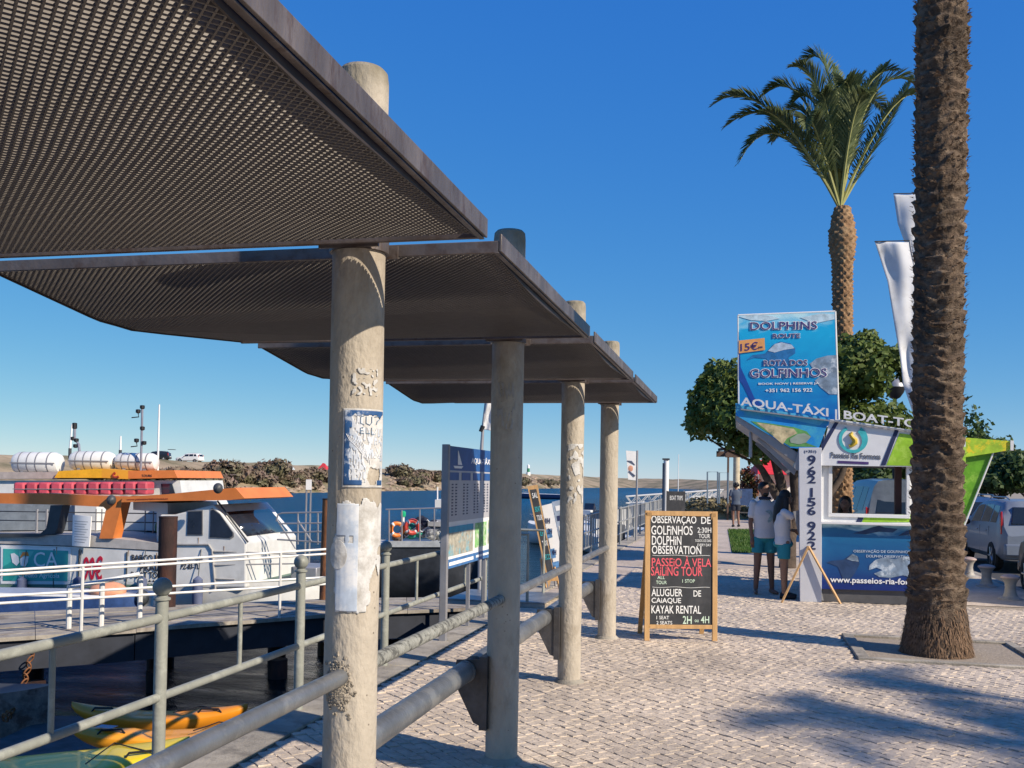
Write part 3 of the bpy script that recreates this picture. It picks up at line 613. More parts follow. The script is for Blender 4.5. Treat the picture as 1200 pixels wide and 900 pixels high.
# left and right walls carry openings too; the back is open to the car park
mb = MB()
for x in (xL, xR-.05):
    mb.box(x, .052, z_ct+.016, x+.05, .35, z_win1+.05); mb.box(x, KD-.3, z_ct+.016, x+.05, KD, z_win1+.05); mb.box(x, .351, z_win1, x+.05, KD-.301, z_win1+.05)
mb.box(xL+.051, KD-.05, z_win1, xR-.051, KD, z_win1+.05)
mb.build('side_wall', alu, K)
MB().box(xL-.02, -.05, z_win1+.052, xR+.02, KD+.05, z_win1+.15).build('roof', alu, K, bevel=.01)
MB().box(wu1-.12, .2, z_win0, wu1-.03, .3, z_win1).build('inner_post', mat('brown interior post', (.06, .025, .02), .6), K)
# window reveal stripes below the frame: white, navy bar, green
grn = mat('lime print', (.28, .5, .03), .5, var=.3, scale=3, tint=(.5, .7, .12), tscale=4)
def quadp(pts, v0, v1, m_, nm, par=K, lab=None):
    o = MB().prism([(P(a, b_).x, P(a, b_).z) for a, b_ in pts], v0, v1).build(nm, m_, par, smooth=0)
    if lab: o['label'] = lab
    return o
quadp([(1010, 612), (1072, 612), (1072, 603), (1014, 603)], -.004, 0, grn, 'green_panel')
quadp([(1003, 612), (1009.5, 612), (1013.5, 603), (1007, 603)], -.005, 0, navy, 'navy_stripe')
# blue banner under the counter
def oceanmat(name, top, bot, ztop, zbot, spots=True, pale=(.45, .7, .8)):
    m = bpy.data.materials.new(name); m.use_nodes = True; t = m.node_tree; L = t.links.new; b = t.nodes['Principled BSDF']; b.inputs['Roughness'].default_value = .4
    tc = nn(t, 'ShaderNodeTexCoord'); s = nn(t, 'ShaderNodeSeparateXYZ'); L(tc.outputs['Object'], s.inputs[0])
    nz = nn(t, 'ShaderNodeTexNoise'); nz.inputs['Scale'].default_value = 2.2; nz.inputs['Detail'].default_value = 4; nz.inputs['Distortion'].default_value = 1.2
    mp = nn(t, 'ShaderNodeMapping'); mp.inputs['Scale'].default_value = (1, 1, 2.4); L(tc.outputs['Object'], mp.inputs[0]); L(mp.outputs[0], nz.inputs['Vector'])
    r = nn(t, 'ShaderNodeMapRange'); r.inputs['From Min'].default_value = zbot; r.inputs['From Max'].default_value = ztop; L(s.outputs['Z'], r.inputs[0])
    ad = nn(t, 'ShaderNodeMath', operation='MULTIPLY_ADD'); L(nz.outputs['Fac'], ad.inputs[0]); ad.inputs[1].default_value = .5; L(r.outputs[0], ad.inputs[2])
    cr = nn(t, 'ShaderNodeValToRGB'); e = cr.color_ramp.elements; e[0].position = .2; e[0].color = (*bot, 1); e[1].position = 1.0; e[1].color = (*top, 1)
    x = e.new(1.3 if False else .99); x.color = (*top, 1); e[-1].color = (*pale, 1); e[-1].position = 1.0
    sc_ = nn(t, 'ShaderNodeMath', operation='MULTIPLY'); sc_.inputs[1].default_value = .78; L(ad.outputs[0], sc_.inputs[0]); x.position = .86
    L(sc_.outputs[0], cr.inputs[0]); L(cr.outputs[0], b.inputs['Base Color']); return m
ob1 = oceanmat('banner ocean', (.01, .13, .3), (.003, .02, .16), z_ct, zban)
quadp([(963, 690), (1106, 694), (1106, 614.3), (963, 613.5)], -.012, -.001, ob1, 'banner')
m_dol = mat('dolphin grey', (.2, .27, .36), .5, var=.5, scale=7, tint=(.55, .62, .68), tscale=5, tlo=.52, thi=.62)
m_dol2 = mat('dark dolphin blue', (.02, .05, .13), .5, var=.3, scale=6)
def dolphin(pts, m_, v, nm='dolphin_print', par=K): return MB().prism([(P(a, b_).x, P(a, b_).z) for a, b_ in pts], v-.003, v).build(nm, m_, par, smooth=0)
dolphin([(1018, 668), (1019, 662), (1026, 656), (1036, 653), (1048, 655), (1062, 652), (1075, 655), (1090, 662), (1090, 677), (1070, 678), (1058, 674), (1044, 677), (1030, 676), (1024, 672), (1034, 668), (1027, 665)], m_dol, -.014)
dolphin([(969, 659), (974, 657), (988, 656), (998, 649), (1006, 653), (1007, 661), (1002, 671), (996, 679), (990, 684), (986, 674), (982, 664)], m_dol2, -.014)
dolphin([(992, 655), (999, 649), (1005, 652), (1006, 658), (998, 657)], m_dol, -.0175)
dolphin([(999, 625), (1010, 622), (1022, 618), (1030, 616), (1036, 618), (1052, 620), (1046, 624), (1030, 623), (1014, 626)], m_dol2, -.014)
dolphin([(1052, 628), (1062, 622), (1075, 619), (1073, 624), (1062, 627)], m_dol2, -.014)
text("www.passeios-ria-formosa", [(P(973, 684).x, P(973, 684).z), (P(1088, 688).x, P(1088, 688).z), (P(1088, 679).x, P(1088, 679).z), (P(973, 675.5).x, P(973, 675.5).z)], wht2, K, off=.02, v=-.02)
text("OBSERVAÇÃO DE GOLFINHOS", [(P(1000, 648).x, P(1000, 648).z), (P(1066, 649).x, P(1066, 649).z), (P(1066, 644.5).x, P(1066, 644.5).z), (P(1000, 643.5).x, P(1000, 643.5).z)], mat('pale print', (.55, .65, .75), .5), K, v=-.018)
text("DOLPHIN OBSERVATION", [(P(1015, 653).x, P(1015, 653).z), (P(1066, 654).x, P(1066, 654).z), (P(1066, 651).x, P(1066, 651).z), (P(1015, 650).x, P(1015, 650).z)], mat('pale print', (.55, .65, .75), .5), K, v=-.018)
# header: white panel with logo, navy slashes, lime part; sloping crown
hv = -.09
hd = quadp([(959, 545.5), (1130, 548), (1130, 513), (1072, 505), (982, 492), (972, 492)], hv, hv+.04, mat('header white', (.68, .69, .71), .5, var=.05), 'header_panel')
quadp([(958.5, 528), (963.5, 528), (983, 494), (978.5, 493.5)], hv-.006, hv-.001, navy, 'navy_stripe')
quadp([(1031, 545.5), (1036.5, 545.5), (1052, 505), (1047.5, 504)], hv-.006, hv-.001, navy, 'navy_stripe')
quadp([(1037.5, 545.5), (1130, 547.5), (1130, 524), (1100, 518), (1074, 511), (1053, 508)], hv-.005, hv-.001, grn, 'green_print')
teal = mat('teal print', (.05, .42, .46), .5, var=.2, scale=9); mb = MB(); c0 = P(999, 515)
for k in range(26):                               # crescent of the round emblem
    a0_, a1_ = radians(-60+k*11.5), radians(-60+(k+1)*11.5); 
    def ri(a): return .155-.045*max(0, -cos(a-radians(30)))
    ro = .2
    mb.prism([(c0.x-ro*cos(a0_), c0.z-ro*sin(a0_)), (c0.x-ro*cos(a1_), c0.z-ro*sin(a1_)), (c0.x-ri(a1_)*cos(a1_), c0.z-ri(a1_)*sin(a1_)), (c0.x-ri(a0_)*cos(a0_), c0.z-ri(a0_)*sin(a0_))], hv-.012, hv-.006)
mb.build('emblem', teal, K, smooth=0)
mb = MB(); pts = [(998, 507), (996, 510), (998, 513), (1001, 516), (1001, 519), (998, 522), (995, 523.5), (994, 521)]
mb.tube([(P(a, b_).x, hv-.012, P(a, b_).z) for a, b_ in pts], [.016, .03, .028, .038, .04, .028, .018, .008], 8); mb.build('seahorse', mat('gold print', (.6, .42, .04), .5), K)
text("Passeios Ria Formosa", [(P(973, 536.5).x, P(973, 536.5).z), (P(1031, 538.5).x, P(1031, 538.5).z), (P(1031, 532).x, P(1031, 532).z), (P(973, 530).x, P(973, 530).z)], mat('grey print', (.1, .11, .14), .5), K, v=hv-.008, off=.01)
quadp([(981, 540), (1017, 541.5), (1017, 544.4), (981, 543)], hv-.006, hv-.001, mat('purple strip', (.07, .04, .16), .5), 'strip')
# left wing: printed gusset and the lifted flap with its grey underside
wingm = mat('beach print', (.01, .22, .6), .5, var=.5, scale=1.3, tint=(.05, .35, .55), tscale=1.5)
quadp([(862, 473), (873, 474.5), (972, 490.5), (958, 528), (926, 525), (862.5, 487)], hv, hv+.05, wingm, 'wing_panel')
quadp([(880, 494), (905, 497), (930, 501), (945, 506), (950, 512), (944, 519), (957, 524), (926, 523.5), (908, 513), (893, 503)], hv-.004, hv-.001, mat('beach green', (.1, .28, .08), .5, var=.4, scale=6), 'beach_print')
quadp([(886, 495.5), (903, 498), (930, 503), (934, 508), (922, 514), (917, 521), (905, 511), (896, 503)], hv-.006, hv-.0045, mat('beach sand', (.5, .42, .25), .5, var=.4, scale=9, tint=(.15, .2, .12), tscale=8, tlo=.55), 'beach_print')
quadp([(925, 515), (934, 509), (942, 508), (950, 512), (944, 519), (936, 521), (926, 519)], hv-.0075, hv-.0065, mat('lagoon print', (.28, .34, .28), .5), 'beach_print')
quadp([(862.5, 474.5), (873, 476), (968, 491), (960, 499), (905, 488), (863, 481)], hv-.004, hv-.001, mat('sky print', (.08, .4, .62), .5, var=.3, scale=2), 'sky_print')
mb = MB(); a, b_ = P(862, 484), P(936, 541)       # flap slab running back along the kiosk side
for (v0_, v1_, m_i) in ((hv+.051, 1.9, 0),):
    mb.prism([(a.x, a.z), (a.x, a.z-.12), (b_.x, b_.z-.06), (b_.x, b_.z+.12)], v0_, v1_)
mb.build('side_flap', alu, K, bevel=.01)
mb = MB(); 
x0, x1 = P(887, 515), P(926, 555)
for v_ in (.05, 1.75): MB().prism([(x0.x, x0.z), (x0.x+.03, x0.z+.05), (x1.x+.09, x1.z+.05), (x1.x+.06, x1.z-.02)], v_, v_+.05).build('flap_strut', alu, K)
# white number column, on a raking board beside the kiosk
cu_ = MB().prism([(P(937, 700).x, .0), (P(962, 700).x, .0), (P(962, 525).x, P(962, 525).z), (P(935.5, 525).x, P(935.5, 525).z)], hv-.03, hv+.12).build('number_column', mat('number column white', (.55, .56, .6), .5, var=.04), K, bevel=.005)
quadp([(935, 529), (930, 548), (933, 551), (938, 551), (938, 529)], -.1, .3, alu, 'hinge_box')
zc = [("9", 534, 545), ("6", 547, 557), ("2", 557.5, 566), ("1", 572, 582), ("5", 583.5, 593), ("6", 594, 603), ("9", 611, 622), ("2", 622.5, 632), ("2", 634, 643)]
for s_, y0, y1 in zc:
    cx = P(950.5, y0).x; hw_ = (.052 if s_ != '1' else .012)
    text(s_, rq(cx-hw_, P(950, y1).z, cx+hw_, P(950, y0).z), navy, K, 'number', v=hv-.036, off=.02)
text("(+351)", [(P(942, 531.5).x, P(942, 531.5).z), (P(956, 532).x, P(956, 532).z), (P(956, 528).x, P(956, 528).z), (P(942, 527.5).x, P(942, 527.5).z)], navy, K, v=hv-.035)
# roof sign board
sb0 = oceanmat('sign ocean', (.008, .4, .72), (.003, .12, .42), P(900, 366).z, P(900, 500).z, pale=(.5, .78, .85))
sq = [(866, 497), (983.5, 500), (979, 364.5), (865, 369)]
MB().prism([(P(a, b_).x, P(a, b_).z) for a, b_ in sq], .02, .06).build('roof_sign', sb0, K, smooth=0)
frm = MB(); 
for i in range(4):
    a, b_ = sq[i], sq[(i+1) % 4]; frm.tube([(P(*a).x, .03, P(*a).z), (P(*b_).x, .03, P(*b_).z)], .014, 6)
frm.build('sign_frame', white, K)
for x in (880, 965): MB().tube([(P(x, 495).x, .09, z_win1+.1), (P(x, 495).x, .09, P(x, 380).z)], .025, 8).build('sign_post', alu, K)
def sgn(s_, x0, y0, x1, y1, m_, v=.012, off=.02, sl=0.0, nm='lettering', outline=True):
    qd = [(P(x0, y1).x, P(x0, y1).z), (P(x1, y1+sl*(x1-x0)).x, P(x1, y1+sl*(x1-x0)).z), (P(x1, y0+sl*(x1-x0)).x, P(x1, y0+sl*(x1-x0)).z), (P(x0, y0).x, P(x0, y0).z)]
    if outline:
        text(s_, qd, wht2, K, nm, v=v, off=.045, ext=.003); text(s_, qd, m_, K, nm, v=v-.005, off=.0, ext=.003)
    else: text(s_, qd, m_, K, nm, v=v, off=off, ext=.003)
vio = mat('violet lettering', (.06, .035, .17), .5)
quadp([(866, 371), (884, 368), (905, 370), (914, 373), (898, 376), (880, 375)], .014, .018, mat('foam print', (.5, .66, .75), .5, var=.3, scale=9), 'sea_print')
quadp([(938, 372), (962, 367), (978, 368), (978, 374), (958, 378), (944, 383), (934, 380), (948, 376)], .014, .018, mat('foam print', (.5, .66, .75), .5), 'sea_print')
quadp([(866, 388), (868, 430), (884, 466), (901, 481), (884, 478), (870, 450), (866, 445)], .015, .018, mat('deep stripe', (.01, .06, .3), .5), 'sea_print')
dolphin([(875, 422), (882, 416), (897, 414), (906, 404), (914, 400), (926, 402), (932, 408), (932, 414), (924, 419), (927, 437), (918, 445), (910, 432), (898, 420), (884, 419)], mat('deep dolphin', (.02, .15, .38), .5, var=.4, scale=5), .018)
dolphin([(900, 411), (908, 403), (916, 401), (928, 404), (931, 408), (918, 410), (908, 413)], mat('lit dolphin', (.4, .5, .62), .5, var=.3, scale=12), .0145)
dolphin([(949, 426), (957, 420), (970, 416.5), (980.5, 416), (982, 462), (972, 462), (962, 454), (955, 446), (962, 440), (954, 434)], m_dol, .018)
quadp([(866, 399), (896, 396), (896.5, 410), (866, 414)], .006, .012, mat('orange tag', (.75, .35, .12), .5), 'price_tag')
text("15€", [(P(868, 411.5).x, P(868, 411.5).z), (P(888, 409.5).x, P(888, 409.5).z), (P(888, 400.5).x, P(888, 400.5).z), (P(868, 402.5).x, P(868, 402.5).z)], vio, K, v=.002, off=.01)
text("pax", [(P(889, 409).x, P(889, 409).z), (P(894, 408.6).x, P(894, 408.6).z), (P(894, 405.5).x, P(894, 405.5).z), (P(889, 406).x, P(889, 406).z)], vio, K, v=.002)
sgn("DOLPHINS", 879.5, 377.5, 957.5, 386.5, vio, sl=-.015); sgn("ROUTE", 906, 391, 937.5, 396, vio, sl=-.01, off=.0)
sgn("ROTA DOS", 895, 422, 946, 428.5, vio, sl=-.01, off=.01); sgn("GOLFINHOS", 879, 432.5, 969, 442.5, vio, sl=-.012)
sgn("BOOK NOW | RESERVE JÁ", 889, 448, 960, 451.5, wht2, outline=False, off=.015, sl=-.01); sgn("+351 962 156 922", 897, 455.5, 952, 459.5, wht2, outline=False, off=.015, sl=-.012)
# standing letters along the crown
sgn("AQUA-TÁXI | BOAT-TOUR", 868.5, 464, 1100, 478.5, mat('letter white', (.62, .63, .66), .4), v=-.14, off=.022, sl=.13, outline=False)
mb = MB(); mb.prism([(P(868, 479.5).x, P(868, 479.5).z), (P(868, 481).x, P(868, 481).z), (P(1100, 511).x, P(1100, 511).z), (P(1100, 509.5).x, P(1100, 509.5).z)], -.138, -.1); mb.build('letter_rail', alu, K, smooth=0)
# the same letters get real depth
# right wing, lime printed
wr = [(1105, 512), (1128, 512.5), (1187, 517), (1186, 527), (1165, 530.5), (1130, 536), (1112, 533)]
quadp(wr, hv+.1, hv+.15, mat('flower print', (.4, .6, .04), .5, var=.4, scale=5, tint=(.75, .6, .03), tscale=3, tlo=.5, thi=.55), 'wing_panel', K, 'lime wing panel with yellow flowers')
quadp([(1105, 533), (1166, 528), (1131, 616), (1105, 618)], hv+.16, hv+.2, mat('lime print deep', (.14, .38, .02), .5, var=.4, scale=4, tint=(.35, .6, .08), tscale=3), 'side_panel')
MB().tube([(P(1166, 528).x, hv+.14, P(1166, 528).z), (P(1131, 616).x, hv+.14, P(1131, 616).z)], .012, 6).build('panel_edge', white, K)
quadp([(1184, 516), (1188, 516.5), (1187.5, 528), (1184, 527.5)], hv+.08, hv+.2, white, 'wing_end')
# ------------------------------------------------------------ leaning A frame in front of the column
fa = Frame(G(950, 707), radians(10)); AF = fthing('easel', 'tan wooden folding easel with a raking grey board in front of the number column', 'easel', fa)
P = lambda px, py, v=0: fa.p(px, py, v)
for nm, a, b_, v0_, v1_ in (('leg', (916, 708), (950, 641), .0, .12), ('leg', (985, 707), (950, 641), .0, .12), ('leg', (980, 706), (949, 641), .5, .14)):
    pa, pb = P(*a), P(*b_); MB().tube([(pa.x, v0_, 0), (pb.x, v1_, pb.z)], .018, 4).build(nm, tan_w, AF)
pa, pb = P(935, 600), P(960, 690); MB().prism([(pa.x-.02, pa.z), (pa.x+.09, pa.z+.02), (pb.x+.12, .02), (pb.x, .02)], .2, .23).build('grey_board', mat('grey board back', (.2, .2, .21), .7), AF)
fk2 = fk
# ------------------------------------------------------------ timetable board on the fence line
fb = Frame((-2.98, 0, 0), radians(90)); TB = fthing('timetable_board', 'tall blue and white timetable board with printed photos on grey posts by the fence', 'notice board', fb)
P = lambda px, py, v=0: fb.p(px, py, v)
TB.location = (-2.98, 0, 0)
u0, u1 = P(524, 540).x, P(588, 540).x; zt, zbm = P(524, 522).z, P(521, 668).z
greyp = mat('timetable grey', (.42, .42, .45), .4, var=.06); bl = mat('timetable blue', (.02, .09, .28), .4, var=.2)
MB().box(u0+.03, .0, zbm, u1-.03, .03, zt).build('backing', white, TB)
MB().box(u0-.03, -.025, 0.0, u0+.03, .05, zt+.012).build('post', alu, TB, bevel=.006)
MB().box(u1-.03, -.025, 0.0, u1+.03, .05, zt+.012).build('post', alu, TB, bevel=.006)
for uu in (.45, .75): MB().box(u0+(u1-u0)*uu-.022, .034, 0.0, u0+(u1-u0)*uu+.022, .07, zt-.1).build('back_post', alu, TB)
U = lambda f_: u0+.03+(u1-u0-.06)*f_; Z = lambda g_: zbm+(zt-zbm)*g_
bx = lambda a, b_, c, d_, m_, nm, v=-.004: MB().box(U(a), v, Z(b_), U(c), 0, Z(d_)).build(nm, m_, TB, smooth=0)
bx(0, .80, 1, 1, bl, 'title_panel'); bx(0, .38, 1, .797, greyp, 'timetable_panel'); bx(0, .0, 1, .075, mat('footer blue', (.05, .16, .38), .4, var=.4, scale=5), 'footer_strip')
bx(.03, .1, .44, .33, mat('beach photo', (.35, .33, .27), .5, var=.5, scale=14, tint=(.15, .4, .5), tscale=4), 'photo_print'); bx(.48, .12, .7, .34, mat('green photo', (.2, .45, .15), .5, var=.4, scale=9, tint=(.6, .62, .5), tscale=6), 'photo_print'); bx(.73, .13, .98, .35, mat('beach photo 2', (.4, .42, .3), .5, var=.5, scale=12, tint=(.12, .35, .5), tscale=5), 'photo_print')
bx(.03, .29, .44, .34, mat('sea print', (.03, .3, .45), .5), 'photo_print', v=-.006)
text("AQUA-TÁXI", rq(U(.38), Z(.86), U(.75), Z(.93)), wht2, TB, v=-.009, off=.01); text("TIMETABLE", rq(U(.8), Z(.9), U(.99), Z(.93)), wht2, TB, v=-.009); text("HORÁRIO", rq(U(.8), Z(.85), U(.99), Z(.88)), wht2, TB, v=-.009)
mb = MB(); mb2 = MB()
for c in range(5):
    mb.box(U(.02+c*.2), -.008, Z(.72), U(.17+c*.2), -.0045, Z(.785))
    for r_ in range(11):
        mb2.box(U(.06+c*.19), -.007, Z(.43+r_*.025), U(.085+c*.19), -.0045, Z(.441+r_*.025)); mb2.box(U(.12+c*.19), -.007, Z(.43+r_*.025), U(.145+c*.19), -.0045, Z(.441+r_*.025))
mb.build('column_heading', bl, TB, smooth=0); tag(mb2.build('printed_times', navy, TB, smooth=0), kind='stuff')
mb = MB(); mb.prism([(U(.08), Z(.84)), (U(.24), Z(.84)), (U(.21), Z(.82)), (U(.1), Z(.82))], -.008, -.0045); mb.prism([(U(.15), Z(.85)), (U(.22), Z(.85)), (U(.15), Z(.97))], -.008, -.0045); mb.build('boat_emblem', wht2, TB, smooth=0)
bx(.04, .022, .45, .05, wht2, 'footer_print', v=-.006); bx(.5, .03, .95, .05, wht2, 'footer_print', v=-.006)
# ------------------------------------------------------------ leaning menu boards behind pillar three
fm = Frame(G(640, 690), radians(78)); MBD = fthing('menu_board', 'narrow orange framed blackboard with chalk lettering, leaning by the third pillar', 'menu board', Frame(G(634, 690), radians(13)))
fq = Frame(G(634, 690), radians(13)); P = lambda px, py, v=0: fq.p(px, py, v)
def para(a, b_, c, d_, v0, v1, m_, nm, par): return MB().prism([(P(*q).x, max(0, P(*q).z)) for q in (a, b_, c, d_)], v0, v1).build(nm, m_, par, smooth=0)
para((643, 689), (649, 671), (630, 568), (618, 570), .0, .03, tan_w, 'frame', MBD); para((643.5, 680), (648, 668), (628.5, 573), (621, 574), -.004, -.0005, board_b, 'panel', MBD)
for i, (s_, y) in enumerate((("SAL", 580), ("BOAT", 596), ("TOUR", 606), ("ILHA", 624), ("TAXI", 636), ("ECO", 652))):
    xo = 622+(y-574)*.21; text(s_, [(P(xo+1, y+4).x, P(xo+1, y+4).z), (P(xo+7, y+3).x, P(xo+7, y+3).z), (P(xo+6, y-3).x, P(xo+6, y-3).z), (P(xo, y-2).x, P(xo, y-2).z)], (chalk, teal)[i % 2], MBD, 'chalk_lettering', v=-.008, off=.01)
for a, b_ in (((640, 693), (634, 655)), ((656, 690), (650, 665))): MB().tube([(P(*a).x, .1, 0), (P(*b_).x, .1, P(*b_).z)], .018, 4).build('leg', tan_w, MBD)
MB().prism([(P(641, 690).x, .12), (P(655, 686).x, .12), (P(653, 680).x, .2), (P(640, 684).x, .2)], .05, .09).build('brace', tan_w, MBD)
WB = fthing('menu_board', 'leaning white price board with small blue photos, behind the blackboard', 'menu board', fq)
para((652, 676), (661, 660), (647, 590), (635, 593), .12, .14, white, 'panel', WB)
for i, (a, b_, c, d_) in enumerate(((640, 622, 647, 632), (643, 645, 651, 656), (648, 660, 656, 670))): para((a+1, d_), (c+1, d_-2), (c-1, b_-2), (a-1, b_), .115, .1185, mat('boat photo', (.08, .2, .4), .5, var=.6, scale=20), 'photo_print', WB)
for s_, y in (("1H", 600), ("2H", 612), ("4H", 637)): text(s_, [(P(640+(y-600)*.2, y+3).x, P(0, y+3).z), (P(645+(y-600)*.2, y+3).x, P(0, y+3).z), (P(645+(y-600)*.2, y-3).x, P(0, y-3).z), (P(640+(y-600)*.2, y-3).x, P(0, y-3).z)], navy, WB, v=.11, off=.02)
for x in (652, 658): MB().tube([(P(x, 685).x, .35, 0), (P(x-8, 600).x, .15, P(0, 600).z)], .015, 4).build('leg', alu, WB)
GB = fthing('menu_board', 'leaning grey information panel, rearmost of the three boards by the third pillar', 'menu board', fq)
para((664, 665), (672, 650), (661, 586), (648, 589), .45, .48, mat('info panel', (.3, .36, .45), .5, var=.3, scale=8), 'panel', GB)
for i in range(4): para((653+i*2, 600+i*12), (664+i*2, 598+i*12), (663+i*2, 592+i*12), (652+i*2, 594+i*12), .445, .4485, navy if i % 2 else white, 'print', GB)
MB().tube([(P(664, 690).x, .7, 0), (P(655, 592).x, .49, P(0, 592).z)], .015, 4).build('leg', alu, GB)
# ============================================================ palms
m_bark = mat('palm bark', (.115, .078, .052), .95, var=.55, scale=14, bump=.9, bscale=60, tint=(.22, .16, .11), tscale=6, stretch=(1, 1, 1.8), stain=1.6, slo=.5)
m_barkt = mat('tan palm bark', (.23, .135, .07), .9, var=.45, scale=9, bump=.7, bscale=30, tint=(.3, .2, .11), tscale=5)
m_frond = leafmat('palm leaf', (.075, .115, .035), (.17, .2, .09), 1.5, .35)
m_rach = mat('palm rib', (.26, .26, .09), .6)
def trunk(parent, H, r0, r1, lean, kind, m_, seg=72, dz=.016, seed=0):
    mb = MB(); n = int(H/dz)
    for i in range(n+1):
        z = -.04 + H*i/n; k = z/H; r = r1 + (r0-r1)*exp(-max(0, z)/.55) ; cx = lean*k*k
        if kind == 'diamond': r *= 1 + .45*exp(-((z-(H-.8))/.42)**2) - .35*max(0, (z-(H-.3))/.3)
        for j in range(seg):
            a = 2*pi*j/seg; q = Vector((cos(a), sin(a), z))
            if kind == 'ring':
                ph = z/.132 + .75*noise.noise(q*1.7 + Vector((seed, 0, 0))) + .35*sin(a*2+z*1.3); saw = ph-math.floor(ph); amp = .048 if z > .55 else .008
                am = .5+.9*max(0, noise.noise(Vector((cos(a)*2.2, sin(a)*2.2, math.floor(ph)*1.7)))+.35)
                dd = amp*am*((saw**1.6)*1.0 if saw < .86 else (1-saw)/.14) + .016*noise.noise(q*7) + .012*noise.noise(Vector((q.x*17, q.y*17, z*22)))
            else:
                u = a*5/pi; w_ = z/.17; c1 = (u+w_) % 1; c2 = (u-w_) % 1
                dd = .07*min(c1, 1-c1, c2, 1-c2)*2*(1+.4*noise.noise(q*6)) + .02*noise.noise(q*9)
            mb.v.append((cx+(r+dd)*cos(a), (r+dd)*sin(a), z))
    for i in range(n):
        for j in range(seg): mb.f.append((i*seg+j, i*seg+(j+1) % seg, (i+1)*seg+(j+1) % seg, (i+1)*seg+j)); mb.mi.append(0)
    mb.f.append(tuple(n*seg+j for j in range(seg))); mb.mi.append(0)
    return mb.build('trunk', m_, parent, smooth=70)
def frond(pts, parent, seed, ll=.5, n=62, droop=.35, wd=.017):
    """pts: three control points of the rib"""
    r = random.Random(seed); a, b_, c = [Vector(p) for p in pts]; ev = lambda s: a*(1-s)**2 + b_*2*s*(1-s) + c*s*s
    mb = MB(); mb.tube([ev(i/10) for i in range(11)], [.035*(1-i/10)+.006 for i in range(11)], 5, mi=1)
    for i in range(n):
        s = .16 + .84*i/(n-1); p = ev(s); t_ = (ev(min(1, s+.02))-ev(max(0, s-.02))).normalized(); side = t_.cross(Vector((0, 0, 1)))
        side = side.normalized() if side.length > .05 else Vector((1, 0, 0)); up_ = side.cross(t_).normalized()
        L_ = ll*(.35+.65*sin(pi*min(1, (s-.1)*1.15)**.7))*(1 if s < .93 else .75)
        for sg in (-1, 1):
            d = (t_*(.75+.5*s) + side*sg*r.uniform(.6, .9) + up_*r.uniform(.1, .5)).normalized(); q1 = p + d*L_*.55; q2 = p + d*L_ + Vector((0, 0, -droop*L_*r.uniform(.2, .7)))
            wv_ = d.cross(up_+side*r.uniform(-.4, .4)).normalized()*wd
            mb.add([p-wv_*.5, p+wv_*.5, q1+wv_, q2, q1-wv_], [(0, 1, 2, 3, 4)])
    return mb.build('frond', [m_frond, m_rach], parent, smooth=0)
def crown(parent, z, n, L_, seed, cx=0):
    r = random.Random(seed)
    for i in range(n):
        az = 2*pi*i*.382; el = r.uniform(-.1, 1.35); l = L_*r.uniform(.85, 1.1); h = Vector((cos(az), sin(az), 0)); b0 = Vector((cx, 0, z))
        frond([b0+h*.1, b0 + h*l*.5*cos(el)+Vector((0, 0, l*.55*sin(el)+.25)), b0 + h*l*(.75+.25*cos(el)) + Vector((0, 0, l*(.55*sin(el)-.42)))], parent, seed+i, .5, 44)
pA = rt0*(4.38)+fw0*10.1; PALMA = thing('palm_tree', 'tall near palm, rough ringed trunk rising from the kerbed pit before the kiosk', 'palm', (pA.x, pA.y, 0), 0, None)
trunk(PALMA, 17, .345, .228, .12, 'ring', m_bark, seg=72, dz=.015); crown(PALMA, 16.95, 26, 3.0, 11, .12)
pB = rt0*(2.98)+fw0*3.72; PB = thing('palm_tree', 'palm on the camera side of the pavement whose trunk shadow crosses the shaded pillar', 'palm', (pB.x, pB.y, 0))
trunk(PB, 13, .34, .235, .0, 'ring', m_bark, seg=36, dz=.05, seed=4); crown(PB, 12.95, 24, 3.0, 41)
for k, (px, py) in enumerate(((1205, 872), (1235, 828))):
    g = G(px, py); hh = (13.0, 14.5)[k]; q = g + Vector((cos(SUN_AZ), sin(SUN_AZ), 0))*(hh/tan(SUN_EL))
    o = thing('palm_tree', ('palm across the road casting the soft shadow at the lower right corner', 'farther palm across the road casting the upper soft shadow', 'palm beside the road casting the shadow at the bottom edge')[k], 'palm', (q.x, q.y, -.1))
    trunk(o, hh, .3, .16, 0, 'ring', m_bark, seg=20, dz=.1, seed=k); crown(o, hh-.05, 10, 1.9, 80+k*40)
mb = MB(); r = random.Random(12)                            # ragged root fibres round the foot of the near palm
for _ in range(2600):
    a = r.uniform(0, 2*pi); z = abs(r.gauss(0, .2)); rr_ = .228 + (.345-.228)*exp(-z/.55) + .004; w_ = r.uniform(-.25, .25)
    q0 = Vector((rr_*cos(a), rr_*sin(a), z)); q1 = Vector(((rr_+r.uniform(.008, .045))*cos(a+w_*.15), (rr_+r.uniform(.008, .045))*sin(a+w_*.15), z-r.uniform(.03, .1))); t_ = Vector((-sin(a), cos(a), 0))*r.uniform(.004, .01)
    mb.add([q0-t_, q0+t_, q1], [(0, 1, 2)])
tag(mb.build('root_fibre', mat('root fibre', (.16, .1, .06), .95, var=.5, scale=20), PALMA, smooth=0), kind='stuff')
mb = MB()
for _ in range(2200):                                       # torn husk edges along the old leaf scars
    a = r.uniform(0, 2*pi); z = r.uniform(.5, 7.2); rr_ = .255 + (.345-.228)*exp(-z/.55); cxx = .12*(z/17)**2; l = r.uniform(.015, .05)
    q0 = Vector((cxx+rr_*cos(a), rr_*sin(a), z)); t_ = Vector((-sin(a), cos(a), 0))*r.uniform(.006, .03)
    mb.add([q0-t_, q0+t_, q0+Vector((cos(a)*l, sin(a)*l, l*r.uniform(.2, .9))) + t_*r.uniform(-.5, .5)], [(0, 1, 2)])
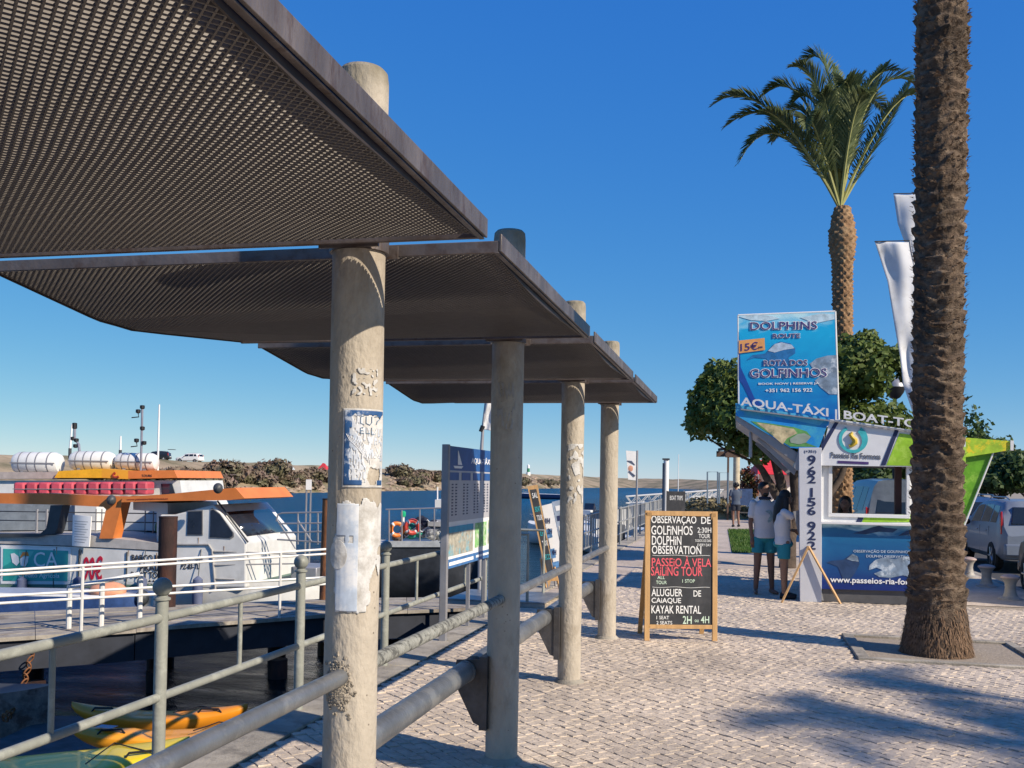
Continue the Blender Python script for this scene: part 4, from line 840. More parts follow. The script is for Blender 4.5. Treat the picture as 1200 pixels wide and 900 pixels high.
tag(mb.build('husk_edge', mat('husk brown', (.2, .135, .085), .95, var=.5, scale=20), PALMA, smooth=0), kind='stuff')
# the background palm
dC = 22.5; pC = D(987, 566, dC); PC = thing('palm_tree', 'background palm with green feather crown, its trunk rising behind the dolphins sign', 'palm', (pC.x, pC.y, 0))
topz = D(983, 240, dC).z; trunk(PC, topz, .28, .185, -.05, 'diamond', m_barkt, seg=48, dz=.03)
def loc(px, py, dd=0.0): return D(px, py, dC+dd) - Vector((pC.x, pC.y, 0))
B0 = (984, 244)
fl = [(836, 122, 900, 108, .3), (866, 190, 915, 135, -.5), (893, 112, 945, 95, .6), (928, 78, 965, 95, -.4), (850, 148, 920, 120, .9), (895, 130, 930, 150, -1.2), (940, 78, 975, 60, .8), (977, 78, 985, 130, .3), (985, 100, 1000, 100, -.9),
      (1050, 82, 1005, 100, .2), (1040, 74, 1012, 120, .9), (1082, 104, 1020, 85, -.4), (1078, 112, 1040, 120, .5), (1068, 92, 1032, 160, .9), (920, 140, 950, 120, 1.4), (945, 150, 950, 130, -1.6), (1020, 110, 1000, 120, -1.5), (960, 110, 970, 120, -1.0), (905, 165, 940, 140, 1.6), (1035, 130, 1010, 110, 1.6), (930, 120, 960, 110, .2), (1010, 88, 995, 120, .5)]
for i, (tx, ty, mx_, my_, dd) in enumerate(fl):
    a = loc(*B0); b_ = loc(mx_, my_, dd*.5); c = loc(tx, ty, dd); b_ = b_*1.0
    frond([a, b_ + (b_-(a+c)/2)*.42, c], PC, 300+i, .6, 92, .25, .016)
# pit around the near palm
pit = thing('tree_pit', 'sunken rectangular planting pit with a stone rim round the near palm', 'tree pit', (0, 0, 0))
x0, x1, y0, y1 = 1.14, 2.92, 10.14, 11.76
for (a, b_, c, d_) in ((x0, y0, x1, y0+.09), (x0, y1-.1, x1, y1), (x0, y0+.094, x0+.12, y1-.104), (x1-.1, y0+.094, x1, y1-.104)):
    MB().box(a, b_, -.15, c, d_, .018).build('rim_stone', m_conc, pit, bevel=.008)
mb = MB(); n = 40
for i in range(n+1):
    for j in range(n+1):
        x = x0+.1+(x1-x0-.2)*i/n; y = y0+.08+(y1-y0-.16)*j/n; mb.v.append((x, y, -.075+.03*N3((x*3, y*3, 0))+.012*N3((x*14, y*14, 0))))
for i in range(n):
    for j in range(n): mb.f.append((i*(n+1)+j, (i+1)*(n+1)+j, (i+1)*(n+1)+j+1, i*(n+1)+j+1)); mb.mi.append(0)
mb.build('soil', mat('dry soil', (.17, .115, .065), .95, var=.4, scale=20, bump=.8, bscale=50), pit)
mb = MB(); r = random.Random(2)
for _ in range(420):
    x, y = r.uniform(x0+.15, x0+.75), r.uniform(y0+.15, y1-.3); h = r.uniform(.02, .06); a = r.uniform(0, 6.3)
    mb.add([(x, y, -.075), (x+.02*cos(a), y+.02*sin(a), -.07), (x+.05*cos(a+.5), y+.05*sin(a+.5), -.07+h)], [(0, 1, 2)])
tag(mb.build('weeds', leafmat('weed leaf', (.06, .09, .03), (.12, .12, .05), 8), pit, smooth=0), kind='stuff')
# ============================================================ ficus and other trees
m_ficus = leafmat('ficus leaf', (.055, .095, .018), (.13, .17, .035), 1.2, .22)
m_ftr = mat('ficus bark', (.075, .055, .042), .9, var=.4, scale=8, bump=.6, bscale=20)
dF = 20.0; pF = D(922, 672, dF); pF.z = 0; FI = thing('ficus_tree', 'dense clipped ficus with forked dark trunk, its crown spreading behind the dolphins sign', 'tree', (pF.x, pF.y, 0))
fl_ = lambda px, py, dd=0: D(px, py, dF+dd) - Vector((pF.x, pF.y, 0))
bl = []
for (px, py, rx, rz, dd, ry) in ((832, 472, 27, 30, 0, 40), (850, 448, 32, 26, .2, 50), (862, 490, 42, 30, -.3, 60), (895, 465, 55, 38, 0, 75), (905, 515, 45, 26, -.2, 60), (945, 455, 60, 46, .4, 80), (992, 432, 34, 38, .2, 70), (1012, 415, 26, 26, .3, 50), (1020, 436, 24, 34, 0, 60), (1066, 436, 14, 12, .3, 30), (1046, 420, 20, 14, 0, 40), (960, 500, 60, 28, 0, 70), (1020, 494, 50, 24, .2, 60), (820, 495, 18, 18, 0, 30)):
    q = fl_(px, py, dd); s_ = dF/F; bl.append((q.x, q.y, q.z, rx*s_, ry*s_, rz*s_))
leafcloud('crown', m_ficus, FI, bl, 26000, .085, 5, hollow=.6)
mb = MB()
for pts, rs in (([(922, 700), (923, 660), (924, 620), (918, 590)], (.2, .17, .15, .13)), ([(922, 640), (930, 610), (934, 580), (930, 545), (935, 500)], (.14, .14, .13, .1, .06)), ([(918, 592), (905, 572), (894, 552), (878, 528), (860, 505)], (.12, .09, .07, .05, .03)), ([(918, 592), (915, 565), (908, 540), (900, 510)], (.12, .1, .08, .05)),
                ([(926, 625), (945, 605), (965, 590), (985, 560), (1000, 520)], (.1, .09, .08, .07, .04)), ([(894, 552), (880, 540), (850, 527), (828, 512)], (.04, .03, .02, .015)), ([(908, 540), (890, 522), (870, 510)], (.04, .03, .02)), ([(930, 545), (915, 530), (905, 505)], (.06, .05, .03))):
    mb.tube([fl_(*p) for p in pts], list(rs), 10)
mb.build('trunk', m_ftr, FI, smooth=60)
def tree(px, d, H, R, label, seed, m_, n=5000, ls=.16, nm='broadleaf_tree', zg=-.05, loosen=.9, grp=None):
    q = D(px, 566, d); o = thing(nm, label, 'tree', (q.x, q.y, zg), 0, grp); r = random.Random(seed); bl = []
    for _ in range(14):
        a = r.uniform(0, 6.3); rr_ = R*r.uniform(.1, .62); bl.append((cos(a)*rr_, sin(a)*rr_, H*r.uniform(.5, .86), R*r.uniform(.22, .46), R*r.uniform(.22, .46), H*r.uniform(.08, .18)))
    leafcloud('crown', m_, o, bl, n, ls, seed, hollow=.5)
    mb = MB().tube([(0, 0, 0), (.05, .03, H*.3), (0, 0, H*.6)], [.16*R/2, .11*R/2, .06*R/2], 8)
    for _ in range(5):
        b_ = r.choice(bl); mb.tube([(.03, 0, H*.28), (b_[0]*.5, b_[1]*.5, H*.45), (b_[0], b_[1], b_[2])], [.06*R/2, .045*R/2, .02*R/2], 6)
    mb.build('trunk', m_ftr, o); return o
m_olive = leafmat('olive leaf', (.085, .10, .04), (.15, .15, .06), 1.0, .25)
m_green = leafmat('mid green leaf', (.05, .09, .025), (.10, .14, .04), 1.0, .25)
tree(1172, 46, 3.7, 2.2, 'rounded green tree above the silver car', 1, m_green, 6500, .17)
tree(1205, 52, 4.0, 2.3, 'green tree cut by the right edge of the photo', 2, m_olive, 5000, .18)
tree(1120, 48, 3.6, 2.2, 'tree directly behind the lime side panel of the kiosk', 3, m_olive, 5000, .18)
tree(1030, 40, 3.6, 2.2, 'bright tree seen through the kiosk window, right part', 4, m_green, 5000, .16)
tree(985, 44, 3.7, 2.2, 'bright tree seen through the kiosk window, left part', 5, m_olive, 5000, .16)
tree(1150, 60, 5.4, 1.9, 'thin sparse tree whose twigs rise above the lime wing', 6, m_green, 1500, .2)
tree(1140, 31, 5.0, 1.0, 'slender sapling with few leaves right of the near palm trunk', 9, m_green, 420, .12)
m_red_fl = leafmat('oleander', (.08, .1, .03), (.3, .06, .05), 4, .2)
tree(878, 47, 2.6, .75, 'small flowering shrub tree beside the pergola pillar', 7, m_red_fl, 1600, .09, 'flowering_shrub')
# lawn
lq = [G(853, 621), G(885, 621), G(900, 648), G(858, 648)]
mb = MB(); mb.add([(q.x, q.y, .012) for q in lq], [(0, 1, 2, 3)]); lawn = tag(mb.build('lawn', mat('lawn green', (.06, .12, .02), .9, var=.4, scale=3, bump=.6, bscale=30), smooth=0), kind='structure')
mb = MB(); r = random.Random(8)
for _ in range(6000):
    u, w_ = r.random(), r.random(); p = lq[0].lerp(lq[1], u).lerp(lq[3].lerp(lq[2], u), w_); a = r.uniform(0, 6.3); mb.add([(p.x, p.y, .01), (p.x+.02*cos(a), p.y+.02*sin(a), .01), (p.x+.03*cos(a+1), p.y+.03*sin(a+1), r.uniform(.04, .09))], [(0, 1, 2)])
tag(mb.build('grass', leafmat('grass blade', (.05, .13, .015), (.1, .16, .03), 3), smooth=0), 'short green grass beyond the two people', 'grass', kind='stuff')
# ============================================================ flags, lamp, pergola, tent and small things
m_cloth = leafmat('white flag cloth', (.8, .8, .8), (.76, .77, .8), 2, .4)
def flag(name, label, d, base_px, left, right, prints=()):
    b0 = D(base_px, 566, d); o = thing(name, label, 'flag', (b0.x, b0.y, 0)); off = Vector((b0.x, b0.y, 0)); mb = MB(); n = 60; m_ = 16
    def ev(pl, t_):
        s = t_*(len(pl)-1); i = min(len(pl)-2, int(s)); f_ = s-i; return pl[i][0]+(pl[i+1][0]-pl[i][0])*f_, pl[i][1]+(pl[i+1][1]-pl[i][1])*f_
    for i in range(n+1):
        l, r_ = ev(left, i/n), ev(right, i/n)
        for j in range(m_+1):
            s = j/m_; px = l[0]+(r_[0]-l[0])*s; py = l[1]+(r_[1]-l[1])*s
            dd =   .03*sin(s*7+i*.12)+.07*N3((s*2.5, i*.07, d)) ; mb.v.append(tuple(D(px, py, d+dd)-off))
    for i in range(n):
        for j in range(m_): mb.f.append((i*(m_+1)+j, i*(m_+1)+j+1, (i+1)*(m_+1)+j+1, (i+1)*(m_+1)+j)); mb.mi.append(0)
    c = mb.build('cloth', m_cloth, o, smooth=70); sm = c.modifiers.new('s', 'SOLIDIFY'); sm.thickness = .004
    return o, off
f1, off1 = flag('feather_flag', 'white feather flag with violet print, the lower and nearer of the two', 16.5, 1086, [(1025, 283), (1040, 330), (1048, 380), (1055, 420), (1058, 450), (1070, 484)], [(1066, 284), (1074, 320), (1077, 380), (1078, 430), (1078, 455), (1074, 486)])
f2_, off2 = flag('feather_flag', 'taller white feather flag behind the near palm trunk', 18, 1092, [(1047, 228), (1052, 262), (1066, 300), (1070, 340), (1078, 380), (1086, 410)], [(1100, 228), (1100, 262), (1102, 300), (1102, 340), (1102, 380), (1102, 410)])
for o, off, tx, ty, bp_, d_ in ((f1, off1, 1066, 282, 1086, 16.5), (f2_, off2, 1100, 226, 1092, 18)):
    MB().tube([(0, 0, 0), (0, 0, 2.2), D(bp_, 400, d_)-off, D(tx, ty, d_)-off], [.03, .025, .018, .01], 10).build('pole', alu, o)
    l_ = D(tx, ty, d_)-off; l2 = D(1025 if d_ < 17 else 1047, ty+1, d_)-off; MB().tube([l_, l2], .01, 6).build('top_rod', m_dk, o)
f3_, off3 = flag('feather_flag', 'white feather flag rising behind the timetable board, left of the shaded pillar', 14.5, 564, [(572, 445), (569, 465), (567, 485), (566, 503)], [(588, 445), (584, 465), (582, 485), (581, 506)])
MB().tube([(0, 0, 0), D(563.5, 540, 14.5)-off3, D(566, 500, 14.5)-off3, D(572, 445, 14.5)-off3], [.03, .03, .022, .012], 10).build('pole', alu, f3_)
MB().tube([D(563.5, 506, 14.5)-off3, D(566, 499, 14.5)-off3], .035, 10).build('pole_joint', m_dk, f3_)
q = D(1048, 566, 31); lamp = thing('street_lamp', 'globe street lamp with dark bowl, between the ficus crown and the flag', 'street lamp', (q.x, q.y, 0)); z = D(1048, 454, 31).z
MB().tube([(0, 0, 0), (0, 0, z-.3)], .06, 12).build('pole', m_dk, lamp)
MB().lathe([(.05, -.38), (.16, -.32), (.27, -.16), (.32, .0)], (0, 0, z), 24).build('bowl', m_dk, lamp); MB().lathe([(.317, .003), (.3, .11), (.22, .22), (.11, .28), (.01, .3)], (0, 0, z), 24).build('dome', alu, lamp)
brown = mat('brown beam', (.09, .055, .04), .8, var=.3, scale=4); cream = mat('cream pillar', (.5, .43, .31), .8)
fp_ = Frame(D(862, 600, 45), TH); PG = fthing('pergola', 'timber pergola end with dark beam and cream pillar beyond the ficus', 'pergola', fp_); P = lambda px, py, v=0: fp_.p(px, py, v)
MB().prism([(P(849, 528).x, P(849, 528).z), (P(852, 524).x, P(852, 524).z), (P(853, 528).x, P(853, 528).z), (P(960, 529).x, P(960, 529).z), (P(960, 536).x, P(960, 536).z), (P(851, 536).x, P(851, 536).z)], 0, .15).build('beam', brown, PG)
MB().prism([(P(852, 527).x, P(852, 527).z), (P(960, 528).x, P(960, 528).z), (P(960, 534).x, P(960, 534).z), (P(852, 534).x, P(852, 534).z)], 2.2, 2.35).build('beam', brown, PG)
MB().lathe([(.17, 0), (.16, .2), (.15, P(862, 536).z)], (P(863, 600).x, .08, 0), 16).build('pillar', cream, PG); MB().box(P(853, 600).x-.04, .02, 0, P(853, 600).x+.04, .1, P(853, 536).z).build('post', brown, PG)
MB().lathe([(.11, 0), (.095, P(862, 536).z)], (P(950, 600).x, .08, 0), 16).build('pillar', cream, PG)
for i in range(8): x = P(856+i*13, 530).x; MB().box(x-.03, -.2, P(862, 527).z+.01, x+.03, 2.6, P(862, 525).z+.06).build('rafter', brown, PG)
ft = Frame(D(912, 600, 52), TH); TN = fthing('market_tent', 'white tent with a red roof seen between the ficus limbs', 'tent', ft); P = lambda px, py, v=0: ft.p(px, py, v)
w_ = P(935, 560).x - P(888, 560).x; xa = P(888, 560).x; zr, ze = P(910, 541).z, P(910, 556).z
mb = MB(); mb.add([(xa, 0, ze), (xa+w_*1.5, 0, ze), (xa+w_*1.5, 2.4, ze), (xa, 2.4, ze), (xa+.3, 1.2, zr+.1), (xa+w_*1.5-.3, 1.2, zr+.1)], [(0, 1, 5, 4), (1, 2, 5), (2, 3, 4, 5), (3, 0, 4)]); mb.build('roof', mat('red awning', (.6, .03, .04), .6), TN)
MB().box(xa, 2.3, 0, xa+w_*1.5, 2.35, ze).box(xa, 0, 0, xa+.05, 2.299, ze).build('side_wall', white, TN)
for x in (xa, xa+w_*1.5-.05): MB().box(x, -.06, 0, x+.05, -.01, ze).build('pole', alu, TN)
fs = Frame(D(876, 615, 41), TH); DS = fthing('display_stand', 'dark blue display stand beside the distant walking person', 'display stand', fs); P = lambda px, py, v=0: fs.p(px, py, v)
a, b_ = P(865, 592), P(882, 573); MB().box(a.x, 0, a.z, b_.x, .04, b_.z).build('panel', mat('stand blue', (.03, .06, .14), .5, var=.3), DS)
for x in (a.x, b_.x-.04): MB().box(x, .045, 0, x+.04, .085, b_.z+.02).build('post', m_dark, DS)
MB().box(a.x, .0, .45, b_.x, .03, .5).build('crossbar', m_dark, DS)
fj = Frame(D(840, 600, 44), TH)
BF = fthing('blue_frame', 'empty blue tubular frame standing at the end of the promenade', 'frame', fj); P = lambda px, py, v=0: fj.p(px, py, v)
mb = MB()
for pts in (((829, 590), (829, 553), (841, 553), (841, 590)), ((843, 590), (843, 554), (853, 554), (853, 590))): mb.tube([(P(*p).x, 0, max(0, P(*p).z)) for p in pts], .035, 6)
mb.build('tube', mat('slate blue tube', (.12, .17, .22), .5), BF)
# low wall and dry mound at the promenade end
fmn = G(838, 607); M0 = thing('planted_mound', 'dry straw coloured planted mound at the far end of the promenade', 'mound', (fmn.x, fmn.y, 0))
MB().ball((0, 0, 0), 1.5, 1.5, .75, 20, 12).build('earth', mat('straw earth', (.33, .27, .16), .95, var=.35, scale=3, bump=.7, bscale=12), M0)
leafcloud('dry_plants', leafmat('straw', (.3, .25, .13), (.2, .17, .09), 3), M0, [(0, 0, .35, 1.5, 1.5, .55)], 2200, .12, 3, hollow=.85, aspect=3)
q = G(868, 603); LW = thing('low_wall', 'low pale stone wall crossing behind the distant person', 'wall', (q.x, q.y, 0), TH)
for i in range(9): MB().box(-2+i*.9, 0, 0, -1.11+i*.9, .4, .42).build('wall_block', m_conc, LW, bevel=.015)
# chalk board and posts near the marina
fx = Frame(D(792, 600, 30), TH); MBX = fthing('blackboard', 'plain blackboard on a stand behind the big chalkboard', 'blackboard', fx); P = lambda px, py, v=0: fx.p(px, py, v)
MB().box(P(781, 590).x, 0, P(781, 603).z, P(803, 590).x, .04, P(803, 576).z).build('panel', board_b, MBX)
text("BOAT TRIPS", rq(P(785, 585).x, P(785, 586).z, P(800, 585).x, P(800, 581).z), chalk, MBX, 'chalk_lettering', v=-.006)
for x in (782, 802): MB().box(P(x, 590).x-.02, .045, 0, P(x, 590).x+.02, .08, P(x, 575).z).build('leg', alu, MBX)
fx = Frame(D(741, 600, 28), TH); SF = fthing('banner_sign', 'white banner sign with thin swooshes on a pole left of the marina posts', 'banner', fx); P = lambda px, py, v=0: fx.p(px, py, v)
MB().prism([(P(733.5, 528).x, P(733.5, 528).z), (P(745.5, 529).x, P(745.5, 529).z), (P(745, 563).x, P(745, 563).z), (P(736, 562).x, P(736, 562).z)], 0, .03).build('panel', white, SF)
MB().tube([(P(746, 600).x, .02, 0), (P(746, 600).x, .02, P(746, 528).z)], .03, 8).build('pole', alu, SF)
mb = MB(); mb.tube([(P(735, 540).x, -.006, P(735, 540).z), (P(740, 541).x, -.006, P(740, 541).z), (P(744, 545).x, -.006, P(744, 545).z)], [.01, .03, .01], 5); mb.tube([(P(737, 553).x, -.006, P(737, 552).z), (P(744, 557).x, -.006, P(744, 558).z)], [.02, .03], 5); mb.build('swoosh', mat('swoosh grey', (.12, .14, .2), .5), SF)
mb = MB(); mb.ball((P(739, 549).x, -.004, P(739, 549).z), .07, .004, .09, 8, 6); mb.build('logo', mat('salmon logo', (.6, .3, .2), .5), SF)
o = thing('mooring_post', 'tall white and dark blue mooring post among the marina boats', 'post', tuple(D(780, 610, 31).xy)+(0,)); zt_ = D(780, 539, 31).z
MB().tube([(0, 0, -1.5), (0, 0, zt_)], .085, 12).build('shaft', white, o); MB().tube([(-.06, -.05, -1.5), (-.06, -.05, zt_-.1)], .055, 10).build('side_pipe', mat('dark blue pipe', (.04, .06, .1), .5), o); MB().box(-.12, -.1, zt_, .1, .1, zt_+.05).build('cap', m_dark, o)
# bollards
bp0 = None
for k, (px, py, lb) in enumerate(((1184, 702, 'sunlit mushroom shaped iron bollard nearest the right edge'), (1156, 687, 'shaded mushroom bollard behind the rear wheel of the silver car'), (1135, 676, 'shaded mushroom bollard next to the near palm trunk'))):
    g = G(px, py)
    if bp0 is None:
        bp0 = thing('bollard', lb, 'bollard', (g.x, g.y, 0), 0, 'mushroom bollards along the pavement edge')
        MB().lathe([(.17, -.01), (.17, .012), (.11, .04), (.085, .1), (.075, .18), (.085, .25), (.115, .3), (.13, .315)], seg=28).build('stem', mat('cast iron grey', (.33, .31, .28), .6, .1, var=.2, scale=8, bump=.2), bp0)
        MB().lathe([(.132, .315), (.14, .325), (.135, .345), (.09, .368), (.03, .378)], seg=28).build('cap', mat('bollard cap', (.4, .3, .26), .6, var=.2, scale=8), bp0)
    else: dup(bp0, (g.x, g.y, 0), 0, lb)
# ============================================================ cars
glass = mat('car glass', (.015, .018, .02), .06, var=.1, spec=.8); tyre = mat('tyre', (.02, .02, .02), .85); rim = mat('alloy rim', (.35, .35, .36), .35, .8); plast = mat('black plastic', (.03, .03, .03), .6); redl = mat('tail light red', (.45, .01, .01), .15, coat=1)
def car(label, loc_, rz, paint, L_=4.4, Wd=1.74, H_=1.55, van=False, group='cars in the car park', hatch=False, simple=False, nm='parked_car'):
    o = thing(nm, label, 'van' if van else 'car', loc_, rz, group); hw_ = Wd/2
    # stations along y (rear 0 -> front L): z belt, z roof (None on the bonnet)
    st_ = [(0, .45, .80, .80, .86), (.06, .3, .98, 1.0, .95), (.16, .28, 1.0, H_*.80, 1), (.42 if not van else .2, .26, 1.0, H_*.975, 1), (L_*.30, .25, .99, H_, 1), (L_*.52, .25, .97, H_*.985, 1), (L_*.60, .25, .96, H_*.95, 1), (L_*.76, .25, .93, .95, 1), (L_*.9, .27, .84, .86, .98), (L_*.97, .3, .72, .74, .92), (L_, .38, .6, .62, .8)]
    mb = MB()
    for (y, zb_, zbelt, zr_, k) in st_:
        w1_ = hw_*k; tum = .16*max(0, (zr_-zbelt))/.55*hw_
        half = [(w1_*.86, zb_), (w1_*.99, zb_+.12), (w1_, zb_+.32), (w1_*.985, zbelt), (w1_*.97-tum*.9, zbelt+(zr_-zbelt)*.82), (w1_*.88-tum, zr_-.02), (w1_*.45, zr_+.012), (0, zr_+.02)]
        ring = half + [(-a, b2) for a, b2 in half[-2::-1]]
        for a, b2 in ring: mb.v.append((a, y, b2))
    m_ = 15; ns = len(st_)
    for i in range(ns-1):
        for j in range(m_-1): mb.f.append((i*m_+j, i*m_+j+1, (i+1)*m_+j+1, (i+1)*m_+j)); mb.mi.append(0)
        mb.f.append((i*m_+m_-1, i*m_, (i+1)*m_, (i+1)*m_+m_-1)); mb.mi.append(0)
    mb.f.append(tuple(range(m_))); mb.f.append(tuple((ns-1)*m_+j for j in range(m_-1, -1, -1))); mb.mi += [0, 0]
    V = mb.v; b_ = mb.build('body', paint, o, smooth=40)
    def pt(i, f_, j, g_, e=.006):
        """point on the body skin between stations i..i+1 and ring points j..j+1"""
        a = Vector(V[i*m_+j]).lerp(Vector(V[i*m_+j+1]), g_); c = Vector(V[(i+1)*m_+j]).lerp(Vector(V[(i+1)*m_+j+1]), g_); p = a.lerp(c, f_); return p
    def win(y0, y1, side, nm_='window', top=1.0, low=.12, slant=(0, 0)):
        mb = MB(); n = 6; rows = []
        for i in range(n+1):
            y = y0+(y1-y0)*i/n
            for r_ in (low, .96*top):
                yy_ = y + slant[0]*(1-i/n)*r_ + slant[1]*(i/n)*r_; k = max(q for q in range(ns-1) if st_[q][0] <= yy_); f_ = (yy_-st_[k][0])/(st_[k+1][0]-st_[k][0]); p = pt(k, f_, 3, r_); mb.v.append(((p.x+.005)*side, p.y, p.z))
        for i in range(n): mb.f.append((2*i, 2*i+1, 2*i+3, 2*i+2) if side < 0 else (2*i, 2*i+2, 2*i+3, 2*i+1)); mb.mi.append(0)
        mb.build(nm_, glass, o, smooth=0)
    for sd_ in (-1, 1):
        win(L_*.12, L_*.24, sd_, slant=(.1, 0)); win(L_*.26, L_*.43, sd_); win(L_*.45, L_*.66, sd_, slant=(0, -.34))
        MB().box(sd_*(hw_-.01)-.005, L_*.25-.004, .35, sd_*(hw_-.01)+.008, L_*.25+.004, .95).box(sd_*(hw_-.01)-.005, L_*.44-.004, .35, sd_*(hw_-.01)+.008, L_*.44+.004, .95).build('door_seam', plast, o)
        for y in (L_*.29, L_*.48): MB().box(sd_*hw_-.01, y, .84, sd_*hw_+.022, y+.16, .87).build('door_handle', paint, o, bevel=.006)
        MB().ball((sd_*(hw_+.1), L_*.64, .99), .10, .06, .075, 10, 8).build('mirror', plast, o)
        MB().box(sd_*(hw_*.96)-.02, .09, .82, sd_*(hw_*.96)+.012, .2, 1.3 if not van else 1.2).build('tail_light', redl, o, bevel=.012)
        MB().ball((sd_*hw_*.72, L_*.955, .68), .16, .1, .08, 10, 8).build('headlight', glass, o)
        for y in (L_*.19, L_*.80):
            x = sd_*(hw_-.085); w_ = MB(); 
            for k in range(24):
                pass
            mbw = MB(); o_ = 0; prof = [(.2, -.1), (.29, -.105), (.315, -.07), (.32, 0), (.315, .07), (.29, .105), (.2, .1)]
            for r_, t_ in prof:
                for k in range(24): mbw.v.append((x+t_, y+r_*cos(2*pi*k/24), .32+r_*sin(2*pi*k/24)))
            for i in range(len(prof)-1):
                for k in range(24): mbw.f.append((i*24+k, i*24+(k+1) % 24, (i+1)*24+(k+1) % 24, (i+1)*24+k)); mbw.mi.append(0)
            ty = mbw.build('wheel', tyre, o)
            mr = MB(); mr.tube([(x-.085, y, .32), (x+.085, y, .32)], .2, 20)
            for k in range(5): a = 2*pi*k/5; mr.tube([(x+sd_*.088, y, .32), (x+sd_*.09, y+.19*cos(a), .32+.19*sin(a))], .025, 6)
            mr.build('rim', rim, ty)
            ma_ = MB(); ma_.tube([(sd_*(hw_-.06), y, .34), (sd_*(hw_-.004), y, .34)], .37, 24); ma_.build('wheel_arch', plast, o)
        if not van: MB().tube([(sd_*.58, L_*.12, H_+.0), (sd_*.6, L_*.16, H_+.05), (sd_*.6, L_*.45, H_+.05), (sd_*.58, L_*.5, H_+.0)], .016, 8).build('roof_rail', rim, o)
    # rear window, plate, bumper
    zr0, zr1 = 1.04, H_*.9
    mb = MB(); mb.add([(-.66, .04, zr0), (.66, .04, zr0), (.58, .225, zr1), (-.58, .225, zr1), (-.66, .13, zr0), (.66, .13, zr0), (.58, .33, zr1), (-.58, .33, zr1)], [(0, 1, 2, 3), (7, 6, 5, 4), (0, 4, 5, 1), (1, 5, 6, 2), (2, 6, 7, 3), (3, 7, 4, 0)]); mb.build('rear_window', glass, o, bevel=.01)
    mb = MB(); y0_, y1_ = L_*.61, L_*.755; mb.add([(-.68, y1_+.01, .96), (.68, y1_+.01, .96), (.58, y0_+.02, H_*.95), (-.58, y0_+.02, H_*.95), (-.68, y1_-.08, .94), (.68, y1_-.08, .94), (.58, y0_-.08, H_*.93), (-.58, y0_-.08, H_*.93)], [(3, 2, 1, 0), (4, 5, 6, 7), (0, 1, 5, 4), (1, 2, 6, 5), (2, 3, 7, 6), (3, 0, 4, 7)]); mb.build('windscreen', glass, o)
    MB().box(-hw_*.93, -.06, .36, hw_*.93, .12, .62).build('rear_bumper', paint, o, bevel=.04); MB().box(-.26, -.075, .66, .26, -.0, .78).build('number_plate', white, o, bevel=.004)
    MB().box(-hw_*.9, L_-.12, .3, hw_*.9, L_+.03, .5).build('front_bumper', paint, o, bevel=.04)
    if hatch:
        MB().box(-.6, -.75, H_+.28, .6, .3, H_+.36).build('raised_hatch', paint, o, bevel=.03)
    return o
silver = mat('shaded silver paint', (.2, .23, .28), .42, .15, var=.05, coat=.15); dkp = mat('black car paint', (.012, .013, .016), .35, .1, coat=.2, var=.1); blu = mat('blue car paint', (.04, .09, .2), .25, .3, coat=1); grv = mat('grey van paint', (.12, .13, .14), .35, .3, coat=.5); redp = mat('red car paint', (.4, .02, .02), .3, .2, coat=.6)  # the silver is mixed darker and bluer, the car's shade put into its colour
g = G(1166, 669, -.1); ov = 1.74/2
car('silver estate car with roof rails and red tail lights, parked right of the near palm', (g.x+ov, g.y-.5, -.11), 0, silver)
g = G(1187, 688, -.1); car('black car cut off by the right edge, nearest of the parked cars', (g.x+ov, g.y-4.35, -.11), 0, dkp)
q = D(1056, 600, 27.5); car('grey van seen through the kiosk window', (q.x, q.y, -.11), radians(8), grv, L_=4.9, Wd=1.9, H_=2.0, van=True, nm='parked_van')
q = D(1146, 600, 27); car('dark blue car whose roof shows left of the silver car', (q.x, q.y, -.11), radians(4), blu)
q = D(1004, 600, 34); car('red car far behind the kiosk window', (q.x, q.y, -.11), radians(20), redp)
# cars on the bank
for px, k, pm_, lb, rz_, ht in ((199, 1.0, dkp, 'black car with its boot lid raised, parked on top of the far bank', radians(95), True), (236, 1.0, white, 'small white car on the crest of the far bank', radians(80), False)):
    g = bank_pt(px, k); car(lb, (g.x, g.y, g.z-.15), TH+rz_-radians(0), pm_, group='cars on the far bank', hatch=ht)
for px, py, cc, lb in ((379, 552, mat('red tent cloth', (.5, .04, .05), .7), 'red beach tent among the shrubs of the far bank'), (340, 554, mat('pale tent cloth', (.4, .45, .48), .7), 'small pale grey tent on the bare sand of the far bank')):
    wl, tp = lerp_ctrl(px); g = bank_pt(px, .75); o = thing('beach_tent', lb, 'tent', (g.x, g.y, g.z)); sx = 1.1 if px > 360 else .7
    MB().add([(-sx, -sx, 0), (sx, -sx, 0), (sx, sx, 0), (-sx, sx, 0), (-.2, 0, 1.4*sx), (.3, 0, 1.3*sx)], [(0, 1, 5, 4), (1, 2, 5), (2, 3, 4, 5), (3, 0, 4)]).build('canvas', cc, o)
g = bank_pt(619, .9); bc = thing('beacon', 'small white and green harbour beacon on the spit', 'beacon', (g.x, g.y, g.z-.2)); 
dd = Vector((g.x, g.y, 0)).dot(fw0); s_ = dd/F
MB().lathe([(2.6*s_, 0), (2.4*s_, 4*s_)], seg=12).build('base', white, bc); MB().lathe([(1.7*s_, 4*s_), (1.6*s_, 8.5*s_)], seg=12).build('green_band', mat('beacon green', (.03, .2, .1), .5), bc); MB().lathe([(1.6*s_, 8.5*s_), (1.5*s_, 12*s_), (.3*s_, 13*s_)], seg=12).build('top', white, bc)
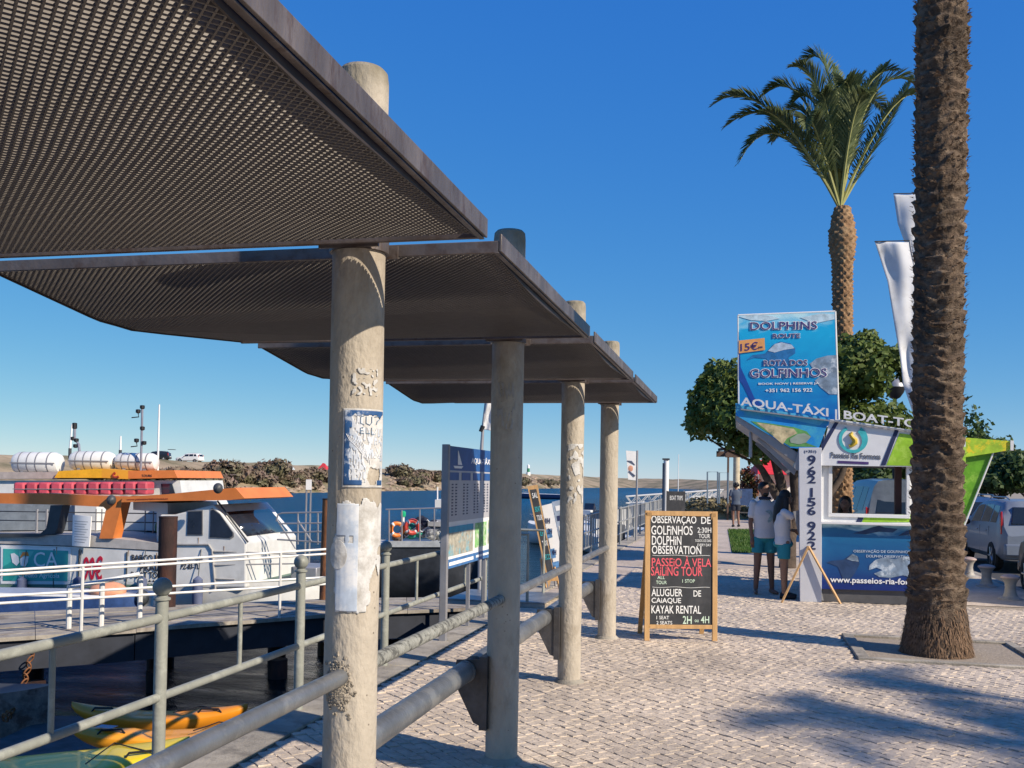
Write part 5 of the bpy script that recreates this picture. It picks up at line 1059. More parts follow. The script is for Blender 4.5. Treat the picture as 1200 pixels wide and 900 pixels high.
# ============================================================ jetty, boats, kayaks
def L3(a, b_, t_): return a[0]+(b_[0]-a[0])*t_, a[1]+(b_[1]-a[1])*t_
m_deck = mat('grey deck plank', (.30, .27, .225), .85, var=.25, scale=4, bump=.3, bscale=30, oi=.15, stretch=(1, 1, 1), tint=(.2, .17, .14), tscale=3)
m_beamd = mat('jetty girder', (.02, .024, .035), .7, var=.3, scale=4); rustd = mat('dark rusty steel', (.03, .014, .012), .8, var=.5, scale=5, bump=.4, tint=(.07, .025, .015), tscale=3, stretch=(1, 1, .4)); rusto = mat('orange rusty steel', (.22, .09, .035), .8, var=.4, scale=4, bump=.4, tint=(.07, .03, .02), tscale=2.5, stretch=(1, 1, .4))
zj = -.3
near = [G(-90, 753, zj), G(160, 737, zj), G(390, 719, zj), G(560, 712, zj)]; far = [G(-90, 722, zj), G(160, 711, zj), G(390, 701, zj), G(560, 699, zj)]
JT = thing('jetty', 'weathered grey plank jetty lying between the fence and the orange and white ferry', 'jetty', (0, 0, 0))
r = random.Random(4)
for s in range(3):
    for i in range(9):
        for h in range(2):
            t0_, t1_ = h/2+(.0015 if h else 0), (h+1)/2-.0015; k0, k1 = i/9+.005, (i+1)/9-.005
            A_ = lambda t_, k: near[s].lerp(near[s+1], t_).lerp(far[s].lerp(far[s+1], t_), k)
            zz = r.uniform(-.006, .006); q = [A_(t0_, k0), A_(t1_, k0), A_(t1_, k1), A_(t0_, k1)]
            MB().slab([(p.x, p.y) for p in q], zj-.05+zz, zj+zz).build('plank', m_deck, JT, smooth=0)
for s in range(3):
    a, b_ = near[s], near[s+1]; n_ = Vector((b_.y-a.y, a.x-b_.x, 0)).normalized()*.06; a2, b2 = a-n_*1.2, b_-n_*1.2; a3, b3 = a-n_*3, b_-n_*3
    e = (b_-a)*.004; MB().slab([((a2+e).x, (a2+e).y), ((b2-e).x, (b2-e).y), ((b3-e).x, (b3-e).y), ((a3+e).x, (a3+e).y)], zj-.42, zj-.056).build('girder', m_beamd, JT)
for s, k in ((0, .5), (1, .1), (1, .7), (2, .4)):
    for w_ in (.15, .85):
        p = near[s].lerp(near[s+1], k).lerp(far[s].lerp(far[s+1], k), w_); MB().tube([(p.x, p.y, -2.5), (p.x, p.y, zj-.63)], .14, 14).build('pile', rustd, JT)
def slat(px0, py0, px1, py1, zz, nm, lb, m_, h=.16):
    p, q = G(px0, py0, zz), G(px1, py1, zz); o = thing(nm, lb, 'timber', (p.x, p.y, zz)); d = q-p; n_ = Vector((-d.y, d.x, 0)).normalized()*.15
    MB().slab([(0, 0), (d.x, d.y), (d.x+n_.x, d.y+n_.y), (n_.x, n_.y)], -h, 0).build('beam', m_, o, bevel=.01)
    MB().slab([(d.x*.2, d.y*.2), (d.x*.25, d.y*.25), (d.x*.25+n_.x*1.1, d.y*.25+n_.y*1.1), (d.x*.2+n_.x*1.1, d.y*.2+n_.y*1.1)], -h-.02, .012).build('strap', rustd, o); return o
slat(95, 765, 168, 758, -.75, 'timber_beam', 'split ochre timber beam hanging under the jetty edge', mat('ochre timber', (.3, .19, .1), .9, var=.5, scale=7, tint=(.08, .05, .03), tscale=8))
# white hand rails on the jetty
p, q = G(97, 741, zj), G(330, 724, zj); fj2 = Frame(p, atan2(q.y-p.y, q.x-p.x)); P = lambda px, py, v=0: fj2.p(px, py, v)
JR = fthing('jetty_railing', 'white tube railing on the jetty in front of the ferry', 'railing', fj2)
wrail = mat('white tube paint', (.62, .61, .58), .4, var=.08, scale=6)
for a, b_ in (((-60, 673), (392, 643)), ((-60, 677.5), (392, 648.5)), ((-60, 702), (392, 676)), ((-60, 710.5), (392, 684))):
    pa, pb = P(*a), P(*b_); MB().tube([(pa.x, 0, pa.z), (pb.x, 0, pb.z)], .017, 8).build('rail', wrail, JR)
for px in (-40, 97, 329, 385): pa = P(px, 664-(px-97)*.07); MB().tube([(pa.x, 0, zj), (pa.x, 0, pa.z)], .022, 8).build('post', wrail, JR)
pa, pb = P(92, 692), P(173, 676); MB().tube([(pa.x, .4, pa.z), (pb.x, .4, pb.z)], .03, 8).build('gangway_rail', wrail, JR)
for px, y in ((90, 690), (129, 686), (175, 676)): pa = P(px, y); MB().tube([(pa.x, .4, zj), (pa.x, .4, pa.z)], .035, 8).build('gangway_post', wrail, JR)
for px, d, top, rr_, m_, lb, tilt in ((197.5, 14.8, 606, .135, rustd, 'dark rusty mooring pile in front of the ferry cabin', 0.0), (384, 16, 585, .095, rusto, 'orange lit rusty pile beside the nearest pillar', .05)):
    q = D(px-(3 if tilt else 0), 600, d); z = D(px, top, d).z; o = thing('mooring_pile', lb, 'pile', (q.x, q.y, 0)); t_ = rt0*tilt
    MB().tube([(0, 0, -2.5), (t_.x, t_.y, z)], rr_, 20).build('tube', m_, o); MB().tube([(t_.x, t_.y, z-.01), (t_.x, t_.y, z+.012)], rr_*1.03, 20).build('rim', rustd, o)
def boat_hull(mb, L0, L1, bow, hw_, v0, zt, zb_, n=24, rise=.0):
    """hull between u=L0 and u=L1, tapering to the bow over the last part"""
    rows = []
    for i in range(n+1):
        s = i/n; u = L0+(L1-L0)*s; k = 1 if s < 1-bow else sqrt(max(.002, 1-((s-(1-bow))/bow)**1.9)); zt_ = zt+rise*s**3
        c = v0+hw_
        for (a, z) in ((-1, zt_), (-.97, zt_*.6+zb_*.4), (-.75, zb_*.8+zt_*.2), (0, zb_), (.75, zb_*.8+zt_*.2), (.97, zt_*.6+zb_*.4), (1, zt_)): mb.v.append((u, c+a*hw_*k, z))
    o = len(mb.v)-7*(n+1)
    for i in range(n):
        for j in range(6): mb.f.append((o+i*7+j, o+i*7+j+1, o+(i+1)*7+j+1, o+(i+1)*7+j)); mb.mi.append(0)
        mb.f.append((o+i*7, o+(i+1)*7, o+(i+1)*7+6, o+i*7+6)); mb.mi.append(1)
    mb.f.append(tuple(o+j for j in range(7))); mb.mi.append(0); mb.f.append(tuple(o+n*7+j for j in range(6, -1, -1))); mb.mi.append(0)
m_bw = mat('boat white', (.66, .66, .64), .35, var=.07, scale=3, tint=(.45, .45, .42), tscale=1.5, tlo=.55, thi=.75, stain=1.1, slo=.85); m_gdeck = mat('green deck paint', (.12, .2, .15), .7, var=.2, scale=4); m_or = mat('orange boat paint', (.62, .19, .045), .45, var=.12, scale=3); m_ye = mat('amber boat paint', (.72, .34, .03), .4, var=.08, scale=3); m_gr = mat('charcoal paint', (.05, .055, .06), .5); m_bglass = mat('boat window', (.02, .025, .04), .08, spec=.8, var=.3, scale=2)
dFy = 18.5; ff = Frame(D(288, 636, dFy), TH-radians(10)); FE = fthing('ferry_boat', 'large white and orange passenger ferry with teal advertising banner on its side', 'boat', ff); P = lambda px, py, v=0: ff.p(px, py, v)
UZ = lambda *pts: [(P(a, b_).x, P(a, b_).z) for a, b_ in pts]
def fpr(pts, v0, v1, m_, nm, par=FE, bevel=0, lab=None):
    o = MB().prism(UZ(*pts), v0, v1).build(nm, m_, par, smooth=0, bevel=bevel)
    if lab: o['label'] = lab
    return o
zh = P(288, 688).z
mb = MB(); boat_hull(mb, P(-90, 690).x, P(372, 690).x, .28, 1.6, .0, zh, WZ-.25, rise=.12); mb.build('hull', [m_bw, m_gdeck], FE, smooth=50)
fpr([(-90, 634), (0, 638), (90, 641), (186, 646), (186, 688), (-90, 688)], .02, 3.1, m_bw, 'side_wall')
fpr([(-90, 628), (0, 627), (100, 627), (187, 637), (187, 645), (90, 640), (0, 637), (-90, 633)], .0, 3.15, mat('grey deck edge', (.4, .38, .36), .6), 'upper_deck')
fpr([(-90, 685), (186, 685), (186, 688.5), (-90, 688.5)], .0, .02, m_gdeck, 'rubbing_strake')
for x in (63, 92, 148): fpr([(x, 641+.04*x), (x+1, 641+.04*x), (x, 688), (x-1, 688)], -.004, .02, m_gr, 'panel_joint')
cab = fpr([(187, 603), (204, 603), (250, 591), (288, 636), (288, 689), (187, 689)], .0, 2.45, m_bw, 'cabin', bevel=.03)
fpr([(146, 588), (187, 590), (187, 640), (174, 638), (174, 600), (146, 598)], .3, 2.4, m_bw, 'aft_cabin')
def win(pts, v=-.012):
    c = (sum(a for a, _ in pts)/len(pts), sum(b_ for _, b_ in pts)/len(pts)); w_ = fpr([(c[0]+(a-c[0])*1.1, c[1]+(b_-c[1])*1.1) for a, b_ in pts], v, .0, mat('window rubber', (.16, .16, .17), .6), 'window'); fpr(pts, v-.008, v-.001, m_bglass, 'pane', w_)
win([(221, 599.5), (237, 599), (237, 626), (220, 626)]); win([(248, 598), (250, 597), (258, 603), (273, 624), (273, 628), (270, 630), (247, 629)])
# windscreen on the raked front face
def onfront(px_t, s, k): a = P(250, 591); b_ = P(288, 636); e = .012; return (a.x+(b_.x-a.x)*k+e, s, a.z+(b_.z-a.z)*k+e)
mb = MB(); mb.add([onfront(0, .25, .22), onfront(0, 2.2, .22), onfront(0, 2.2, .86), onfront(0, .25, .86)], [(0, 1, 2, 3)]); ws = mb.build('windscreen', m_bglass, FE); sm = ws.modifiers.new('s', 'SOLIDIFY'); sm.thickness = .01; sm.offset = 1
MB().tube([tuple(Vector(onfront(0, .1, 0))+Vector((.02, 0, .05))), tuple(Vector(onfront(0, .05, 1.0))+Vector((.03, -.05, .0)))], .02, 6).build('stay', m_gr, FE)
# foredeck things
for a, z0_, sz_ in (((330, 668), 0, .3), ((345, 672), 0, .22)): pass
br = MB()
for pts in (((311, 612), (313, 604), (318, 602), (378, 601)), ((311, 609), (322, 626), (334, 645)), ((337, 601), (337, 640)), ((337, 611), (353, 636)), ((361, 601), (361, 640)), ((369, 601), (369, 640)), ((374, 601), (374, 640)), ((314, 615), (376, 614)), ((316, 626), (376, 624)), ((312, 634), (376, 638))):
    br.tube([(P(a, b_).x, .5, P(a, b_).z) for a, b_ in pts], .016, 6)
br.build('bow_rail', alu, FE)
MB().box(P(318, 0+680).x, .9, zh+.02, P(350, 680).x, 1.9, zh+.32).build('deck_locker', alu, FE, bevel=.02)
br = MB(); br.tube([(P(a, b_).x, -.02, P(a, b_).z) for a, b_ in ((200, 690), (200, 640), (205, 638), (245, 638), (249, 644), (253, 690))], .018, 6); br.tube([(P(251, 646).x, -.02, P(251, 646).z), (P(345, 650).x, .1, P(345, 650).z)], .016, 6); br.tube([(P(251, 662).x, -.02, P(251, 662).z), (P(345, 661).x, .1, P(345, 661).z)], .014, 6); br.tube([(P(251, 678).x, -.02, P(251, 678).z), (P(275, 679).x, .0, P(275, 679).z)], .014, 6)
br.build('boarding_rail', mat('dull rail grey', (.35, .34, .33), .5), FE)
# orange gantry
fpr([(-90, 578), (60, 578), (120, 581), (148, 582), (145, 588), (134, 631), (118, 631), (126, 597), (123, 594), (75, 591.5), (-90, 588)], -.05, .25, m_or, 'gantry')
fpr([(61, 592), (75, 592), (69, 619), (66, 626), (47, 627), (56, 619)], -.05, .2, m_gr, 'gantry_leg')
fpr([(-90, 625.5), (60, 625.5), (47, 629), (-90, 629)], -.06, .25, m_gr, 'gantry_foot')
fpr([(148, 582), (200, 579), (240, 575), (279, 571.5), (290, 584), (272, 586), (200, 587), (146, 588.5)], -.12, 2.2, m_or, 'awning')
text("www.passeiosriaformosa.pt", UZ((153, 586.5), (201, 585.5), (201, 583), (153, 584)), mat('dark red print', (.3, .04, .02), .6), FE, v=-.128)
for x in (134, 270): MB().ball((P(x, 573 if x > 200 else 586).x, -.1 if x < 200 else -.5, P(x, 572 if x > 200 else 586).z), .09, .09, .1, 10, 8).build('floodlight', m_gr, FE)
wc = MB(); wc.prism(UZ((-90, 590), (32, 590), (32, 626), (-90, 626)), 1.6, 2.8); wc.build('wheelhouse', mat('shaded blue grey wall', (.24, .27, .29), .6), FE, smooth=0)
fpr([(33, 589), (60, 589), (60, 626), (33, 626)], 1.5, 2.8, m_bw, 'locker_wall'); fpr([(75, 591), (174, 589), (174, 628), (75, 626)], 1.7, 2.8, m_bw, 'rear_cabin')
for i, x in enumerate((8, 20, 80, 87, 140, 150, 158, 166)): pa, pb = P(x, 628), P(x, 598); MB().tube([(pa.x, .9, pa.z), (pa.x, .9, pb.z)], .014 if i > 1 else .03, 6).build('stanchion', alu, FE)
for y in (602, 613): pa, pb = P(-80, y-2), P(174, y+2); MB().tube([(pa.x, .9, pa.z), (pb.x, .9, pb.z)], .011, 6).build('rail', m_gr, FE)
pa = P(163, 620); MB().ball((pa.x, .8, pa.z), .12, .12, .16, 10, 8).build('green_net_bag', mat('green net', (.05, .16, .1), .9, var=.5, scale=30), FE)
fpr([(89, 603), (110.5, 605), (108, 640.5), (88, 639.5)], -.1, -.07, white, 'notice_sign'); mb = MB()
for i in range(9): mb.prism(UZ((91, 610+i*3), (107-(i % 3)*2, 611+i*3), (107-(i % 3)*2, 611.7+i*3), (91, 610.7+i*3)), -.103, -.1005)
mb.build('notice_print', mat('print grey', (.35, .35, .36), .6), FE, smooth=0)
for x in (30, 95, 170, 235):
    c = P(x, 687); MB().lathe([(.02, -.36), (.09, -.3), (.1, 0), (.09, .26), (.02, .32)], (c.x, -.11, c.z-.12), 12).build('fender', mat('fender grey blue', (.1, .12, .2), .5), FE); MB().tube([(c.x, -.1, c.z+.18), (c.x, -.01, c.z+.7)], .008, 5).build('fender_rope', m_gr, FE)
rs2 = mat('rust streak', (.3, .2, .13), .8, var=.4, scale=9)
for x, y, l in ((66, 641, 9), (93, 643, 14), (150, 645, 7), (183, 648, 18), (262, 640, 9), (232, 630, 8)): fpr([(x, y), (x+1.1, y), (x+.7, y+l), (x+.4, y+l)], -.006, -.003, rs2, 'rust_streak')
br = MB(); br.tube([(P(a, b_).x, -.08, P(a, b_).z) for a, b_ in ((206, 605), (203, 618), (209, 630), (204, 650), (200, 680))], .014, 6); br.build('mooring_rope', m_gr, FE)
# advertising banner
tealb = mat('banner teal', (.05, .40, .36), .5, var=.15, scale=1.5); banr = fpr([(1, 640), (83, 643), (82, 685), (1, 684)], .002, .018, white, 'banner')
fpr([(4, 643), (80, 645.5), (79, 681), (3.5, 680.5)], -.004, .001, tealb, 'banner_field'); fpr([(4, 664), (24, 652), (23, 668), (14, 680), (4, 680)], -.008, -.005, mat('banner deep teal', (.02, .27, .25), .5), 'banner_shape'); fpr([(22, 645), (40, 646), (36, 653), (24, 660)], -.008, -.005, mat('banner light teal', (.12, .5, .45), .5), 'banner_shape')
fpr([(13, 649), (17, 648), (22, 652), (23, 659), (20, 663), (15, 659)], -.014, -.009, wht2, 'leaf_emblem'); fpr([(24, 655), (28, 652), (34, 652), (33, 659), (30, 664), (25, 663)], -.014, -.009, wht2, 'leaf_emblem'); fpr([(24, 653), (27, 647), (33, 647), (34.5, 651.5), (28, 651), (24.5, 654)], -.014, -.009, mat('emblem orange', (.7, .25, .05), .5), 'leaf_emblem')
text("CA", UZ((40, 664), (68, 664.5), (68, 647), (40, 647)), wht2, FE, v=-.012); text("Crédito Agrícola", UZ((22, 678), (70, 679), (70, 672), (22, 671)), wht2, FE, v=-.012)
dred = mat('fare red', (.45, .01, .04), .5); blk = mat('boat lettering', (.03, .03, .035), .5)
text("90€", UZ((98, 679), (119, 679.5), (120, 652.5), (98, 651.5)), dred, FE, v=.005, off=.02)
for s_, q in (("BARCO PARA", ((154, 657), (200, 658), (200, 651), (154, 650))), ("PRAIA", ((164, 669), (190, 669.5), (190, 662), (164, 661.5))), ("BOAT TO THE", ((153.5, 677), (200, 678), (200, 671), (153.5, 670))), ("ISLAND", ((162, 686), (192, 686), (192, 680), (162, 679.5)))): text(s_, UZ(*q), blk, FE, v=.003, off=.02)
text("DAS 9H ÀS 19H", UZ((120, 684), (146, 684.5), (146, 681), (120, 680.5)), mat('green lettering', (.05, .2, .15), .5), FE, v=.004, off=.01)
text("VILA DA PRAIA", UZ((209, 657), (238, 656), (238, 653), (209, 653.5)), blk, FE, v=-.01); text("PZ-83-TL", UZ((212, 667), (234, 666.5), (234, 661), (213, 661)), blk, FE, v=-.01, off=.015)
# rear boat with amber roof, rafts, float blocks, masts
f24 = Frame(D(110, 600, 24), TH-radians(4)); RB = fthing('excursion_boat', 'white excursion boat with an amber and orange roof behind the ferry', 'boat', f24); P = lambda px, py, v=0: f24.p(px, py, v)
mb = MB(); boat_hull(mb, P(-150, 640).x, P(215, 640).x, .25, 1.8, 0, P(0, 640).z, WZ-.2); mb.build('hull', [m_bw, m_gdeck], RB, smooth=50)
fpr([(-150, 563), (205, 563), (208, 585), (215, 600), (215, 640), (-150, 640)], .3, 3.2, m_bw, 'cabin', RB)
fpr([(183, 567), (196, 567), (200, 580), (184, 580)], .27, .3, m_bglass, 'window', RB)
fpr([(-150, 553), (62, 553), (62, 561), (-150, 562)], .2, 3.3, mat('dull roof edge', (.4, .34, .31), .7), 'roof', RB)
fpr([(61, 560), (66, 552), (117, 549), (117, 560)], .1, 3.2, mat('amber roof', (.75, .4, .02), .45), 'roof_wing', RB); fpr([(117, 549), (148, 551.5), (148, 561.5), (117, 560)], .1, 3.2, m_ye, 'roof_wing', RB); fpr([(148, 551.5), (202, 551), (206, 560), (148, 561)], .1, 3.2, m_or, 'roof_wing', RB)
mb = MB(); mb.tube([(P(134+3.5*cos(a*.5), 0+555).x, .09, P(0, 554.5+2.6*sin(a*.5)).z) for a in range(1, 10)], .03, 6); mb.build('emblem', mat('emblem brown', (.35, .05, .02), .6), RB)
text("TOURS", UZ((164, 558.8), (176, 558.8), (176, 556), (164, 556)), blk, RB, v=.09)
m_raft = mat('life raft white', (.66, .66, .64), .4, var=.08, scale=4); m_strap = mat('raft strap', (.2, .2, .22), .6)
for k, (x0_, x1_, y0_, y1_, lb) in enumerate(((-8, 50, 529, 555, 'white cylindrical life raft canister at the left edge of the photo'), (61, 114, 528, 551, 'middle of the three white life raft canisters'), (116, 166, 530, 551, 'white life raft canister next to the tall mast, rightmost of three'))):
    a, b_ = P(x0_, y1_), P(x1_, y0_); rr_ = (b_.z-a.z)/2; cz = (a.z+b_.z)/2; w0_ = f24.w(a.x, .9, cz); ln = b_.x-a.x
    o = thing('life_raft', lb, 'life raft', w0_, f24.a, 'life raft canisters on the boat roof'); mb = MB(); n = 28; prof = [(0, .55), (.03, .8), (.12, 1), (.88, 1), (.97, .8), (1, .55)]
    mb.tube([(ln*t_, 0, 0) for t_, _ in prof], [rr_*q for _, q in prof], n); mb.build('canister', m_raft, o)
    for t_ in (.2, .38, .56, .8): MB().tube([(ln*t_-.015, 0, 0), (ln*t_+.015, 0, 0)], rr_*1.02, n).build('strap', m_strap, o)
    MB().box(.04, -rr_-.012, -.02, ln-.04, -rr_+.006, .012).build('seam', m_strap, o)
    for t_ in (.25, .75): MB().box(ln*t_-.04, -rr_*.7, -rr_-.12, ln*t_+.04, rr_*.7, -rr_*.75).build('cradle', alu, o)
pinkm = mat('faded red float', (.5, .07, .1), .6, var=.2, scale=6, oi=.15)
for k in range(11):
    x0_ = 26+k*14.2; a, b_ = P(x0_, 579.5), P(x0_+12.8, 565.5-k*.1); w0_ = f24.w(a.x, -.4, a.z)
    lb = 'faded red buoyancy block lashed in the row under the amber roof' if 0 < k < 10 else ('leftmost faded red buoyancy block of the row' if k == 0 else 'rightmost faded red buoyancy block, next to the dark window')
    o = thing('float_block', lb, 'float', w0_, f24.a, 'red float blocks in a row'); MB().box(0, 0, 0, b_.x-a.x, .45, b_.z-a.z).build('block', pinkm, o, bevel=.05); MB().box(-.004, -.008, .13, b_.x-a.x+.004, .46, .15).build('lashing', m_strap, o)
MB().box(P(20, 580).x, -.5, P(20, 583).z, P(186, 580).x, .3, P(20, 580).z-.002).build('float_rack', m_bw, RB)
for nm, d_, pts, lamps, lb, r_ in (('light_mast', 1.0, ((71, 551), (68, 519), (63, 512), (63, 493)), ((63, 495), (63, 498), (61, 512), (65, 514), (64, 521)), 'shorter light mast between the left and middle life rafts', .035), ('light_mast', .6, ((152, 551), (153, 520), (154, 475)), ((154, 475), (149, 480), (154, 500.5), (147, 515), (156, 518)), 'tall light mast with several lamps in front of the right life raft', .03)):
    base = f24.w(P(pts[0][0], pts[0][1]).x, d_, P(*pts[0]).z); o = thing(nm, lb, 'mast', base, f24.a); off = P(*pts[0]); g_ = lambda a, b_: (P(a, b_).x-off.x, 0, P(a, b_).z-off.z)
    MB().tube([g_(*q) for q in pts], r_, 8).build('pole', mat('mast grey', (.2, .21, .26), .5), o)
    for q in lamps:
        c = g_(*q); MB().lathe([(.03, -.05), (.06, -.03), (.06, .04), (.03, .05)], c, 10).build('lamp', m_dk, o)
        if abs(q[0]-pts[-1][0]) > 2: MB().tube([(c[0], 0, c[2]-.05), (c[0]+.02, 0, c[2]-.14), (g_(pts[-1][0], 0)[0], 0, c[2]-.16)], .014, 6).build('bracket', m_dk, o)
for px, y0_, y1_, lb in ((82, 528, 497, 'thin white antenna behind the middle life raft'), (141, 530, 511, 'short white antenna over the right life raft'), (184.5, 560, 474, 'tallest thin white antenna right of the life rafts')):
    q = D(px, y0_, 25.5); z = D(px, y1_, 25.5).z; o = thing('whip_antenna', lb, 'antenna', (q.x, q.y, q.z)); MB().tube([(0, 0, 0), (.04 if px < 100 else 0, 0, z-q.z)], [.03, .02], 8).build('rod', white, o); MB().tube([(0, 0, -.2), (0, 0, .06)], .04, 8).build('base', m_gr, o)
# low blue workboat between jetty and ferry
fw_ = Frame(D(60, 700, 16.7), TH); BWK = fthing('workboat', 'low blue and grey flat workboat lying beside the jetty below the teal banner', 'boat', fw_); P = lambda px, py, v=0: fw_.p(px, py, v)
mb = MB(); boat_hull(mb, P(-120, 700).x, P(170, 700).x, .2, .6, 0, P(60, 699).z, WZ-.1); mb.build('hull', [mat('workboat blue', (.03, .07, .2), .5, var=.3), mat('workboat deck', (.28, .33, .42), .6)], BWK, smooth=50)
MB().tube([(P(-110, 697).x, .05, P(0, 697).z), (P(120, 699).x, .05, P(0, 699).z)], .04, 8).build('fender_rail', wrail, BWK)
MB().ball((P(112, 696).x, .5, P(112, 696).z), .32, .3, .16, 14, 10).build('orange_float', mat('pale orange float', (.6, .28, .16), .6), BWK)
MB().box(P(125, 0+705).x, .3, P(0, 712).z, P(172, 705).x, .9, P(0, 697).z).build('white_locker', m_bw, BWK, bevel=.02)
MB().ball((P(160, 700).x, .25, P(0, 700).z), .12, .12, .14, 10, 8).build('rope_heap', m_gr, BWK)
# fishing boat between pillar one and the board
f22 = Frame(D(485, 640, 22), TH-radians(3)); FB = fthing('fishing_boat', 'grey fishing boat loaded with nets and orange rings, right of the nearest pillar', 'boat', f22); P = lambda px, py, v=0: f22.p(px, py, v)
mb = MB(); boat_hull(mb, P(400, 640).x, P(560, 640).x, .3, 1.0, 0, P(485, 640).z, WZ-.2, rise=.15); mb.build('hull', [mat('hull dark', (.03, .035, .045), .5, var=.3), mat('boat deck grey', (.4, .4, .38), .7)], FB, smooth=50)
fpr([(452, 634), (520, 634), (520, 641), (452, 641)], -.03, .05, mat('gunwale grey', (.4, .42, .43), .5), 'gunwale', FB)
br = MB()
for a, b_ in (((452, 597), (524, 595)), ((456, 598), (456, 636)), ((471, 598), (471, 636)), ((492, 597), (492, 636)), ((509, 596), (509, 636))): br.tube([(P(*a).x, .0, P(*a).z), (P(*b_).x, .0, P(*b_).z)], .016, 6)
br.build('railing', alu, FB)
fpr([(507, 586), (524, 586), (524, 596), (507, 596)], .4, 1.2, m_bw, 'cabin', FB); fpr([(520, 590), (523, 590), (523, 594), (520, 594)], .38, .4, m_bglass, 'window', FB)
fpr([(500, 612), (524, 612), (524, 618), (500, 617)], .2, 1.5, mat('hull grey', (.3, .3, .3)), 'engine_cover', FB)
MB().tube([(P(508, 596).x, .7, P(508, 596).z), (P(508, 571).x, .7, P(508, 571).z)], .015, 6).build('antenna', white, FB); MB().add([(P(508, 572).x, .7, P(508, 572).z), (P(505, 573).x, .72, P(505, 571).z), (P(507, 569).x, .7, P(507, 568).z)], [(0, 1, 2)]).build('pennant', mat('sand pennant', (.5, .4, .2)), FB)
def torus(mb, c, R_, r_, ax=1, n=20, m=8, tilt=0):
    o = len(mb.v)
    for i in range(n):
        for j in range(m):
            a, b_ = 2*pi*i/n, 2*pi*j/m; q = ((R_+r_*cos(b_))*cos(a), r_*sin(b_), (R_+r_*cos(b_))*sin(a)); q = (q[0]*cos(tilt)-q[1]*sin(tilt), q[0]*sin(tilt)+q[1]*cos(tilt), q[2]); mb.v.append((c[0]+q[0], c[1]+q[1], c[2]+q[2]))
    for i in range(n):
        for j in range(m): mb.f.append((o+i*m+j, o+i*m+(j+1) % m, o+((i+1) % n)*m+(j+1) % m, o+((i+1) % n)*m+j)); mb.mi.append(0)
for px, py, cc, lb in ((463, 621, mat('ring orange', (.75, .2, .03), .5), 'bright orange life ring lying on the fishing boat nearest the pillar'), (481, 618, mat('ring red', (.55, .06, .04), .5), 'red life ring on the fishing boat beside the green nets')):
    c = P(px, py); o = thing('life_ring', lb, 'life ring', f22.w(c.x, .25, c.z), f22.a); mb = MB(); torus(mb, (0, 0, 0), .14, .05, tilt=.4); mb.build('ring', cc, o)
    for a in range(4): MB().ball((.14*cos(a*pi/2+.7)*cos(.4), .14*cos(a*pi/2+.7)*sin(.4), .14*sin(a*pi/2+.7)), .054, .056, .054, 10, 6).build('band', white, o)
r = random.Random(9)
for px, py, cc, lb, n in ((487, 622, (.03, .3, .22), 'green fishing net heap on the fishing boat', 7), (500, 622, (.25, .26, .28), 'grey fishing net heap on the fishing boat', 11), (499, 614, (.015, .02, .04), 'dark net bundle on top of the grey nets', 4), (513, 627, (.45, .45, .42), 'pale rope heap at the right end of the fishing boat', 6), (468, 628, (.1, .08, .07), 'brown gear under the orange ring', 4)):
    c = P(px, py); o = thing('net_heap', lb, 'net', f22.w(c.x, .45, c.z), f22.a); mb = MB(); cm = mat('net %.2f %.2f' % (cc[0], cc[2]), cc, .9, var=.6, scale=14, bump=1, bscale=30)
    for _ in range(n):
        k0 = len(mb.v); mb.ball((r.uniform(-.2, .2), r.uniform(-.1, .1), r.uniform(-.1, .1)), r.uniform(.09, .16), .12, r.uniform(.07, .13), 12, 8)
        for q in range(k0, len(mb.v)): v = Vector(mb.v[q]); mb.v[q] = tuple(v*(1+.25*N3(v, 9, n)))
    mb.build('mesh_heap', cm, o)
    mb = MB(); mb.tube([(-.2, -.12, -.05), (0, -.16, .08), (.1, -.15, -.04), (.22, -.1, .05)], .012, 6); mb.build('rope', white, o)
c = P(470, 606); o = thing('starboard_light', 'small green light on a white stem on the fishing boat', 'lamp', f22.w(c.x, .3, c.z), f22.a); MB().tube([(0, 0, -.25), (0, 0, 0)], .03, 8).build('stem', white, o); MB().lathe([(.05, 0), (.06, .02), (.06, .1), (.03, .13)], seg=12).build('lens', mat('green lens', (.02, .4, .2), .3), o)
# channel sign
q = D(360, 640, 21); o = thing('channel_sign', 'small white square sign on two thin stakes standing in the water', 'sign', (q.x, q.y, 0), TH)
z = D(361, 563, 21).z
for x in (-.04, .05): MB().tube([(x, 0, WZ-1), (x, 0, z)], .018, 6).build('stake', alu, o)
MB().box(-.05, -.03, z-.2, .07, -.01, z+.02).build('plate', white, o)
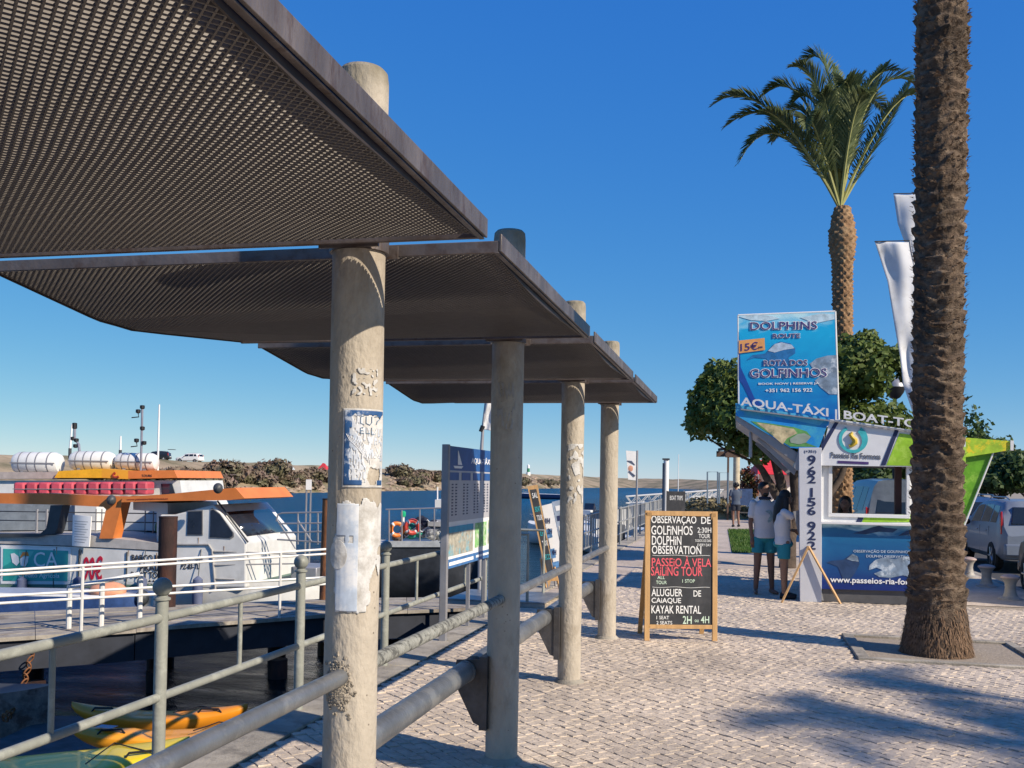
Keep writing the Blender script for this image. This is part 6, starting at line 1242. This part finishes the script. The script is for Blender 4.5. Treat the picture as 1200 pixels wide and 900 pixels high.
# marina: small boats far along the quay
def small_boat(px, d, L_, label, rz, col, cabin=0, mast=0, grp='small boats moored along the quay'):
    q = D(px, 590, d); o = thing('small_boat', label, 'boat', (q.x, q.y, 0), rz, grp); mb = MB(); boat_hull(mb, -L_/2, L_/2, .45, L_*.17, -L_*.17, -.45, WZ-.15, n=14, rise=.25); mb.build('hull', [col, m_bw], o, smooth=50)
    if cabin: MB().prism([(-L_*.1, -.45), (L_*.2, -.4), (L_*.1, .35), (-L_*.08, .4)], -L_*.1, L_*.1).build('cabin', m_bw, o); MB().prism([(-L_*.05, .0), (L_*.1, .0), (L_*.07, .25), (-L_*.05, .28)], -L_*.1-.02, -L_*.1-.001).build('window', m_bglass, o)
    else: MB().box(-.3, -.3, -.6, .3, .3, .15).build('console', m_bw, o, bevel=.03); MB().prism([(.0, .15), (.3, .15), (.15, .5), (.1, .5)], -.28, .28).build('windshield', m_bglass, o)
    MB().box(-L_/2-.3, -.16, -.9, -L_/2+.02, .16, .05).build('outboard', m_gr, o, bevel=.05)
    if mast: MB().tube([(.2, 0, -.5), (.2, 0, mast)], .035, 6).build('mast', white, o)
    br = MB(); br.tube([(L_*.1, -L_*.15, -.35), (L_*.3, -L_*.13, .0), (L_*.5, 0, .1), (L_*.3, L_*.13, .0), (L_*.1, L_*.15, -.35)], .02, 6); br.build('bow_rail', alu, o); return o
navh = mat('navy hull', (.03, .06, .15), .4)
for a in ((704, 40, 5.0, 'white open boat just right of the farthest pillar', 2.0, m_bw, 0, 0), (722, 46, 5.5, 'white cabin boat behind the fence uprights, left of the banner sign', 2.6, m_bw, 1, 0), (690, 52, 5, 'blue hulled boat seen between the two farthest pillars', 1.2, navh, 0, 0), (752, 62, 5.5, 'white cabin boat directly right of the banner sign', 2.9, m_bw, 1, 0), (770, 70, 6, 'white boat beside the mooring post', 2.2, m_bw, 1, 0),
          (797, 85, 7, 'white sailing dinghy with the thin mast behind the plain blackboard', 2.8, m_bw, 0, 4.1), (815, 98, 7, 'white boat moored right of the plain blackboard', .4, m_bw, 1, 0), (835, 120, 8, 'white boat at the far end of the marina', 3.0, m_bw, 1, 0), (660, 44, 4.5, 'small white boat left of the third pillar', 2.5, m_bw, 0, 0)): small_boat(*a)
small_boat(627, 150, 11, 'long dark blue boat off the end of the spit', 2.9, navh, 0, 0)
ft_ = Frame(D(820, 590, 75), TH); TR = fthing('gangway_truss', 'white lattice gangway sloping to the marina pontoon', 'gangway', ft_); P = lambda px, py, v=0: ft_.p(px, py, v)
mb = MB()
for v_ in (0, .9):
    pts = [(735, 582), (790, 578), (848, 574)]; lo = [(735, 590), (790, 587), (838, 583)]
    mb.tube([(P(*q).x, v_, P(*q).z) for q in pts], .06, 6); mb.tube([(P(*q).x, v_, P(*q).z) for q in lo], .06, 6)
    for i in range(9): a_ = L3((735, 582), (848, 574), i/9); b_ = L3((735, 590), (838, 583), (i+.5)/9); c_ = L3((735, 582), (848, 574), (i+1)/9); mb.tube([(P(*a_).x, v_, P(*a_).z), (P(*b_).x, v_, P(*b_).z), (P(*c_).x, v_, P(*c_).z)], .04, 5)
mb.build('truss', wrail, TR)
mb = MB(); mb.tube([(P(848, 574).x, .4, P(848, 574).z), (P(829, 600).x, .4, P(829, 600).z)], .06, 6); mb.tube([(P(812, 586).x, .4, P(812, 586).z), (P(835, 603).x, .4, P(835, 603).z)], .06, 6); mb.build('leg', wrail, TR)
# kayaks
def kayak(label, a, b_, z, hw_, m_, drop=.24, decor=0):
    p, q = G(*a, z), G(*b_, z); d = q-p; L_ = d.length; o = thing('kayak', label, 'kayak', (p.x, p.y, z), atan2(d.y, d.x), 'kayaks below the fence'); mb = MB(); n = 40; m = 22
    for i in range(n+1):
        s = i/n; k = max(.02, sin(pi*min(.999, max(.001, s)))**.55); rise = .09*(abs(2*s-1)**3)
        for j in range(m):
            t_ = 2*pi*j/m; y = cos(t_)*hw_*k; zz = sin(t_); zt_ = (.05+.02*k)*zz if zz > 0 else .2*k*zz
            if zz > 0 and .3 < s < .72: zt_ -= .06*max(0, 1-abs(y)/hw_/max(k, .1))**.5*min(1, (s-.3)*12, (.72-s)*12)
            mb.v.append((L_*s, y, zt_-.07+rise))
    for i in range(n):
        for j in range(m): mb.f.append((i*m+j, i*m+(j+1) % m, (i+1)*m+(j+1) % m, (i+1)*m+j)); mb.mi.append(0)
    mb.build('hull', m_, o, smooth=60)
    for s in (.2, .8): MB().tube([(L_*s-.12, -hw_*.5, -.01), (L_*s-.09, -hw_*.5, .03), (L_*s+.09, -hw_*.5, .03), (L_*s+.12, -hw_*.5, -.01)], .011, 6).build('handle', m_dk, o)
    mb = MB(); mb.tube([(L_*.6, -hw_*.7, .0), (L_*.66, 0, .0), (L_*.72, hw_*.6, .01), (L_*.78, 0, .02), (L_*.84, -hw_*.5, .02)], .006, 5); mb.build('bungee', m_dk, o)
    return o
kor = mat('kayak orange', (.72, .26, .015), .35, var=.08, scale=3, coat=.3); kam = mat('kayak amber', (.72, .3, .02), .35, var=.08, coat=.3); kye = mat('kayak yellow', (.74, .55, .015), .35, var=.06, coat=.3)
kayak('orange kayak with rounded ends, farthest of the three kayaks', (84, 830), (290, 832), -.8, .2, kor)
kayak('amber kayak with a grey sticker, between the orange and the yellow kayak', (83, 858), (320, 848), -.76, .2, kam)
kayak('long yellow kayak lying nearest the fence at the bottom left corner', (-110, 905), (222, 872), -.7, .42, kye)
kayak('second yellow kayak under the fence, mostly below the bottom edge', (40, 930), (250, 876), -.76, .24, kye)
g = G(125, 852, -.72)
st_ = tag(MB().box(-.09, -.05, -.002, .09, .05, .002).build('sticker', mat('grey sticker', (.35, .36, .4), .6), None, loc=(g.x, g.y, -.715)), 'grey printed sticker on the amber kayak', 'sticker')
a_, b_, c_, d_ = G(-160, 935, -1.0), G(255, 935, -1.0), G(300, 838, -1.0), G(60, 838, -1.0)
kp = thing('float_dock', 'low dark floating dock carrying the kayaks below the fence', 'dock', (0, 0, 0)); MB().slab([(p.x, p.y) for p in (a_, b_, c_, d_)], -1.28, -1.0).build('deck', mat('dock grey', (.07, .07, .07), .8, var=.4, scale=5), kp, bevel=.03)
for k in range(5):
    p = a_.lerp(d_, (k+.5)/5); q = b_.lerp(c_, (k+.5)/5); MB().tube([(p.x, p.y, -1.19), (q.x, q.y, -1.19)], .1, 10).build('float', m_dk, kp)
# rusty skiff bow with chain
q = G(10, 845, -1.0); o = thing('old_skiff', 'weathered grey bow of an old skiff at the left edge, hung with rusty chain', 'boat', (q.x, q.y, -1.0), TH-radians(12))
mb = MB(); boat_hull(mb, -2.2, .45, .95, .5, -.45, .25, -.45, rise=.15); mb.build('hull', [mat('peeling hull', (.2, .15, .13), .9, var=.5, scale=9, tint=(.1, .06, .05), tscale=5), m_gr], o, smooth=50); MB().box(-1.5, -.3, .26, -.1, .3, .3).build('thwart', mat('ochre timber', (.3, .19, .1)), o)
mb = MB(); a = G(38, 762, -.5); b_ = G(5, 842, -.8); n = 17
ch = thing('mooring_chain', 'rusty chain hanging from the jetty to the old skiff', 'chain', (a.x, a.y, -.5))
me0 = None
for i in range(n):
    t_ = (i+.5)/n; p = a.lerp(b_, t_); p = Vector((p.x, p.y, -.5-.3*t_-.18*sin(pi*t_))) - Vector((a.x, a.y, -.5))
    if me0 is None:
        mb = MB(); torus(mb, (0, 0, 0), .035, .009, n=12, m=6); l0 = mb.build('chain_link', rusto, ch, smooth=60, loc=p); me0 = l0.data; l0.scale = (1, 1, 1.5)
    else:
        l0 = bpy.data.objects.new('chain_link', me0); COL.objects.link(l0); l0.parent = ch; l0.location = p; l0.scale = (1, 1, 1.5)
    l0.rotation_euler = (.5, .3, (i % 2)*pi/2)
# ============================================================ people
skin = mat('skin tan', (.30, .16, .10), .55, var=.08, scale=9); skin2 = mat('skin brown', (.2, .1, .065), .55, var=.08, scale=9); hairm = mat('dark hair', (.012, .009, .008), .45, var=.3, scale=40, bump=.5, bscale=90, stretch=(1, 1, .2)); tee = mat('white tee', (.6, .59, .6), .85, var=.05, scale=6, bump=.3, bscale=14); tealc = mat('teal shorts', (.02, .22, .27), .8, var=.1, bump=.3, bscale=20); darkc = mat('dark clothes', (.02, .023, .035), .85, var=.2, bump=.3, bscale=20)
def remesh(mb, name, m_, parent, vox=.011, smooth_=4):
    o = mb.build(name, m_, parent, smooth=0); md = o.modifiers.new('r', 'REMESH'); md.mode = 'VOXEL'; md.voxel_size = vox; md.use_smooth_shade = True
    s2 = o.modifiers.new('s', 'SMOOTH'); s2.factor = .5; s2.iterations = smooth_
    dg = bpy.context.evaluated_depsgraph_get(); dg.update(); me = bpy.data.meshes.new_from_object(o.evaluated_get(dg)); o.modifiers.clear(); old = o.data; o.data = me; bpy.data.meshes.remove(old); return o
def limb(mb, pts, rs, seg=12):
    mb.tube(pts, rs, seg)
    for p, r_ in zip(pts, rs): mb.ball(p, r_, r_, r_, 12, 8)
def torso(mb, pel, chest, neck, g, yaw=0, ball=True):
    rows = [(pel, .155, .115), ([pel[i]*.6+chest[i]*.4 for i in range(3)], .135, .098), (chest, .16, .112), ([chest[i]*.45+neck[i]*.55 for i in range(3)], .165, .09), (neck, .06, .058)]
    o = len(mb.v); n = 24
    for c, a, b_ in rows:
        for k in range(n):
            x, y = a*g*cos(2*pi*k/n), b_*g*sin(2*pi*k/n); mb.v.append((c[0]+x*cos(yaw)-y*sin(yaw), c[1]+x*sin(yaw)+y*cos(yaw), c[2]))
    for i in range(len(rows)-1):
        for k in range(n): mb.f.append((o+i*n+k, o+i*n+(k+1) % n, o+(i+1)*n+(k+1) % n, o+(i+1)*n+k)); mb.mi.append(0)
    mb.f.append(tuple(o+k for k in range(n-1, -1, -1))); mb.f.append(tuple(o+(len(rows)-1)*n+k for k in range(n))); mb.mi += [0, 0]
    if ball: mb.ball(pel, .15*g, .11*g, .1*g, 14, 8)
def hand(mb, w_, d, side):
    d = Vector(d).normalized(); w_ = Vector(w_); s = d.cross(Vector((0, 1, 0))); s = s.normalized() if s.length > .1 else Vector((1, 0, 0)); mb.tube([w_, w_+d*.05, w_+d*.09], [.026, .036, .034], 10)
    for k in range(4):
        b_ = w_+d*.085+s*(k-1.5)*.018; l = (.06, .072, .068, .05)[k]; mb.tube([b_, b_+d*l*.6+Vector((0, -.008, 0)), b_+d*l+Vector((0, -.024, 0))], [.0095, .009, .007], 6)
    mb.tube([w_+d*.03+s*side*.03, w_+d*.06+s*side*.055, w_+d*.085+s*side*.058], [.012, .011, .009], 6)
def person(label, o_, ang_, J, g, sk, shirt, shorts, hair='short', face=(0, -1), shoes=None, sleeve=.62, hem=.8, vox=.011, nm='person'):
    o = thing(nm, label, 'person', o_, ang_); mb = MB(); torso(mb, J['pel'], J['chest'], J['neck'], g, J.get('yaw', 0))
    h = Vector(J['head']); nk = Vector(J['neck']); limb(mb, [nk, h+Vector((0, 0, -.06))], [.052*g, .05*g]); fx, fy = face; fv = Vector((fx, fy, 0)).normalized(); sv = Vector((-fv.y, fv.x, 0))
    mb.ball(h, .078, .085, .105, 18, 14); mb.ball(h+fv*.03+Vector((0, 0, -.055)), .052, .052, .058, 12, 8); mb.ball(h+fv*.088+Vector((0, 0, -.012)), .012, .012, .022, 8, 6); mb.ball(h+fv*.08+Vector((0, 0, -.055)), .02, .02, .01, 8, 6)
    for s in (-1, 1): mb.ball(h+sv*s*.078, .012, .016, .028, 8, 6)
    for s in ('L', 'R'):
        limb(mb, [J['sh'+s], J['el'+s], J['wr'+s]], [.048*g, .039*g, .026*g]); dd = Vector(J['wr'+s])-Vector(J['el'+s]); hand(mb, J['wr'+s], J.get('hd'+s, dd), 1 if s == 'L' else -1)
        limb(mb, [J['hip'+s], J['kn'+s], J['an'+s]], [.085*g, .058*g, .038*g]); k_, a_ = Vector(J['kn'+s]), Vector(J['an'+s]); mb.ball(k_.lerp(a_, .3)+Vector((0, .015, 0)), .052*g, .055*g, .1*g, 12, 8)
        ft2 = Vector((*J.get('ft'+s, (0, -1)), 0)).normalized(); mb.tube([a_+Vector((0, 0, -.04))-ft2*.04, a_+ft2*.06+Vector((0, 0, -.055)), a_+ft2*.15+Vector((0, 0, -.065))], [.036, .036, .024], 10)
    remesh(mb, 'body', sk, o, vox)
    mb = MB(); torso(mb, (J['pel'][0], J['pel'][1], hem), J['chest'], (J['neck'][0], J['neck'][1], J['neck'][2]-.015), g*1.2, J.get('yaw', 0), False)
    for s in ('L', 'R'): a_, b_ = Vector(J['sh'+s]), Vector(J['el'+s]); limb(mb, [a_, a_.lerp(b_, sleeve)], [.062*g, .062*g])
    remesh(mb, 'shirt', shirt, o, vox)
    mb = MB(); mb.ball((J['pel'][0], J['pel'][1], J['pel'][2]-.03), .166*g, .125*g, .09*g, 16, 10)
    for s in ('L', 'R'): a_, b_ = Vector(J['hip'+s]), Vector(J['kn'+s]); mb.tube([a_, a_.lerp(b_, .62)], [.1*g, .098*g], 16)
    remesh(mb, 'shorts', shorts, o, vox)
    mb = MB(); mb.ball(h+Vector((0, 0, .02))-fv*.018, .09, .094, .1, 18, 12)
    if hair == 'long':
        mb.tube([h-fv*.05, h-fv*.1+Vector((0, 0, -.16)), h-fv*.13+Vector((0, -.02, -.34)), h-fv*.14+Vector((0, -.03, -.5))], [.085, .085, .075, .025], 14); mb.tube([h-fv*.02+sv*-.06+Vector((0, 0, -.02)), h-fv*.03+sv*-.085+Vector((0, 0, -.2)), h-fv*.05+sv*-.09+Vector((0, 0, -.33))], [.045, .045, .015], 10)
    if hair == 'curly':
        rr_ = random.Random(2)
        for _ in range(26): a = Vector((rr_.gauss(0, 1), rr_.gauss(0, 1), rr_.gauss(.4, 1))).normalized(); mb.ball(h+a*.095-fv*.02+Vector((0, 0, .02)), .035, .035, .035, 8, 6)
    k0 = mb.v[:]; remesh(mb, 'hair', hairm, o, .009, 2)
    mb = MB()
    for s in (-1, 1): mb.ball(h+fv*.076+sv*s*.03+Vector((0, 0, .008)), .011, .011, .007, 8, 6)
    mb.build('eyes', m_dk, o)
    if hair == 'short': mb = MB(); mb.ball(h+fv*.04+Vector((0, 0, -.075)), .05, .05, .04, 12, 8); mb.build('beard', hairm, o)
    if shoes:
        mb = MB()
        for s in ('L', 'R'):
            a_ = Vector(J['an'+s]); ft2 = Vector((*J.get('ft'+s, (0, -1)), 0)).normalized(); mb.tube([a_+Vector((0, 0, -.035))-ft2*.06, a_+ft2*.06+Vector((0, 0, -.045)), a_+ft2*.17+Vector((0, 0, -.06))], [.048, .05, .034], 12)
        remesh(mb, 'shoes', shoes, o, .01)
    return o
g = G(895, 696); man = person('bearded man in a white t-shirt and teal shorts, standing barelegged beside the woman', (g.x, g.y, 0), TH, dict(pel=(.0, 0, .90), chest=(0, 0, 1.22), neck=(-.0, 0, 1.47), head=(-.01, -.02, 1.615), shL=(-.175, 0, 1.39), elL=(-.215, .0, 1.10), wrL=(-.2, -.03, .86), shR=(.17, .03, 1.39), elR=(.22, .06, 1.1), wrR=(.2, .0, .87), hipL=(-.09, 0, .88), knL=(-.105, -.01, .48), anL=(-.125, .0, .09), hipR=(.09, 0, .88), knR=(.105, 0, .48), anR=(.13, .02, .09), ftL=(-.2, -1), ftR=(.4, -1)), .97, skin2, tee, tealc, 'short', (.35, -1), hem=.86)
mb = MB(); torus(mb, (0, .0, 0), .075, .022, n=20, m=8); cl_ = mb.build('neck_scarf', mat('navy scarf', (.02, .03, .06), .9), man, loc=(-.0, -.01, 1.475)); cl_.rotation_euler = (pi/2, 0, 0)
MB().ball((.03, -.118, 1.2), .07, .006, .1, 14, 10).build('shirt_print', mat('teal print faded', (.3, .4, .42), .8, var=.5, scale=30), man)
g = G(917, 701); wom = person('woman with long dark hair and teal shorts leaning her arm on the number column', (g.x, g.y, 0), TH, dict(pel=(-.0, 0, .84), chest=(-.02, 0, 1.12), neck=(.0, 0, 1.35), head=(.035, -.01, 1.50), yaw=1.15, shL=(-.03, -.14, 1.28), elL=(.12, -.17, 1.2), wrL=(.26, -.13, 1.25), shR=(.0, .13, 1.28), elR=(.06, .15, 1.02), wrR=(.2, .12, 1.0), hdL=(1, .1, -.2), hipL=(-.0, -.08, .82), knL=(-.01, -.08, .45), anL=(.0, -.08, .08), hipR=(.01, .08, .82), knR=(.05, .09, .45), anR=(.06, .09, .08), ftL=(1, -.3), ftR=(1, -.1)), .92, skin, tee, tealc, 'long', (1, .05), shoes=m_dk, hem=.8, sleeve=.7)
g = G(862, 617.5); person('distant person in dark shorts seen from behind by the blue display stand', (g.x, g.y, 0), TH, dict(pel=(0, 0, .9), chest=(-.0, 0, 1.22), neck=(.0, 0, 1.47), head=(.0, -.0, 1.6), shL=(-.18, 0, 1.39), elL=(-.24, .0, 1.12), wrL=(-.2, .08, .9), shR=(.18, 0, 1.39), elR=(.2, .08, 1.14), wrR=(.1, .2, 1.05), hipL=(-.09, 0, .88), knL=(-.1, .03, .48), anL=(-.1, -.04, .09), hipR=(.09, 0, .88), knR=(.08, -.03, .48), anR=(.1, -.1, .1), ftL=(0, 1), ftR=(0, 1)), 1.0, skin2, mat('slate shirt', (.07, .09, .13), .9), darkc, 'curly', (0, 1), shoes=m_dk, hem=.86, vox=.016)
q = fk2.w(fk2.p(1000, 600).x, .75, 0); person('kiosk attendant with dark hair and white top seated inside behind the window', (q.x, q.y, -.12), TH, dict(pel=(0, 0, .85), chest=(0, 0, 1.15), neck=(-.02, 0, 1.4), head=(-.05, -.03, 1.54), shL=(-.17, 0, 1.32), elL=(-.2, -.1, 1.08), wrL=(-.05, -.22, 1.12), shR=(.17, 0, 1.32), elR=(.2, -.08, 1.08), wrR=(.08, -.22, 1.12), hipL=(-.09, 0, .82), knL=(-.1, 0, .46), anL=(-.1, 0, .2), hipR=(.09, 0, .82), knR=(.1, 0, .46), anR=(.1, 0, .2)), .97, skin2, tee, darkc, 'long', (-.6, -1), hem=.85)
